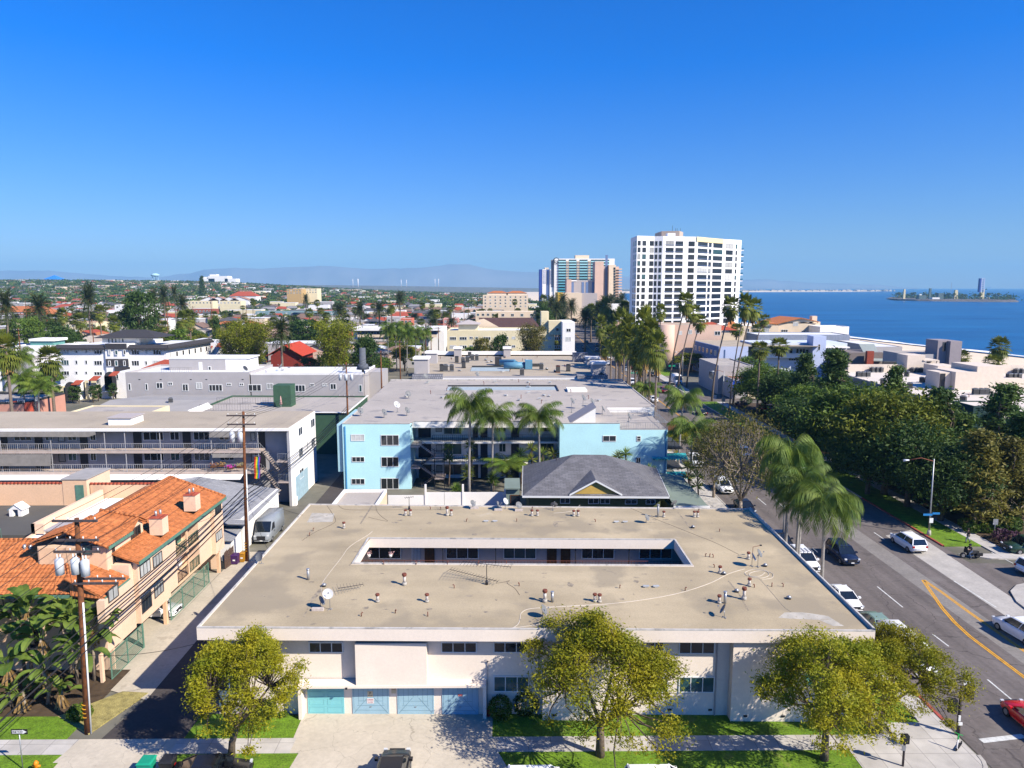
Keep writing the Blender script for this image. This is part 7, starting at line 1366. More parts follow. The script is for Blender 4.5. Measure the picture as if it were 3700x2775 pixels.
def palm(name,label,kind,H,seed=1,tr=.2,lean=0,nf=34,R=1.9,leaf=None,bark=None,dr=1.15):
 rng=np.random.RandomState(seed); t=thing(name,label,'palm'); b=MB()
 pts=[(0,0,-.2)]+[(lean*(s_**1.6),0,H*s_)for s_ in(.25,.5,.75,1)]; b.tube(pts,[tr*1.5,tr*1.05,tr*.9,tr*.85,tr*.8],8); b.build('trunk',bark or m_palmt,t)
 top=np.array([lean,0,H]); V=[]; F=[]
 def quad(p):n=len(V); V.extend(p); F.append([n,n+1,n+2,n+3])
 D=[];
 for k in range(nf):
  az=k*2.399+rng.uniform(-.2,.2); q=k/nf
  h=np.array([cos(az),sin(az),0]); side=np.array([-sin(az),cos(az),0]); up=np.array([0,0,1.])
  if kind=='fan':
   el=1.25-2.3*q; dirv=h*cos(el)+up*sin(el); L_=R*rng.uniform(.42,.58); c_=top+dirv*L_; nrm=np.cross(side,dirv)
   quad([top-side*.02,top+side*.02,c_+side*.03,c_-side*.03])
   for j in range(9):
    a=-1.45+2.9*j/8; d=dirv*cos(a)+side*sin(a); l_=R*.52*(1-.18*abs(a)); wv=np.cross(d,nrm)*.085; e=c_+d*l_+np.array([0,0,-.16*R*(.4+q)])
    m_=c_+d*l_*.6; quad([c_,m_-wv*R*.6,e,m_+wv*R*.6])
  else:
   drop={'queen':dr,'date':.75}[kind]; el0=(1.1-1.25*q)if kind=='queen' else(1.25-1.75*q); L_=R*rng.uniform(.9,1.1); n=9; prev=top.copy(); el=el0
   for j in range(n):
    d=h*cos(el)+up*sin(el); cur=prev+d*L_/n; nrm=np.cross(side,d); el-=drop*(.6+j/n)/n*1.3
    s_=(j+.5)/n; ll=(.55*R*.62 if kind=='queen' else.5*R*.42)*(1-abs(s_-.45)**1.6*1.6); ll=max(ll,.12*R)
    quad([prev-side*.03,prev+side*.03,cur+side*.02,cur-side*.02])
    for sg in(-1,1):
     for jj in range(5 if kind=='queen' else 2):
      base=prev+(cur-prev)*((jj+.5)/(5 if kind=='queen' else 2)); dz=(-.9 if kind=='queen' else.15)+rng.uniform(-.15,.15)
      tip=base+side*sg*ll*(.75 if kind=='queen' else.9)+d*ll*.45+up*dz*ll; wv=d*.05*R*(.22 if kind=='queen' else.5); md=base*.45+tip*.55+up*(.10*ll if kind=='queen' else.04*ll); quad([base-wv*.5,md-wv,tip,md+wv])
    prev=cur
 npmesh('crown',np.array(V),np.array(F),leaf or L_PALM,t)
 if kind=='fan':
  V.clear(); F.clear()
  for k in range(26):
   az=k*2.4; h=np.array([cos(az),sin(az),0]); side=np.array([-sin(az),cos(az),0]); z=top+np.array([0,0,-.15-.03*k*R*.6]); e=z+h*(.42*R*rng.uniform(.5,1))+np.array([0,0,-.55*R*rng.uniform(.7,1.2)]); quad([z-side*.05,z+side*.05,e+side*.2,e-side*.2])
  npmesh('dead_skirt',np.array(V),np.array(F),m_dead,t)
 elif kind=='date':b=MB(); b.tube([(lean,0,H-1.0),(lean,0,H-.3),(lean,0,H+.2)],[tr*.9,tr*1.7,tr*1.2],8); b.build('heart',m_dead,t)
 else:
  V.clear(); F.clear()
  for k in range(8):a=top+np.array([cos(k)*.12,sin(k)*.12,-.1]); quad([a,a+[.06,0,0],a+[cos(k)*.5,sin(k)*.5,-1.5],a+[cos(k)*.35,sin(k)*.4,-1.3]])
  npmesh('hanging_fruit',np.array(V),np.array(F),mat('orange_fruit',(.45,.20,.03),vary=.3,scale=6),t)
 return proto(t)
P_JAC=[tree('jacaranda_tree','p',L_JAC,m_bark,8.4,sp_,.24,s,38000,.10,290,'umbrella',fork=.25,cr=.42,lean=ln_)for s,sp_,ln_ in((3,4.6,(1.3,0)),(9,5.3,(0,0)),(14,4.9,(.3,0)))]
P_ROUND=[tree('broadleaf_tree','p',L_MID,m_bark,8,3.6,.22,s,3600,.30,44)for s in(21,22,23)]
P_CONE=[tree('conifer_tree','p',L_PINE,m_bark,13,3.9,.28,s,9000,.30,130,'cone',fork=.15,cr=.75)for s in(31,32)]
P_VASE=tree('elm_tree','p',L_LIME,m_bark,11,6,.28,41,11000,.25,120,'vase',fork=.2,cr=.8)
P_BIG=tree('ficus_tree','p',L_JAC,m_bark,10,5.6,.35,43,16000,.27,110,'round',fork=.2,cr=1.0)
P_BARE=tree('bare_tree','p',L_OLIVE,m_barkl,9,4.8,.25,47,7500,.14,230,'round',fork=.2,cr=1.1)
P_CYP=tree('cypress','p',L_DARK,m_bark,4,.9,.1,51,1400,.2,30,'round',fork=.02,cr=1.4)
P_FAN=[palm('fan_palm','p','fan',16,61,.17,0,40,2.4),palm('fan_palm','p','fan',16,62,.17,3.2,40,2.5),palm('fan_palm','p','fan',10,63,.28,0,46,2.8)]
P_Q=[palm('queen_palm','p','queen',9.5,71,.16,.3,21,3.6,L_QPALM,m_palmg),palm('queen_palm','p','queen',9.5,72,.16,-.5,19,3.6,L_QPALM,m_palmg),palm('queen_palm','p','queen',9.5,73,.17,.2,23,4.2,L_QPALM,m_palmg,1.8)]
P_DATE=palm('date_palm','p','date',9,81,.38,0,64,3.8,L_DATE)
PROTOS+=P_JAC+P_ROUND+P_CONE+[P_VASE,P_BIG,P_BARE,P_CYP,P_DATE]+P_FAN+P_Q
def shrub(label,c,rx,ry,h,leaf=L_DARK,n=900,s=.11,seed=1,name='shrub',cat='shrub',group=None):
 rng=np.random.RandomState(seed); t=thing(name,label,cat,c,group); d=rng.normal(size=(n,3)); d/=np.linalg.norm(d,axis=1)[:,None]; r=rng.uniform(.7,1.03,n)[:,None]; q=d*r*np.array([rx,ry,h*.5])+np.array([0,0,h*.5]); v,f=quads(q,s,.6,.2,rng); npmesh('foliage',v,f,leaf,t); b=MB(); b.tube([(0,0,0),(0,0,h*.6)],.06,5); o=b.build('stem',m_bark); o.parent=t; return t
use(P_JAC[0],G(835,2735),0,'yellow-green jacaranda left of the garage drive, hiding the building corner','jacarandas on the front verge',(.90,.86,.98))
use(P_JAC[1],G(2168,2734),2.2,'yellow-green jacaranda in the middle of the front verge','jacarandas on the front verge',(1.2,1.0,1.04))
use(P_JAC[2],G(2978,2748),4.1,'thick yellow-green jacaranda on the verge near the corner','jacarandas on the front verge',(1.05,.95,1.02))
use(P_JAC[0],G(3175,2640),.2,'yellow-green jacaranda behind the corner tree, reaching over the pavement','jacarandas on the front verge',(.80,.84,.84))
shrub('round clipped green shrub beside the red standpipe',G(1808,2600),.85,.8,1.75,L_MID,1600,.08,2); shrub('dark twin-topped shrub against the wall beside the round one',G(1900,2588),.9,.6,1.9,L_DARK,1200,.09,3); shrub('round dark shrub left of the garages behind the left jacaranda',G(955,2600),.9,.7,1.5,L_DARK,1200,.09,4); shrub('small low plant at the foot of the garage wall',G(1022,2590),.35,.3,.4,L_MID,150,.12,5)
for(px,py,pl,Y,zt,rz,k,l)in[(1703,1790,(1703,1460),99.5,0,0,0,'left queen palm in front of the blue building court, thin grey trunk'),(1780,1790,(1783,1500),100.5,0,2,1,'middle queen palm in front of the blue building court'),(1945,1790,(1945,1500),101,0,4,0,'right queen palm in front of the blue building court, leaning crown'),(1850,1790,(1830,1665),101.5,0,1,1,'lower queen palm with drooping fronds behind the middle ones')]:
 p=PY(pl[0],pl[1],Y); h=p.z; use(P_Q[k],(p.x-(.3 if k==0 else-.5)*h/9.5*cos(rz),Y,0),rz,l,'queen palms in the stair court',(1.1,1.1,h/9.5))
def qp(base,top,k,rz,label,sc=1.0,g='queen palms along the avenue'):
 b_=G(*base); p=PY(*top,b_.y); use(P_Q[k],b_,rz,label,g,(sc,sc,p.z/9.5))
def qx_(x,y,top,k,rz,label,sc):
 p=PY(*top,y); use(P_Q[k],(x,y,0),rz,label,'queen palms along the avenue',(sc,sc,p.z/9.5))
qx_(30.1,73,(2885,1640),2,.5,'tallest queen palm at the kerb with orange fruit above the parked cars',1.0); qx_(30.3,64.5,(3000,1810),2,2.2,'nearest queen palm at the kerb hanging over the dark SUV',1.0); qx_(29.6,69,(2935,1745),1,4.0,'queen palm between the two nearest ones at the kerb',1.0)
qp((2492,1785),(2505,1545),0,1,'queen palm at the corner of the blue building by the pavement',1.1); qp((2450,1700),(2440,1440),1,3,'queen palm half hidden behind the blue building corner'); qp((2880,2070),(2935,1800),1,4.0,'queen palm between the two nearest ones at the kerb',1.0)
qp((2330,1560),(2400,1400),0,5,'queen palm beside the roof terrace of the blue building')
def fpalm(X,top,k,rz,label,sc=1,Y=None,g='tall fan palms along the avenue',z0=0,cr=1.0,mats=None):
 p=PX(*top,X)if Y is None else PY(*top,Y); H0=10 if k==2 else 16; ln=3.2 if k==1 else 0
 use(P_FAN[k],(p.x-ln*cr*cos(rz),p.y-ln*cr*sin(rz),z0),rz,label,g,(cr,cr,(p.z-z0)/H0),mats)
for i,(x,y)in enumerate([(540,-60),(600,180),(720,120),(810,60),(880,90),(940,240),(1000,300),(1060,160),(1180,200),(760,-90),(1040,-60),(660,60),(770,200),(1110,60),(990,100),(860,-20)]):
 px,py=2000+x*.31646,1200+y*.31646; fpalm(29.6 if i not in(0,9)else 29.6,(px,py),2,i*1.1,'thick fan palm with brown skirt on the left pavement, '+['farthest','fourth nearest the turrets','leaning left','with ragged top','behind the pair','short yellow skirted','hanging skirt','tallest of the near pair','nearest with orange skirt','far slender','far wide','small beside the turret','low','bright topped','middle','upright'][i],g='thick fan palms on the left pavement',cr=.95)
for(bx_,by_,tx,ty,k,l,cr)in[((2574),1463,2720,1115,1,'tall leaning fan palm against the sea, trunk foot by the red sign',1.15),(2633,1504,2692,1105,1,'tallest leaning fan palm in front of the sea horizon',1.15),(2516,1450,2640,1110,1,'leaning fan palm before the right end of the white tower',1.1),(2392,1440,2478,1095,1,'leaning fan palm in front of the white tower middle',1.15),(2450,1400,2505,1130,1,'fan palm right of the tower middle with brown skirt',1.0),(2380,1380,2425,1125,0,'small headed fan palm before the lower tower windows',.9),(2480,1400,2530,1165,1,'shorter leaning fan palm before the tan rounded building',1.0),(2570,1330,2760,1155,1,'fan palm right of the tallest with thin head over the sea',.85)]:
 b_=G(bx_,by_); p=PY(tx,ty,b_.y); H0=16; dx=p.x-b_.x
 use(P_FAN[k],b_,0,l,'tall leaning fan palms on the right pavement',(max(.6,dx/3.2)if k==1 else 1,1.0,p.z/H0))if k==0 or dx<4.2 else use(P_FAN[k],(p.x-4.0,b_.y,0),0,l,'tall leaning fan palms on the right pavement',(1.25,1.1,p.z/H0))
for(bx_,by_,tx,ty,l)in[(2734,1514,2748,1262,'left one of two fan palms above the dark trees'),(2803,1508,2815,1250,'right one of two fan palms above the dark trees')]:b_=G(bx_,by_); p=PY(tx,ty,b_.y); use(P_FAN[0],b_,by_,l,'two fan palms above the dark trees',(1.25,1.25,p.z/16))
for(x,y,Y,l)in[(2662,1190,300,'short fan palm before the peach orange-roofed wing, left'),(2738,1190,305,'short thick fan palm before the peach orange-roofed wing, right'),(3612,1255,210,'upper one of two palms standing on the sand'),(3590,1310,206,'lower one of two palms standing on the sand'),(3470,1290,220,'palm half hidden behind the grey beach tower')]:p=PY(x,y,Y); use(P_FAN[2],(p.x,Y,0 if Y>250 else-3),x,l,'beach side palms',(1.3,1.3,(p.z+(0 if Y>250 else 3))/10))
for(x,y,Y,sc,l)in[(1015,1205,205,1.0,'big date palm beside the red gabled house'),(2115,1150,330,1.15,'large date palm at the end of the avenue'),(2010,1120,400,1.2,'dark date palm left of the avenue end'),(2065,1110,420,1.2,'dark date palm behind the large one'),(2170,1125,380,1.1,'date palm right of the avenue end'),(318,1085,330,1.15,'date palm left of centre in the far left'),(20,1110,260,1.1,'date palm at the left edge of the view'),(475,1120,330,1.1,'date palm above the hotel roof'),(555,1080,420,1.1,'left one of the pair of date palms'),(592,1075,430,1.1,'right one of the pair of date palms'),(660,1105,360,1.0,'date palm with golden fronds'),(140,1115,300,1.4,'broad date palm left of the hotel'),(1225,1125,400,1.2,'left one of three date palms beyond the lime trees'),(1300,1125,400,1.2,'middle one of three date palms beyond the lime trees'),(1370,1120,400,1.2,'right one of three date palms beyond the lime trees'),(1445,1085,470,1.2,'tall date palm before the cream building'),(325,1055,520,1.0,'distant date palm above the terracotta roofs'),(630,1065,520,1.0,'distant date palm behind the pair'),(1105,1085,600,1.0,'distant date palm near the yellow flats')]:
 p=PY(x,y,Y); use(P_DATE,(p.x,Y,0),x*.7,l,'canary date palms',(sc,sc,max(.3,p.z/9)))
def tr(P_,x,y,Y,H,label,sc=1,g=None,mats=None,rz=None,H0=None):
 ""
 p=PY(x,y,Y); z0=gz(p.x,Y)if Y>350 or abs(p.x)<400 else 0; h=max(3,p.z-z0); use(P_,(p.x,Y,z0),x*.37 if rz is None else rz,label,g,(sc,sc,h/H0 if H0 else sc),mats)
tr(P_VASE,900,1165,215,0,'wide lime green elm left of the red house',1.15,'lime green elms',H0=11); tr(P_VASE,1205,1165,215,0,'wide lime green elm right of the red house',1.2,'lime green elms',H0=11); tr(P_VASE,840,1190,225,0,'smaller lime green elm beside the hotel',.9,'lime green elms',H0=11)
tr(P_VASE,1920,1180,232,0,'thin pale golden tree before the cream building',.8,None,{'lime_leaf':L_OLIVE},H0=11)
tr(P_ROUND[0],1740,1215,235,0,'brown-green tree before the cream building, left',.8,None,{'mid_leaf':L_OLIVE},H0=8); tr(P_ROUND[1],1810,1210,235,0,'dark tree before the cream building, right',.85,None,{'mid_leaf':L_DARK},H0=8)
tr(P_ROUND[0],1100,1148,300,0,'broad dark tree behind the lime elms',2.0,None,{'mid_leaf':L_DARK},H0=8); tr(P_ROUND[2],1320,1215,200,0,'dark garden trees behind the grey building',1.1,None,{'mid_leaf':L_DARK},H0=8); tr(P_ROUND[1],1100,1330,190,0,'dark tree below the elm',.8,None,{'mid_leaf':L_MID},H0=8)
tr(P_ROUND[1],178,1320,190,0,'round bright green tree among the left palms',.9,None,{'mid_leaf':L_MID},H0=8); tr(P_CONE[0],780,1150,290,0,'dark narrow pine above the grey roofs',.7,None,H0=13); tr(P_CONE[1],728,1000,1100,0,'tall dark pine standing above the horizon',1.8,None,H0=13)
for k,(x,y,sc)in enumerate([(72,1145,1.6),(175,1160,1.8),(115,1150,1.3),(500,1040,1.6),(640,1190,1.3),(230,1180,1.5)]):tr(P_ROUND[k%3],x,y,330-20*k,0,'round green tree in the left middle distance, '+['at the far edge','wide dark','between two','small bright','beside the fan palms','low'][k],sc,'green trees left',{'mid_leaf':[L_MID,L_DARK][k%2]},H0=8)
for k,(x,y,Y)in enumerate([(55,1290,160),(85,1360,150),(120,1385,150),(130,1395,148),(180,1300,155),(22,1270,140),(225,1140,330),(360,1130,330),(290,1160,300),(685,1150,290),(660,1155,285),(412,1170,290)]):
 p=PY(x,y,Y); pr_=P_FAN[2]if k>3 else P_Q[k%2]; use(pr_,(p.x,Y,0),k,'palm among the buildings on the far left, '+['tall at the edge','second','low drooping','low bright','round headed','edge trunk','behind','yellowish','broad','right one above the hotel','left one above the hotel','before the dark roof'][k],'palms on the left',(1.15,1.15,p.z/(10 if k>3 else 9.5)))
for k,(x,y,Y)in enumerate([(565,1435,186),(283,1440,186),(233,1432,188),(355,1422,187),(372,1405,189),(425,1395,192)]):p=PY(x,y,Y); use(P_CYP,(p.x if k else PY(305,y,Y).x,Y-2.5,0),k,'clipped dark column bush before the cream spanish flats, '+['left','far left','second','middle','tall middle','right'][k],'column bushes',(1,1,1.1))
for k,(x,y,Y,mt,l)in enumerate([(1420,1190,250,L_QPALM,'palm thicket behind the utility poles, left'),(1490,1205,240,L_QPALM,'palm thicket behind the utility poles, right')]):
 p=PY(x,y,Y)
 for j in range(3):use(P_Q[j%2],(p.x+j*2.6-2,Y+j*3,0),j+k,l+' '+['front','mid','back'][j],'palm thicket',(1,1,p.z/9.5))
rq=random.Random(17)
for k in range(34):
 Y=rq.uniform(350,560); px=rq.uniform(1925,2275); p=PY(px,rq.uniform(1085,1150),Y); pr_=[P_DATE,P_ROUND[k%3],P_FAN[2],P_DATE][k%4]; h0={0:9,1:8,2:10,3:9}[k%4]; use(pr_,(p.x,Y,0),k,'dark '+['date palm','leafy tree','fan palm','date palm'][k%4]+' in the thicket before the turquoise tower','thicket before the turquoise tower, '+['date palms','trees','fan palms','date palms'][k%4],(1.4,1.4,max(.5,p.z/h0)),{'mid_leaf':L_DARK})
b_=G(2655,1830); use(P_BARE,(30.2,88,0),.4,'nearly bare street tree with yellowish buds over the avenue',None,(1.15,1.15,1.55)); use(P_BARE,(29.9,98.5,0),2.4,'second nearly bare street tree behind the first',None,(.8,.8,1.2)); use(P_JAC[2],(29.5,b_.y+24,0),2.4,'sparse yellow-green street tree beside the bare ones',None,(.6,.6,.85))
E2=[(3402,1415,100,1.2,P_CONE[0],'tall dark conifer before the cream roof complex',None),(3320,1470,108,1.05,P_CONE[1],'dark conifer behind the yellow-green ficus',None),(3545,1567,86,1.0,P_CONE[1],'olive tipped conifer near the right pavement',{'pine_leaf':L_OLIVE}),(3655,1590,88,1.0,P_CONE[0],'olive tipped conifer at the right edge',{'pine_leaf':L_OLIVE}),(3634,1400,106,1.25,P_CONE[1],'dark tall conifer at the right edge',None),(3480,1500,100,1.0,P_CONE[0],'dark conifer between the two olive tipped ones',None),(3018,1272,134,1.2,P_CONE[0],'tallest dark conifer before the periwinkle block',None),(2914,1285,150,1.0,P_CONE[1],'dark conifer left of the tallest one',None),(3238,1333,118,.85,P_CONE[1],'conifer standing against the cream roof',None),(3710,1500,92,1.1,P_CONE[1],'conifer cut by the right edge',None)]
for(x,y,Y,sc,P_,l,mm)in E2:tr(P_,x,y,Y,0,l,sc*1.08,'conifers right of the avenue',mm,H0=13)
E3=[(3220,1425,100,1.0,'big yellow-green ficus right of the avenue',{'jacaranda_leaf':leafmat('ficus_leaf',(.06,.10,.010),(.19,.19,.014))}),(3085,1400,113,1.15,'dark green ficus behind the big one',{'jacaranda_leaf':L_MID}),(2960,1440,130,1.0,'dark ficus beside the two palms',{'jacaranda_leaf':L_DARK}),(2770,1330,168,1.0,'round green tree by the red pickup',{'jacaranda_leaf':L_MID}),(2850,1345,160,.95,'second round green tree by the red pickup',{'jacaranda_leaf':L_DARK}),(3300,1530,94,.85,'dark ficus under the tall conifer',{'jacaranda_leaf':L_DARK}),(3150,1560,100,.8,'low dark tree over the shaded pavement',{'jacaranda_leaf':L_DARK}),(3040,1500,116,.9,'dark tree over the far shaded pavement',{'jacaranda_leaf':L_DARK}),(2930,1400,142,.9,'dark tree beyond the shaded pavement',{'jacaranda_leaf':L_MID}),(3420,1620,88,.7,'low dark tree beside the street lamp',{'jacaranda_leaf':L_DARK})]
for(x,y,Y,sc,l,mm)in E3:tr(P_BIG,x,y,Y,0,l,sc*1.25,'ficus belt',mm,H0=10)
for k in range(26):
 Y=80+k*4.0; x=AVR+8.5+(k%3)*2.6; shrub('dark shaded shrub in the planting beside the right pavement',(x,Y,0),1.6,2.0,1.5+.6*(k%3),L_DARK if k%4 else leafmat('purple_leaf',(.05,.02,.04),(.10,.04,.07)),420,.20,k+60,group='shaded shrubs')
for k,(x,y)in enumerate([(3510,1925),(3560,1925),(3490,1905),(3600,1900),(3660,1900),(3640,1915)]):p=G(x,y); shrub('clipped hedge clump near the walking man, '+['left front','behind him','left rear','red flowered','orange flowered','right'][k],p,1.1,.8,1.2,L_MID,600,.13,k+90,group='corner hedges')
b=MB(); b.prism([(AVR+6.6,78.2),(AVR+9,78.6),(76,77),(100,120),(100,182),(AVR+6.6,182)],-.2,.07); struct('planting_bed',b,mat('bark_mulch',(.075,.05,.03),vary=.3,scale=2))
b=MB(); b.prism([(AVR+8.2,76.8),(66,75.9),(66,79),(AVR+9,79.3)],-.1,.12); struct('bare_soil',b,mat('bare_soil',(.24,.13,.07),vary=.3,scale=2))
def banana(label,loc,H,n,seed,s=1):
 rng=random.Random(seed); t=thing('bird_of_paradise_plant',label,'plant',loc,'giant bird of paradise plants by the peach complex'); b=MB()
 b.tube([(0,0,0),(rng.uniform(-.3,.3),0,H*.55),(0,rng.uniform(-.3,.3),H)],[.14,.12,.09],6); o=b.build('stem',m_barkl); o.parent=t
 V=[]; F=[]; D=[]
 for k in range(n):
  a=k*2.4+rng.random(); el=rng.uniform(.15,1.3); L_=rng.uniform(1.3,2.1)*s; wd=rng.uniform(.28,.42)*s; h=Vector((cos(a),sin(a),0)); sd_=Vector((-sin(a),cos(a),0)); base=Vector((0,0,H-.2)); p0=base+(h*cos(el)+Vector((0,0,sin(el))))*.9*s; prev=None; e=el
  for j in range(6):
   tt=j/5; w_=wd*sin(pi*min(1,.12+tt*.83))**.6; p=p0; roll=Vector((0,0,.35*w_)); cur=(p-sd_*w_-roll*-1,p,p+sd_*w_+roll)
   if prev:
    m0=len(V); V.extend([prev[0],prev[1],cur[1],cur[0]]); F.append([m0,m0+1,m0+2,m0+3]); m0=len(V); V.extend([prev[1],prev[2],cur[2],cur[1]]); F.append([m0,m0+1,m0+2,m0+3])
   prev=cur; p0=p0+(h*cos(e)+Vector((0,0,sin(e))))*L_/5; e-=.32
  m0=len(V); q=base+(h*cos(el)+Vector((0,0,sin(el))))*.9*s; V.extend([base-sd_*.04,base+sd_*.04,q+sd_*.03,q-sd_*.03]); F.append([m0,m0+1,m0+2,m0+3])
 npmesh('leaves',np.array([tuple(v)for v in V]),np.array(F),L_BAN,t)
 D=[]; V=[]
 for k in range(8):a=k*.8; e_=Vector((cos(a)*.5,sin(a)*.5,H-1.3)); c_=Vector((cos(a)*.1,sin(a)*.1,H-.2)); V.extend([c_,c_+Vector((.08,0,0)),e_+Vector((.2,0,0)),e_]); D.append([4*k,4*k+1,4*k+2,4*k+3])
 npmesh('dry_leaves',np.array([tuple(v)for v in V]),np.array(D),m_dead,t)
rb_=random.Random(5); nm=['beside the street corner','against the wall','behind the near pole','with a tall stem','low and spreading','at the left edge','in the second row','with split leaves','nearest the grass','near the gate','in the shade','over the balcony','at the wall corner','broad leaved','half dry','thin stemmed','leaning','bright tipped','sheltered','tallest']
k=0
for(x,y,H)in[(-41.5,49.5,5.4),(-39.6,50.6,5.6),(-37.6,49.2,4.6),(-36.2,51.2,5.8),(-34.2,49.6,4.4),(-32.6,50.8,5.2),(-31.3,49.6,3.4),(-40.6,47.8,3.6),(-38.2,47.6,3.0),(-35.6,47.9,3.2),(-33.2,48.2,2.8),(-37.2,51.8,4.8),(-33.8,52.0,5.2),(-42.8,51.2,4.2),(-31.6,51.3,4.3),(-39.0,46.9,1.6),(-36.6,46.9,1.4),(-41.0,46.9,1.8),(-34.4,47.2,1.5),(-32.0,47.8,1.2)]:
 banana('big paddle leaved plant '+nm[k]+', number of leaves arching over the lawn'.replace('number of leaves','leaves')if k%2 else 'big paddle leaved plant '+nm[k]+' before the peach walls',(x,y,0),H,15 if H>3 else 10,k+5,1.0 if H>3 else.75); k+=1
g=MB(); g.prism([(-60,46.62),(-29.6,46.62),(-29.6,52.8),(-60,52.8)],-.1,.06); struct('soil_bed',g,MATS['bark_mulch'])
shrub('small bright green bush at the foot of the near pole',G(290,2600),.9,.7,1.1,L_MID,800,.11,77)
for k,(x,y,Y,zb)in enumerate([(1650,1770,99,0),(1690,1700,101,0),(1780,1730,100,0),(1830,1690,101,0),(1880,1640,103,0),(1920,1620,104,0),(1960,1640,104,0),(2000,1640,104,0),(2260,1640,101,0),(2235,1650,101,0),(2350,1700,99,0),(1700,1610,104,0),(1620,1620,105,0),(2485,1690,96,0),(2520,1720,92,0)]):
 p=PY(x,y,Y); t=thing('yucca','spiky green yucca before the blue building','plant',(p.x,Y,0),'spiky plants around the blue building'); rng=random.Random(k); b=MB(); H=max(1,p.z); b.tube([(0,0,0),(.2,0,H*.5),(0,0,H)],[.14,.11,.1],5); o=b.build('stem',m_bark); o.parent=t; V=[]; F=[]
 for h_ in(H,H*.72):
  for j in range(46):a=j*2.4; el=rng.uniform(-.5,1.4); d=Vector((cos(a)*cos(el),sin(a)*cos(el),sin(el))); s_=d.orthogonal().normalized()*.07; q=Vector((0,0,h_)); m0=len(V); V.extend([q-s_*.5,q+d*.6-s_,q+d*1.25,q+d*.6+s_]); F.append([m0,m0+1,m0+2,m0+3])
 npmesh('leaves',np.array([tuple(v)for v in V]),np.array(F),L_PALM if k%2 else L_BAN,t)
M_PAINT=mat('car_paint',(.75,.75,.75),rough=.25,vary=.02,spec=.6); M_TYRE=mat('tyre',(.015,.015,.015),rough=.8); M_RIM=mat('wheel_rim',(.35,.35,.36),rough=.35,metal=.7); M_CG=mat('car_glass',(.012,.016,.02),rough=.06,spec=.9,vary=0)
M_HL=mat('headlight_glass',(.6,.62,.65),rough=.15,spec=.8); M_TL=mat('tail_light',(.35,.01,.01),rough=.3)
CP={n:mat('paint_'+n,c,rough=.25,vary=.03,spec=.6)for n,c in dict(white=(.80,.80,.80),black=(.012,.012,.014),navy=(.012,.02,.05),silver=(.24,.26,.28),green=(.025,.055,.03),sage=(.19,.27,.22),red=(.55,.01,.008),maroon=(.13,.012,.015),grey=(.10,.105,.11)).items()}
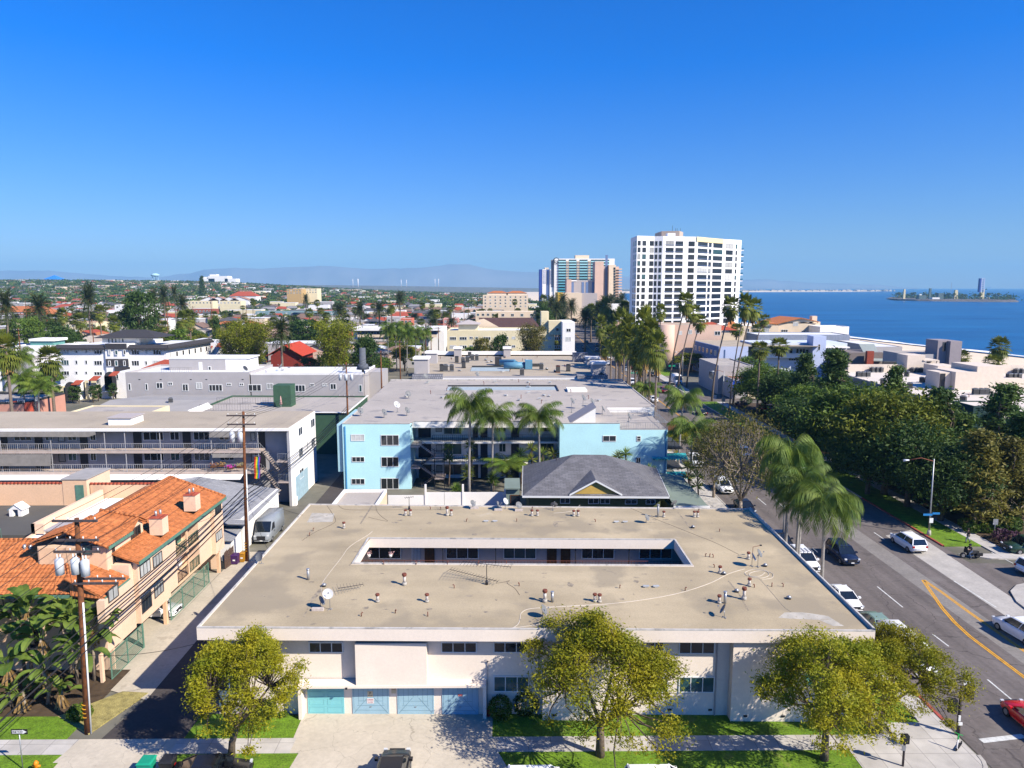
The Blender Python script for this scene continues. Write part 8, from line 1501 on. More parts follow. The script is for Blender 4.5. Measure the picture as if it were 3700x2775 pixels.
def car(kind):
 t=thing('parked_car','p',{'pickup':'pickup truck','van':'van','suv':'car','sedan':'car'}[kind])
 L_,W_,belt,top={'sedan':(4.7,.92,.95,1.43),'suv':(4.8,.97,1.08,1.74),'van':(5.9,1.0,1.25,2.65),'pickup':(5.6,1.0,1.12,1.85)}[kind]
 h=L_/2; hood=belt-.08 if kind!='van' else 1.2
 st=[(-h,belt*.75,.50,.80),(-h+.15,belt,.30,.93),(-h*.5,belt+.02,.24,1),(h*.30,belt,.24,1),(h*.62,hood,.24,.98),(h-.22,hood-.14,.28,.92),(h,.58,.38,.78)]
 if kind=='van':st=[(-h,top-.1,.45,.93),(-h+.08,top,.3,.97),(h*.38,top,.28,1),(h*.58,top-.25,.28,1),(h*.80,1.32,.28,.98),(h-.15,1.15,.3,.92),(h,.75,.4,.85)]
 b=MB(); rings=[]
 for(x,zt,zb,f)in st:w_=W_*f; rings.append([(x,w_*.9,zb),(x,w_,zb+.18),(x,w_,min(zt-.14,zt*.9)if kind!='van' else min(zt-.25,1.3)),(x,w_*(.88 if kind!='van' else.90),zt),(x,0,zt+.03)])
 vs=[]; R_n=9
 for r in rings:vs+=r+[(x,-y,z)for(x,y,z)in r[3::-1]]
 fs=[(i*R_n+j,i*R_n+j+1,(i+1)*R_n+j+1,(i+1)*R_n+j)for i in range(len(rings)-1)for j in range(R_n-1)]+[((i+1)*R_n,i*R_n,i*R_n+R_n-1,(i+1)*R_n+R_n-1)for i in range(len(rings)-1)]+[tuple(range(R_n))[::-1],tuple((len(rings)-1)*R_n+j for j in range(R_n))]
 b.smooth=True; b.add(vs,fs); b.smooth=False; b.build('body',M_PAINT,t)
 if kind!='van':
  x0,x1,x2,x3={'sedan':(-h+.45,-h*.42,h*.12,h*.50),'suv':(-h+.12,-h+.42,h*.18,h*.52),'pickup':(-h*.12,-.1,h*.28,h*.55)}[kind]
  b=MB(); w0,w1=W_*.88,W_*.70; z0_,z1_=belt-.02,top-.05
  b.add([(x0,-w0,z0_),(x3,-w0,z0_),(x3,w0,z0_),(x0,w0,z0_),(x1,-w1,z1_),(x2,-w1,z1_),(x2,w1,z1_),(x1,w1,z1_)],[(0,1,5,4),(1,2,6,5),(2,3,7,6),(3,0,4,7),(4,5,6,7)]); b.build('windows',M_CG,t)
  b=MB(); b.smooth=False; b.add([(x1-.06,-w1-.03,z1_-.02),(x2+.06,-w1-.03,z1_-.02),(x2+.06,w1+.03,z1_-.02),(x1-.06,w1+.03,z1_-.02),(x1+.05,-w1+.08,top),(x2-.1,-w1+.08,top),(x2-.1,w1-.08,top),(x1+.05,w1-.08,top)],[(0,1,5,4),(1,2,6,5),(2,3,7,6),(3,0,4,7),(4,5,6,7)])
  for s_ in(-1,1):b.tube([(x3,s_*w0,z0_),(x2,s_*w1,z1_)],.045,4); b.tube([(x0,s_*w0,z0_),(x1,s_*w1,z1_)],.06,4); xm=(x0+x3)/2; b.tube([(xm,s_*(w0+.01),z0_),((x1+x2)/2,s_*(w1+.01),z1_)],.04,4)
  b.build('roof',M_PAINT,t)
  if kind=='pickup':b=MB(); b.box(-h+.25,-h*.15,-W_+.18,W_-.18,belt-.25,belt+.045); b.build('cargo_bed',M_DARKM,t)
 else:
  b=MB(); xa,xb=h*.575,h*.80; b.add([(xa,-.88,2.42),(xb,-.92,1.36),(xb,.92,1.36),(xa,.88,2.42),(xa+.05,-.85,2.44),(xb+.06,-.88,1.38),(xb+.06,.88,1.38),(xa+.05,.85,2.44)],[(4,5,6,7),(0,1,5,4),(3,7,6,2)]); b.build('windscreen',M_CG,t)
  for s_ in(-1,1):b=MB(); b.add([(h*.30,s_*1.005,1.4),(h*.70,s_*1.0,1.4),(h*.52,s_*.97,2.2),(h*.30,s_*.97,2.2)],[(0,1,2,3)]); b.build('side_window',M_CG,t)
 for sx in(-1,1):
  for sy in(-1,1):
   b=MB(); x=sx*h*.62; b.tube([(x,sy*(W_-.20),.33),(x,sy*(W_+.012),.33)],.33,14); w_=b.build('wheel',M_TYRE,t); b=MB(); b.tube([(x,sy*(W_-.05),.33),(x,sy*(W_+.022),.33)],.2,10); b.build('rim',M_RIM,w_)
 zl=hood-.24 if kind!='van' else.95
 for sy in(-1,1):
  b=MB(); b.box(h-.20,h-.06,sy*W_*.62,sy*W_*.87,zl,zl+.14); b.build('headlight',M_HL,t); b=MB(); b.box(-h-.01,-h+.14,sy*W_*.66,sy*W_*.9,belt-.3,belt-.1); b.build('tail_light',M_TL,t)
  b=MB(); b.box(h*.34,h*.44,sy*W_,sy*(W_+.2),belt-.02,belt+.13); b.build('mirror',M_PAINT,t)
 b=MB(); b.box(h-.10,h+.015,-W_*.5,W_*.5,.5,zl+.06); b.build('grille',M_DARKM,t); b=MB(); b.box(h+.016,h+.03,-.16,.16,.42,.54); b.build('number_plate',M_FRAME,t); b=MB(); b.box(-h-.02,-h-.005,-.16,.16,.62,.74); b.build('number_plate',M_FRAME,t)
 return proto(t)
CAR={k:car(k)for k in('sedan','suv','van','pickup')}; PROTOS+=list(CAR.values())
def pc(kind,col,loc,rz,label,group='cars and vans',z=.02):
 o=use(CAR[kind],(loc[0],loc[1],z),rz,label,group,None,{'car_paint':CP[col]}); o.name={'pickup':'pickup_truck','van':'van'}.get(kind,'car'); WO[o.name]=(loc[0],loc[1],z); o['category']={'pickup':'pickup truck','van':'van'}.get(kind,'car'); return o
a7=lambda x,y:G(2400+x/1.7015,1400+y/1.7015)
Dn,Up=-pi/2,pi/2
XP=AVL+1.75
pc('suv','white',(XP,a7(440,640).y+.5),Dn,'white SUV parked at the left kerb under the bare tree','parked at the left kerb'); pc('sedan','black',(XP,a7(585,775).y+1.2),Dn,'dark saloon parked at the roof corner behind the white SUV','parked at the left kerb'); pc('sedan','black',(XP,a7(775,985).y+1.2),Dn,'black saloon parked beside the thin lamp pole','parked at the left kerb')
w_=pc('suv','white',(XP,a7(925,1130).y+1.4),Dn,'white wagon with roof bars parked beside the palm trunk','parked at the left kerb')
b=MB();
for k in range(5):b.box(XP-.65,XP+.65,a7(925,1130).y+.8+k*.42,a7(925,1130).y+.86+k*.42,1.80,1.85)
b.split('roof_bar',M_METAL,w_)
pc('sedan','white',(XP,G(3075,2185).y+.3),Dn,'white coupe parked at the left kerb nearest the roof edge','parked at the left kerb'); pc('sedan','sage',(XP+.35,G(3175,2300).y+.6),Dn,'sage green saloon parked between the white coupe and white van','parked at the left kerb')
v_=pc('van','white',(XP,G(3320,2420).y+1.3),Dn,'white van with black ladder racks parked nearest the corner','parked at the left kerb'); v_.scale.z=.8; yv=G(3320,2420).y+1.3
b=MB()
for k in(-1.9,0.2):b.tube([(XP-.7,yv+k,2.15),(XP-.7,yv+k,2.35),(XP+.9,yv+k,2.35),(XP+.9,yv+k,2.15)],.035,4)
for o in b.split('ladder_rack',M_DARKM,v_):o.location.z+=.0; o.scale.z=1.25
pc('suv','navy',(a7(1125,1080).x,a7(1125,1080).y+1.2),Dn,'dark navy SUV driving towards the camera past the nearest palm'); pc('suv','white',(46.8,78.8),Up+.02,'white SUV driving away in the far lane before the side street'); pc('pickup','green',(59.8,77.2),pi,'dark green pickup waiting at the side street')
pc('suv','white',(G(3730,2075).x+.9,G(3730,2075).y),.1,'white SUV entering the side street, cut by the right edge'); pc('suv','white',(G(3735,2335).x,G(3735,2335).y+1.5),Up+.12,'white SUV with black trim driving away at the right edge'); pc('sedan','red',(G(3790,2680).x,G(3790,2680).y+1.4),Up,'red car just entering at the right edge')
pc('suv','black',(-6.9,39.4),Up,'black car standing in the driveway at the bottom edge'); pc('sedan','black',(-18.0,39.95),.10,'black car roof at the bottom left beside the green bin'); pc('suv','white',(2.2,38.25),0,'white car roof just visible at the bottom edge, left'); pc('suv','white',(9.3,38.25),0,'white car roof just visible at the bottom edge, right')
pc('van','silver',(G(962,1950).x,G(962,1950).y+1.2),Dn,'silver delivery van parked in the alley beside the pole'); pc('sedan','white',(-32.4,G(583,2240).y+.9),0,'white sports car poking out of the carport')
pc('pickup','red',(G(2785,1490).x,G(2785,1490).y),pi,'bright red pickup on the driveway right of the palms')
z0c_=lambda x,y:G(2000+x*.31646,1200+y*.31646)
for k,(x,y,kd,c_,d,l)in enumerate([(1070,635,'sedan','navy',Dn,'dark blue car passing the palm trunks'),(1262,695,'suv','maroon',Up,'dark maroon SUV beside the leaning palm foot'),(1125,505,'sedan','black',Up,'black car in the middle of the avenue beyond the palms'),(822,445,'sedan','silver',Dn,'silver car between the palm trunks'),(905,425,'sedan','maroon',Up,'maroon car beside the silver one'),(640,312,'suv','white',Dn,'white SUV near the roof turret'),(625,375,'sedan','white',Dn,'white car parked behind the turret'),(380,135,'suv','black',Dn,'dark SUV at the far avenue bend'),(352,190,'sedan','black',Dn,'black car parked below the pale end wall'),(500,168,'suv','black',Dn,'dark car at the far crossing'),(505,222,'suv','grey',Dn,'grey SUV before the far crossing'),(850,310,'sedan','maroon',Up,'dark red car beyond the skirted palms'),(1150,800,'sedan','white',Dn,'white car parked under the nearest skirted palm'),(905,600,'suv','white',Dn,'white car half hidden by the roof edge'),(1700,950,'sedan','black',Up,'dark car behind the two thin palms'),(1345,640,'suv','grey',Up,'grey SUV beside the white lorry'),(1500,415,'sedan','black',0,'dark car in the side road beyond the lorry'),(1410,405,'sedan','black',0,'black car under the green street sign')]):
 p=z0c_(x,y); pc(kd,c_,(min(p.x,50),p.y+1),d,l)
p=z0c_(1415,600); pc('van','white',(p.x,p.y+1.5),Dn,'big white lorry parked at the right kerb near the feathery palm').scale=(1.2,1.15,1.15)
pc('sedan','silver',(G(2610,1640).x-1,G(2610,1640).y),Dn,'silver car behind the bare tree branches'); pc('suv','white',(G(2690,1650).x,G(2690,1650).y),Dn,'white SUV seen through the bare tree'); pc('sedan','white',(XP,G(2530,1545).y),Dn,'white car parked behind the blue building corner'); pc('suv','white',(XP,G(2545,1680).y),Dn,'white SUV parked by the banana leaves'); pc('suv','black',(36.5,128),Dn,'dark SUV in the shade beyond the palms')
m_skin=mat('skin',(.42,.24,.16),vary=.05); m_jean=mat('blue_jeans',(.06,.09,.16),vary=.1); m_blk=mat('black_cloth',(.015,.015,.017),vary=.1); m_gcl=mat('grey_jeans',(.18,.19,.22),vary=.1); m_hair=mat('dark_hair',(.03,.02,.015))
def person(label,loc,rz,J,top,legs,helmet=None,cap=None):
 ""
 t=thing('person',label,'person',loc,None,rz)
 def skin(name,ed,rad,m):
  names=list(rad); me=bpy.data.meshes.new(name); me.from_pydata([J[n]for n in names],[(names.index(a),names.index(c_))for a,c_ in ed],[]); o=bpy.data.objects.new(name,me); COL.objects.link(o); o.modifiers.new('s','SKIN');
  for i,n in enumerate(names):me.skin_vertices[0].data[i].radius=(rad[n],rad[n])
  me.skin_vertices[0].data[0].use_root=True; s_=o.modifiers.new('u','SUBSURF'); s_.levels=1; s_.render_levels=1; bpy.context.view_layer.update()
  m2=bpy.data.meshes.new_from_object(o.evaluated_get(bpy.context.evaluated_depsgraph_get())); bpy.data.objects.remove(o); m2.materials.clear(); m2.materials.append(m); q=bpy.data.objects.new(name,m2); COL.objects.link(q); q.parent=t; return q
 E_=[('pel','che'),('che','nec'),('nec','hea'),('che','shL'),('shL','elL'),('elL','haL'),('haL','fiL'),('che','shR'),('shR','elR'),('elR','haR'),('haR','fiR'),('pel','hiL'),('hiL','knL'),('knL','anL'),('anL','toL'),('pel','hiR'),('hiR','knR'),('knR','anR'),('anR','toR')]
 body={'pel':.13,'che':.13,'nec':.055,'hea':.10,'shL':.06,'elL':.042,'haL':.032,'fiL':.022,'shR':.06,'elR':.042,'haR':.032,'fiR':.022,'hiL':.085,'knL':.058,'anL':.04,'toL':.04,'hiR':.085,'knR':.058,'anR':.04,'toR':.04}
 skin('body',E_,body,m_skin); skin('shirt',[('pel','che'),('che','shL'),('shL','elL'),('che','shR'),('shR','elR')],{'pel':.16,'che':.16,'shL':.085,'elL':.062,'shR':.085,'elR':.062},top)
 skin('trousers',[('pel','hiL'),('hiL','knL'),('knL','anL'),('pel','hiR'),('hiR','knR'),('knR','anR')],{'pel':.15,'hiL':.10,'knL':.075,'anL':.06,'hiR':.10,'knR':.075,'anR':.06},legs)
 for s_ in 'LR':b=MB(); a=Vector(J['an'+s_]); c_=Vector(J['to'+s_]); b.tube([a+Vector((-.05,0,-.03)),c_],[.06,.045],8); o=b.build('shoe',m_blk); o.parent=t
 b=MB(); hd=Vector(J['hea']); b.smooth=True; b.tube([hd+Vector((0,0,-.03)),hd+Vector((-.01,0,.05)),hd+Vector((-.01,0,.12)),hd+Vector((-.01,0,.15))],[.10,.125,.10,.03]if not helmet else[.14,.16,.13,.05],10); o=b.build('helmet' if helmet else 'hair',helmet or m_hair); o.parent=t; return t
W0={'pel':(0,0,.93),'che':(.02,0,1.28),'nec':(.03,0,1.50),'hea':(.05,0,1.62),'shL':(0,.19,1.40),'elL':(-.10,.24,1.15),'haL':(.02,.25,.92),'fiL':(.05,.25,.84),'shR':(0,-.19,1.40),'elR':(.10,-.24,1.16),'haR':(.28,-.22,1.0),'fiR':(.35,-.21,.96),'hiL':(0,.10,.88),'knL':(.20,.10,.50),'anL':(.22,.10,.09),'toL':(.38,.10,.05),'hiR':(0,-.10,.88),'knR':(-.02,-.10,.48),'anR':(-.26,-.10,.14),'toR':(-.14,-.10,.04)}
person('person in black t-shirt and grey jeans walking on the corner pavement',(54.6,80.0,.1),pi*.9,W0,m_blk,m_gcl)
RD=dict(W0); RD.update({'pel':(0,0,.82),'che':(.06,0,1.18),'nec':(.09,0,1.38),'hea':(.12,0,1.52),'shL':(.06,.2,1.30),'elL':(.28,.26,1.12),'haL':(.52,.26,1.06),'fiL':(.60,.25,1.05),'shR':(.06,-.2,1.30),'elR':(.28,-.26,1.12),'haR':(.52,-.26,1.06),'fiR':(.60,-.25,1.05),'hiL':(0,.13,.78),'knL':(.32,.24,.62),'anL':(.12,.34,.10),'toL':(.30,.34,.05),'hiR':(0,-.13,.78),'knR':(.32,-.24,.62),'anR':(.20,-.26,.34),'toR':(.36,-.26,.28)})
mx_,my_=51.9,75.4; person('motorcycle rider with black helmet and blue jeans, one foot down',(mx_,my_,.02),pi,RD,m_blk,m_jean,m_blk)
t=thing('motorcycle','black touring motorcycle with side cases stopped at the side street','motorcycle',(mx_,my_,.02),None,pi)
def pt_(nm_,b,m_,par=None):o=b.build(nm_,m_); o.parent=par or t; return o
for x in(.85,-.75):b=MB(); b.tube([(x,-.07,.32),(x,.07,.32)],.32,14); w_=pt_('wheel',b,M_TYRE); b=MB(); b.tube([(x,-.09,.32),(x,.09,.32)],.19,10); pt_('rim',b,M_RIM,w_)
b=MB(); b.tube([(-.75,0,.5),(-.3,0,.55),(.2,0,.6),(.5,0,.78)],[.12,.2,.24,.12],8); pt_('frame',b,m_blk); b=MB(); b.tube([(-.05,0,.74),(.15,0,.86),(.42,0,.9)],[.10,.19,.12],8); pt_('tank',b,m_blk); b=MB(); b.tube([(-.75,0,.78),(-.2,0,.74),(0,0,.72)],[.08,.15,.12],6); pt_('seat',b,m_blk); b=MB(); b.tube([(.85,0,.34),(.60,0,1.0)],.05,6); b.tube([(.5,-.38,1.06),(.62,0,1.02),(.5,.38,1.06)],.025,5); pt_('handlebar',b,M_RIM)
b=MB(); b.add([(.60,-.34,.75),(.60,.34,.75),(.80,0,.70),(.55,-.26,1.3),(.55,.26,1.3),(.72,0,1.2)],[(0,2,5,3),(2,1,4,5),(0,3,4,1)]); pt_('fairing',b,m_blk)
for s_ in(-1,1):b=MB(); b.box(-1.1,-.45,s_*.22,s_*.44,.38,.68); pt_('side_case',b,m_blk)
p=G(3465,2700,.12); t=thing('electric_scooter','white and green electric scooter standing at the kerb corner','scooter',p,None,-2.4)
b=MB(); b.box(-.42,.40,-.07,.07,.08,.12); pt_('deck',b,m_blk); b=MB(); b.tube([(.40,0,.10),(.52,0,.2),(.40,0,.75)],.045,6); pt_('stem',b,M_WALLW); b=MB(); b.tube([(.40,0,.75),(.37,0,1.08)],.05,6); b.tube([(.34,-.24,1.1),(.38,0,1.1),(.34,.24,1.1)],.028,5); pt_('handlebar',b,mat('scooter_green',(.05,.55,.12),rough=.5))
for x in(-.5,.52):b=MB(); b.tube([(x,-.03,.1),(x,.03,.1)],.1,10); pt_('wheel',b,M_TYRE)
m_pole=mat('creosoted_pole',(.15,.055,.02),vary=.35,scale=3,stain=[(2,.6,(.06,.035,.03),.7)]); m_arm=mat('crossarm_wood',(.075,.06,.06),vary=.3,scale=4); m_tf=mat('transformer_grey',(.52,.55,.58),rough=.4,vary=.08); m_wire=mat('wire',(.02,.018,.018),rough=.6,vary=0)
def upole(label,x,y,z,arms,tfs=(),r=.17,conduit=False,base=0,bands=True,lean=0):
 t=thing('utility_pole',label,'utility pole',(x,y,base),'wooden utility poles'); b=MB(); b.tube([(x,y,base-.3),(x+lean*.5,y,(z+base)/2),(x+lean,y,z)],[r*1.15,r,r*.72],10); b.build('pole',m_pole,t)
 for(za,x0,x1,dy)in arms:
  xl=lean*(za-base)/(z-base); b=MB(); b.box(x+xl+x0,x+xl+x1,y-r-.12-dy,y-r-dy,za-.07,za+.07); a=b.build('crossarm',m_arm,t); n=4
  for k in range(n):xx=x+xl+x0+.15+(x1-x0-.3)*k/(n-1); b=MB(); b.cyl(xx,y-r-.06-dy,za+.08,za+.24,.035,.045,6); b.build('insulator',M_FRAME,a)
 for(dx,zt)in tfs:b=MB(); b.tube([(x+dx,y-.45,zt-.55),(x+dx,y-.45,zt+.45),(x+dx,y-.45,zt+.58)],[.27,.27,.12],10); o=b.build('transformer',m_tf,t); b=MB(); b.cyl(x+dx-.1,y-.45,zt+.58,zt+.82,.04,n=5); b.cyl(x+dx+.1,y-.45,zt+.58,zt+.82,.04,n=5); b.split('bushing',M_FRAME,o)
 if conduit:b=MB(); b.tube([(x+.28,y-.1,base),(x+.26+lean*.5,y-.12,base+(z-base)*.62)],.06,6); b.build('conduit',M_FRAME,t)
 if bands:
  b=MB()
  for k in range(4):b.cyl(x,y,base+1.2+k*.3,base+1.26+k*.3,r*1.2,n=10)
  b.split('marker_band',m_yellow,t)
 return t
pA=G(318,2648); yA=pA.y; zA=PY(277,1872,yA).z; leanA=PY(277,1872,yA).x-pA.x
def A8(x,y):return PY(*c8(x,y),yA)
armsA=[]
for(x0,x1,y)in((485,885,560),(510,895,730),(500,912,832),(670,1070,1112),(715,1095,1098)):
 a,c_=A8(x0,y),A8(x1,y); xl=pA.x+leanA*a.z/zA; armsA.append((a.z,a.x-xl,c_.x-xl,.0 if y!=1098 else-.5))
upole('tall rust brown utility pole with four crossarms and three transformers in the near left',pA.x,yA,zA,armsA,[(A8(612,950).x-pA.x-leanA*.7,A8(612,950).z),(A8(752,945).x-pA.x-leanA*.7,A8(752,945).z),(A8(838,960).x-pA.x-leanA*.7,A8(838,960).z)],.2,True,lean=leanA)
pB=G(893,2028); yB=pB.y; TB=PY(*q5(1620,160),yB); zB=TB.z
def B5(x,y):return PY(*q5(x,y),yB)
upole('dark utility pole with two crossarms and two transformers beside the alley van',pB.x,yB,zB,[(B5(1600,185).z,B5(1515,185).x-TB.x,B5(1710,185).x-TB.x,0),(B5(1600,243).z,B5(1520,243).x-TB.x,B5(1710,243).x-TB.x,0)],[(B5(1583,320).x-TB.x,B5(1583,325).z),(B5(1636,320).x-TB.x,B5(1636,325).z)],.17,True,lean=TB.x-pB.x)
POLES=[(pA.x+leanA,yA,zA),(TB.x,yB,zB)]
for(R,x,yt,X,l,tf)in[(r2,775,905,-28.0,'pole with three transformers behind the gallery block',True),(r2,1052,812,-27.6,'pole at the end of the blue building alley wall',False),(r2,1203,728,-27.0,'pole before the palm thicket, nearest the tan roof turret',False),(r2,1410,600,-27.5,'tall pole left of the cream building, first of three',False),(r2,1452,590,-27.3,'tall pole left of the cream building, second of three',False),(r2,1512,620,-26.0,'tall pole left of the cream building, third of three',False)]:
 p=PX(*R(x,yt),X); upole('wooden '+l,X,p.y,p.z,[(p.z-.5,-1.4,1.4,0)]+([(p.z-6,-1.4,1.4,0)]if tf else[]),[(-1,p.z-2.6),(0,p.z-2.6),(1,p.z-2.6)]if tf else(),.16,bands=False); POLES.append((X,p.y,p.z))
for k,(R,x,yt,Y)in enumerate([(r1,733,560,250),(r1,1125,525,290),(r1,1333,500,330),(r1,1540,455,400),(r1,1683,385,430),(r1,145,630,215),(r1,1966,455,420),(r1,200,410,400),(r2,1632,490,420),(r2,1718,450,500),(r2,1753,430,540),(r2,1600,480,460),(r1,515,455,420)]):p=PY(*R(x,yt),Y); upole('thin dark utility pole far off, '+['right of the date palm','above the dark roof','between the date palms','by the brick front','by the yellow block','at the left before the teal house','beside the dusty blue block','left by the red roofs','in the row beyond the cream hall','tallest of the distant row','last of the distant row','first of the distant row','among the left palms'][k],p.x,Y,p.z,[(p.z-.6,-1.3,1.3,0),(p.z-2.2,-1.2,1.2,0)],(),.17,bands=False)
mp=PY(*r2(905,790),162); t=thing('antenna_mast','thick grey cellular antenna mast on the grey building end','mast',(mp.x,162,0)); b=MB(); b.cyl(mp.x,162,0,PY(*r2(905,960),162).z,.25); b.build('mast',m_arm,t); b=MB(); zz=PY(*r2(905,960),162).z; b.tube([(mp.x,162,zz),(mp.x,162,zz+1.2),(mp.x,162,zz+1.3),(mp.x,162,mp.z)],[1.5,1.1,.75,.7],12); b.build('shroud',mat('shroud_grey',(.10,.11,.13),vary=.1),t)
WN=0
def wire(a,c_,sag=.6,r=.018,label='thin black power line strung between the alley poles',g='power lines'):
 a=Vector(a); c_=Vector(c_); pts=[a.lerp(c_,k/12)-Vector((0,0,sag*4*(k/12)*(1-k/12)))for k in range(13)]; b=MB(); b.tube(pts,r,3,False); return tag(b.build('power_line',m_wire),label,'power line',g)
fr=(-28.8,2.0,12.0)
for k,(x8,y8)in enumerate([(495,545),(620,545),(760,555),(878,550),(520,715),(880,720),(680,1095),(1060,1100)]):
 a=A8(x8,y8); dx=a.x-pA.x; wire(a,(pA.x+dx,2,a.z-.8),.7,.02,'power line from the near left pole over the lawn','power lines towards the street')
 if k<6:wire(a,(TB.x+dx*.8,yB,zB-.3-(0 if k<4 else 2.2)),.5,.02,'power line between the near left pole and the van side pole','power lines along the alley, first span')
 b_=POLES[2]
 if k<4:wire((TB.x+dx*.8,yB,zB-.3),(b_[0]+dx*.7,b_[1],b_[2]-.4),1.0,.022,'power line from van side pole to pole behind gallery block','power lines along the alley, second span')
lowA=[(.3,7.6,.055),(.5,7.2,.05),(.6,6.7,.075),(.75,6.3,.045)]
for k,(dx,z,r)in enumerate(lowA):wire((pA.x+dx,yA,z),(pB.x+dx*.6,yB,z+.9),.35,r,'thick dark telephone cable sagging along the alley, '+['highest','second from top','thickest, third','lowest'][k]+' of four','telephone cables'); wire((pB.x+dx*.6,yB,z+.9),(POLES[2][0],POLES[2][1],z+1.5),1.0,r*.8,'telephone cable running on behind the van side pole','telephone cables, second span'); wire((pA.x+dx,yA,z),(pA.x+dx-.4,2,z-1.2),.3,r*.7,'telephone cable leaving the near pole towards the camera side','telephone cables towards the street')
for k,q_ in enumerate([(-20.6,70,7.0),(-20.6,60,6.6),(-30,66,7.9),(-30.4,84,4.2),(-29.5,97,8),(-34,79,5)]):wire((pB.x,yB,8.6-k*.2),q_,.5,.016,'thin service wire from the van side pole to a house '+['at the long roof corner','at the long roof side','at the tiled eave','at the grey shingle roof','at the gallery block end wall','at the shingle ridge'][k],'service wires')
wire((pA.x+.2,yA,5.6),(-20.5,46.5,5.8),.4,.02,'service wire crossing behind the left jacaranda','service wires'); wire((pA.x,yA,9),(-36,56,9.4),.3,.016,'service wire from near pole to raised block','service wires')
for i in range(2,len(POLES)-1):
 for dx in(-1.2,0,1.2):a,c_=POLES[i],POLES[i+1]; wire((a[0]+dx,a[1],a[2]-.4),(c_[0]+dx,c_[1],c_[2]-.4),.8,.03,'farther power line %s'%['','','behind the gallery block','at the alley wall end','at the palm thicket','first of three','second of three'][i],'farther power lines %d'%i)
def lamp(label,base,top,arm,m=M_METAL,r=.11):
 b_=G(*base); T=PY(*top,b_.y); t=thing('street_lamp',label,'street lamp',b_,'street lamps'); b=MB(); b.tube([b_,(T.x,b_.y,T.z)],[r,r*.6],8); b.build('pole',m,t); b=MB(); b.cyl(b_.x,b_.y,0,.7,.26,.2,8); b.build('base',M_CONC,t)
 b=MB(); q=Vector((T.x,b_.y,T.z-.3)); e=q+Vector(arm); b.tube([q,q.lerp(e,.5)+Vector((0,0,.35)),e],.05,6); b.build('arm',M_RUST if m is M_METAL else m,t); b=MB(); b.tube([e+Vector((.1,0,0)),e+Vector((-.55,0,-.03))],[.08,.15],8); b.build('lamp_head',M_HL,t); return t
lt=lamp('grey street lamp with long rusty arm at the side street corner',(3356,1936),(3375,1658),(-3.1,0,.15))
lamp('thin metal lamp pole at the left kerb beside the black saloon',(2829,1964),(2838,1690),(2.2,0,.3)); lamp('far street lamp beside the grey lattice-window building',(2611,1483),(2616,1340),(-2.5,0,.2)); lamp('street lamp at the avenue between palms and lorry',(2466,1370),(2468,1272),(-2.0,0,.3))
def post_sign(label,base,h,boards,r=.035,m=M_METAL,rz=0):
 ""
 p=Vector(base); t=thing('road_sign',label,'sign',p,None,rz); b=MB(); b.tube([(0,0,0),(0,0,h)],r,6); o=b.build('post',m); o.parent=t
 for(dx,z,w_,hh,mm,tx,ink,s_)in boards:
  b=MB(); b.box(dx-w_/2,dx+w_/2,-.06,-.04,z-hh/2,z+hh/2); o=b.build('board',mm); o.parent=t
  if tx:x=text_part(tx,s_,ink,None,(0,0,0)); x.parent=t; x.location=(dx,-.065,z)
 return t
m_sgn=mat('street_sign_green',(.01,.24,.13),rough=.5,vary=.03); m_sbl=mat('street_sign_blue',(.02,.18,.45),rough=.5,vary=.03)
p=G(83,2782,0); pz=PY(98,2642,p.y); t=post_sign('black and white arrow sign reading ONE WAY on a thin post',p,pz.z+.05,[(.05,pz.z,1.02,.34,m_ink,'',m_ink,.1)])
b=MB(); z=pz.z; b.add([(-.40,-.07,z-.10),(.25,-.07,z-.10),(.25,-.07,z-.15),(.52,-.07,z),(.25,-.07,z+.15),(.25,-.07,z+.10),(-.40,-.07,z+.10)],[(0,1,2,3,4,5,6)]); o=b.build('arrow',M_FRAME); o.parent=t; x=text_part('ONE WAY',.15,m_ink,None,(0,0,0)); x.parent=t; x.location=(-.06,-.08,z)
p=G(*z0(0,0))if False else G(2000+878*.31646,1200+560*.31646)
for(x,y,Y,tx,l)in[(915,465,215,'Orange','green street name sign reading Orange hanging over the avenue'),(1352,385,232,'','blank looking green street sign on the signal arm farther right')]:
 q=PY(2000+x*.31646,1200+y*.31646,Y); t=thing('street_name_sign',l,'sign',q); b=MB(); b.box(-1.1,1.1,-.03,0,-.28,.28); o=b.build('board',m_sgn); o.parent=t
 if tx:o=text_part(tx,.42,M_FRAME,None,(0,0,0)); o.parent=t; o.location=(0,-.04,0)
 b=MB(); b.tube([(-6 if tx else 2.5,.1,-q.z),(-6 if tx else 2.5,.1,.9),(1,.1,.4)],.09,6); o=b.build('mast_arm',M_METAL); o.parent=t
q=G(3356,1936); b=MB(); b.box(q.x-1.0,q.x+.1,q.y-.2,q.y-.17,2.6,2.85); o=b.build('street_sign',m_sbl,lt); b=MB(); b.box(q.x+.12,q.x+1.0,q.y-.2,q.y-.17,2.75,3.0); b.build('street_sign',m_sbl,lt); b=MB(); b.box(q.x-.2,q.x+.25,q.y-.22,q.y-.2,1.7,2.3); b.build('notice',M_FRAME,lt)
post_sign('round-topped sign back on a grey post at the corner hedge',G(*c7_(1638,1050))if False else G(3591,1943),2.3,[(0,2.0,.6,.7,M_METAL,'',m_ink,.1)]); post_sign('small white sign board low in the shaded planting',G(3397,1850),1.3,[(0,1.1,1.0,.5,M_FRAME,'',m_ink,.1)])
post_sign('red and white restriction sign beside the leaning palm foot',G(2582,1470),3.0,[(0,2.5,.7,.9,M_FRAME,'NO',m_red,.4)]); post_sign('grey notice and blue street sign on the far corner post',G(2612,1486),3.4,[(0,2.9,.9,1.1,M_METAL,'',m_ink,.1),(.6,1.9,1.3,.3,m_sbl,'',m_ink,.1)])
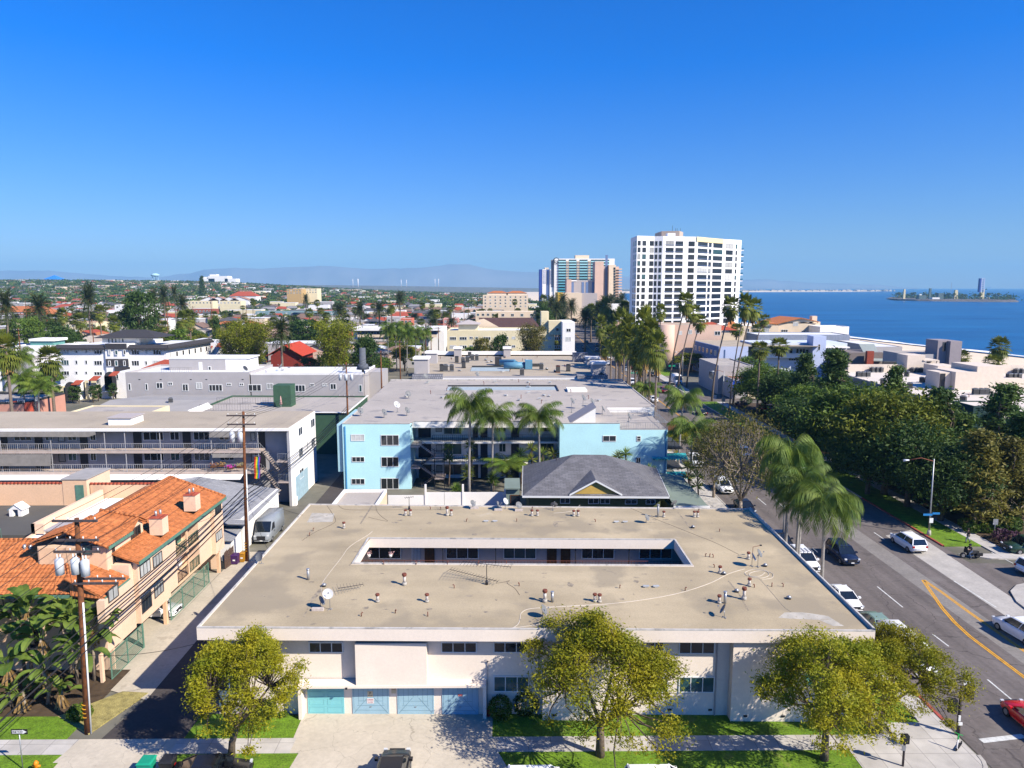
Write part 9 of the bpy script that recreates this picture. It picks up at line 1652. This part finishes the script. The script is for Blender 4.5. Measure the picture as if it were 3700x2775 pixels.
p=G(3460,2655,.1); t=thing('traffic_signal','traffic signal pole with black signal heads and white cabinet strip at the near corner','traffic signal',p); ht_=PY(3470,2480,p.y).z; b=MB(); b.tube([p,(p.x,p.y,ht_)],[.13,.10],8); b.build('pole',m_arm,t)
for(dx,dy,z,tilt)in((.75,.2,ht_-.5,0),(-.45,0,ht_-1.4,0)):
 b=MB(); b.box(p.x+dx-.17,p.x+dx+.17,p.y+dy-.15,p.y+dy+.15,z-.5,z+.5); h_=b.build('signal_head',m_blk,t)
 for k in range(3):b=MB(); b.tube([(p.x+dx-.17,p.y+dy,z-.33+.33*k),(p.x+dx-.36,p.y+dy,z-.33+.33*k)],.13,8); b.build('visor',m_blk,h_)
 b=MB(); b.tube([(p.x,p.y,z),(p.x+dx,p.y+dy,z)],.03,5); b.build('bracket',m_arm,t)
b=MB(); b.box(p.x+.35,p.x+.75,p.y+.35,p.y+.37,ht_-1.2,ht_+.3); b.build('backplate',M_FRAME,t); b=MB(); b.box(p.x-.16,p.x-.02,p.y-.2,p.y-.13,1.2,1.6); b.box(p.x-.14,p.x+.14,p.y-.19,p.y-.13,.9,1.1); b.split('button_plate',M_FRAME,t)
p=G(3262,2768,.1); zt_=PY(3265,2655,p.y).z; t=thing('pedestrian_signal','short black pedestrian signal post at the pavement corner','pedestrian signal',p); b=MB(); b.tube([p,(p.x,p.y,zt_)],.07,8); b.build('post',m_arm,t); b=MB(); b.box(p.x-.22,p.x+.22,p.y-.14,p.y+.14,zt_-.55,zt_+.0); b.build('signal_head',m_blk,t); b=MB(); b.box(p.x-.25,p.x-.02,p.y-.2,p.y-.15,zt_-.95,zt_-.62); b.build('plate',M_METAL,t)
p=G(133,2790,.08); t=thing('fire_hydrant','orange-yellow fire hydrant on the front verge by the arrow sign','fire hydrant',p); m_hy=mat('hydrant_orange',(.65,.22,.01),rough=.5); b=MB(); b.tube([p,p+Vector((0,0,.55)),p+Vector((0,0,.62)),p+Vector((0,0,.78))],[.13,.13,.17,.05],10); b.build('barrel',m_hy,t); b=MB(); b.tube([p+Vector((-.24,0,.42)),p+Vector((.24,0,.42))],.07,8); b.build('outlet',m_hy,t)
bin_((G(533,2805).x,G(533,2805).y,.05),(.01,.28,.17),'green wheeled bin at the bottom edge beside the black car',1.25); bin_((G(610,2800).x,G(610,2800).y,.05),(.02,.02,.022),'black wheeled bin beside the green one at the bottom edge',1.2)
rs=random.Random(99); OCC=[]
for o in S.objects:
 if o.parent is None and o.get('category')and o.type=='EMPTY':
  w_=[c_ for c_ in o.children if c_.name.startswith('wall')]
  for c_ in w_:
   bb=[Vector(WO[c_.name])+Vector(q)for q in c_.bound_box]; OCC.append((min(q.x for q in bb)-2,max(q.x for q in bb)+2,min(q.y for q in bb)-2,max(q.y for q in bb)+2))
def free(x,y,r):
 if 22<x<62 and y<640:return False
 if x>xcoast(y)-165*max(1,y/900)or(-33<x<-23 and y<420):return False
 return not any(a-r<x<c_+r and d-r<y<e+r for a,c_,d,e in OCC)
WL=[('white',M_WALLW),('cream',m_yel),('beige',m_beige),('pink-beige',m_pink),('grey',m_grst)]
RF=[('brown',mat('brown_shingle',(.20,.125,.09),vary=.12)),('grey',mat('far_grey_shingle',(.23,.22,.22),vary=.12)),('dark',mat('dark_shingle',(.09,.085,.09),vary=.12)),('red tile',m_tiled),('orange tile',m_tile),('pale',mat('pale_shingle',(.42,.36,.30),vary=.1)),('brown',MATS['brown_shingle'])]
HP={}; nH=0; far_w=MB(); far_r=MB()
cand=[]
for i in range(9000):
 y=235+(2150)*rs.random()**1.25; x=y*rs.uniform(-.80,.34)
 if y<260 and x>-60:continue
 cand.append((x,y))
cand.sort(key=lambda c:c[1]); grid=set();
for(x,y)in cand:
 key=(round(x/17),round(y/15));
 if key in grid or not free(x,y,8):continue
 if rs.random()<(.30 if y<700 else.42 if y<1300 else.62):continue
 grid.add(key); z=gz(x,y); wn_,wm=rs.choice(WL); rn,rm=rs.choice(RF); flat=rs.random()<.28; ax=rs.choice('xy'); W=rs.uniform(10,17)*(1.3 if flat else 1); D=rs.uniform(9,14); h=rs.choice([3,3.4,6,6.2])if not flat else rs.choice([3.5,6.3,6.5,9.2])
 if nH<300:
  k=(wn_,rn if not flat else 'flat',ax,h>5); nH+=1
  t=thing('house','far %s %s house with %s roof in the town behind'%(wn_,'two-storey' if h>5 else 'low','flat pale' if flat else rn+(' gable' if ax=='y' else ' hip')),'house',(x,y,z),'far houses, '+wn_+' '+('flat' if flat else rn)); b=MB(); b.box(x-W/2,x+W/2,y-D/2,y+D/2,z-4,z+h); b.build('wall',wm,t)
  if flat:b=MB(); b.box(x-W/2-.2,x+W/2+.2,y-D/2-.2,y+D/2+.2,z+h+.002,z+h+.35); b.build('roof',rs.choice([m_flatw,m_greyr,m_roofb]),t)
  else:hiproof(t,x-W/2,x+W/2,y-D/2,y+D/2,z+h+.1,rs.uniform(1.8,2.8),rm,.5,ax,ax=='y',fas=wm)
  if y<620:
   f=Fc((x-W/2,y-D/2),(x+W/2,y-D/2))
   for zz in([1.0,4.0]if h>5 else[1.0]):
    for q in range(4):win(t,f,W*(q+.5)/4-.6,W*(q+.5)/4+.6,z+zz,z+zz+1.3,1,fw=.12)
 else:
  far_w.m=WL.index((wn_,wm)); far_w.box(x-W/2,x+W/2,y-D/2,y+D/2,z-4,z+h); far_r.m=rs.randrange(4)if not flat else 4; (far_r.box(x-W/2,x+W/2,y-D/2,y+D/2,z+h+.01,z+h+.4)if flat else far_r.slab([(x-W/2-.5,y-D/2-.5,z+h),(x+W/2+.5,y-D/2-.5,z+h),(x+W/2-2,y,z+h+2.3),(x-W/2+2,y,z+h+2.3)],.1))
t=thing('distant_houses','carpet of tiny houses stretching to the horizon','houses',(0,1500,0)); t['kind']='stuff'; o=far_w.build('wall',[m for _,m in WL],t); o2=far_r.build('roof',[RF[0][1],RF[1][1],RF[2][1],m_tiled,m_flatw],t)
nT=0; nP=0; far=[]
TL={'mid_leaf':[('mid green',L_MID),('dark green',L_DARK),('olive',L_OLIVE),('dark green',L_DARK),('mid green',L_MID),('bright lime',L_LIME)]}
for i in range(15000):
 y=215+2500*rs.random()**.9; x=y*rs.uniform(-.80,.40)
 if not free(x,y,.5)or(y<420 and rs.random()<.25):continue
 far.append((x,y))
far.sort(key=lambda c:c[1]); LV=[]; LC=[]
for i,(x,y)in enumerate(far):
 z=gz(x,y); H_=rs.uniform(5,9)*(1.0 if y<900 else 1.5)
 if y>300 and i%6==0 and nP<170:
  nP+=1; pr_=rs.choice([P_FAN[0],P_FAN[2],P_DATE]); hh=rs.uniform(10,19)if pr_ is P_FAN[0]else rs.uniform(8,12); use(pr_,(x,y,z),rs.random()*6,('far slender fan palm','far stout fan palm','far date palm')[[P_FAN[0],P_FAN[2],P_DATE].index(pr_)]+' rising among the houses of the town','far palms, '+pr_.name.split('.')[0]+('s slender' if pr_ is P_FAN[0]else 's'),(1.25,1.25,hh/(16 if pr_ is P_FAN[0]else 10)))
 elif nT<290 and y<800:
  if i%3:nT+=1; cn,cm=rs.choice(TL['mid_leaf']); s_=rs.uniform(.8,1.7); use(P_ROUND[i%3],(x,y,z),rs.random()*6,'far %s broadleaf tree among the houses'%cn,'far trees, '+cn,(s_,s_,H_/8),{'mid_leaf':cm})
 else:
  n=46 if y<1300 else 26; q=NR.normal(size=(n,3)); q/=np.linalg.norm(q,axis=1)[:,None]; q*=NR.uniform(.6,1,n)[:,None]*np.array([H_*.62,H_*.62,H_*.36]); LC.append(q+np.array([x,y,z+H_*.5]))
v,f=quads(np.concatenate(LC),NR.uniform(1.0,2.3,sum(len(c_)for c_ in LC)),.6,.2); n_=len(f)//2
t=tag(npmesh('far_woodland',v,f,[L_DARK,L_MID,L_OLIVE],mi=np.repeat(np.array([rs.choice([0,0,0,1,2])for c_ in LC]),[len(c_)for c_ in LC])),'dark treetops running together to the horizon','woodland',kind='stuff')
LC=[]
for i in range(150):
 k=rs.random(); p=isl[0].lerp(isl[-2],.05+.93*k); dy_=rs.uniform(24,200); p=Vector((p.x*(p.y+dy_)/p.y,p.y+dy_,-3)); H_=rs.uniform(10,22); q=NR.normal(size=(24,3))*np.array([8,8,H_*.3]); LC.append(q+np.array([p.x,p.y,p.z+H_*.3-4]))
v,f=quads(np.concatenate(LC),3.0,.6,.3); tag(npmesh('island_trees',v,f,L_DARK),'low dark tree cover on the island','trees',kind='stuff')
for i in range(26):p=isl[0].lerp(isl[-2],.08+.036*i)+Vector((0,rs.uniform(20,60),0)); use(P_FAN[2],(p.x,p.y,-4),i,'tiny palm on the island shore','island palms',(2.2,2.2,rs.uniform(.9,1.6)))
hb=MB(); hb.box(-15950,15950,-500,15950,-24,520)
m=bpy.data.materials.new('haze'); m.use_nodes=True; N=m.node_tree.nodes; N.remove(N['Principled BSDF']); pv=N.new('ShaderNodeVolumePrincipled')
pv.inputs['Color'].default_value=(.30,.66,1.0,1); pv.inputs['Density'].default_value=8.5e-5; pv.inputs['Anisotropy'].default_value=0.0
m.node_tree.links.new(pv.outputs[0],N['Material Output'].inputs['Volume'])
tag(hb.build('haze',m),'thin blue haze over the far town and hills','haze',kind='stuff')
ORD='first second third fourth fifth sixth seventh eighth ninth tenth eleventh twelfth thirteenth fourteenth fifteenth sixteenth seventeenth eighteenth nineteenth twentieth'.split()
LB_={}
for o in S.objects:
 if o.parent is None and o.get('label')and o.get('group')and len(o['label'])>2:LB_.setdefault((o['group'],o['label']),[]).append(o)
for(g_,l_),os_ in LB_.items():
 if len(os_)<2 or len(os_)>60 or g_.startswith('far '):continue
 os_.sort(key=lambda o:(o.location.y,o.name)); n=max(1,-(-len(os_)//12))if len(os_)>8 else 1
 per=-(-len(os_)//n); rows=[os_[i*per:(i+1)*per]for i in range(n)]
 for i,row in enumerate(rows):
  row.sort(key=lambda o:o.location.x/max(20,o.location.y)); w_=['']if n==1 else[' in the nearest row']+[' in the %s row'%ORD[k]for k in range(1,n-1)]+[' in the farthest row']
  for j,o in enumerate(row):ws=l_.split()[:7]; o['label']=' '.join(ws)+', '+ORD[j]+' from the left'+w_[i]
finish_protos()
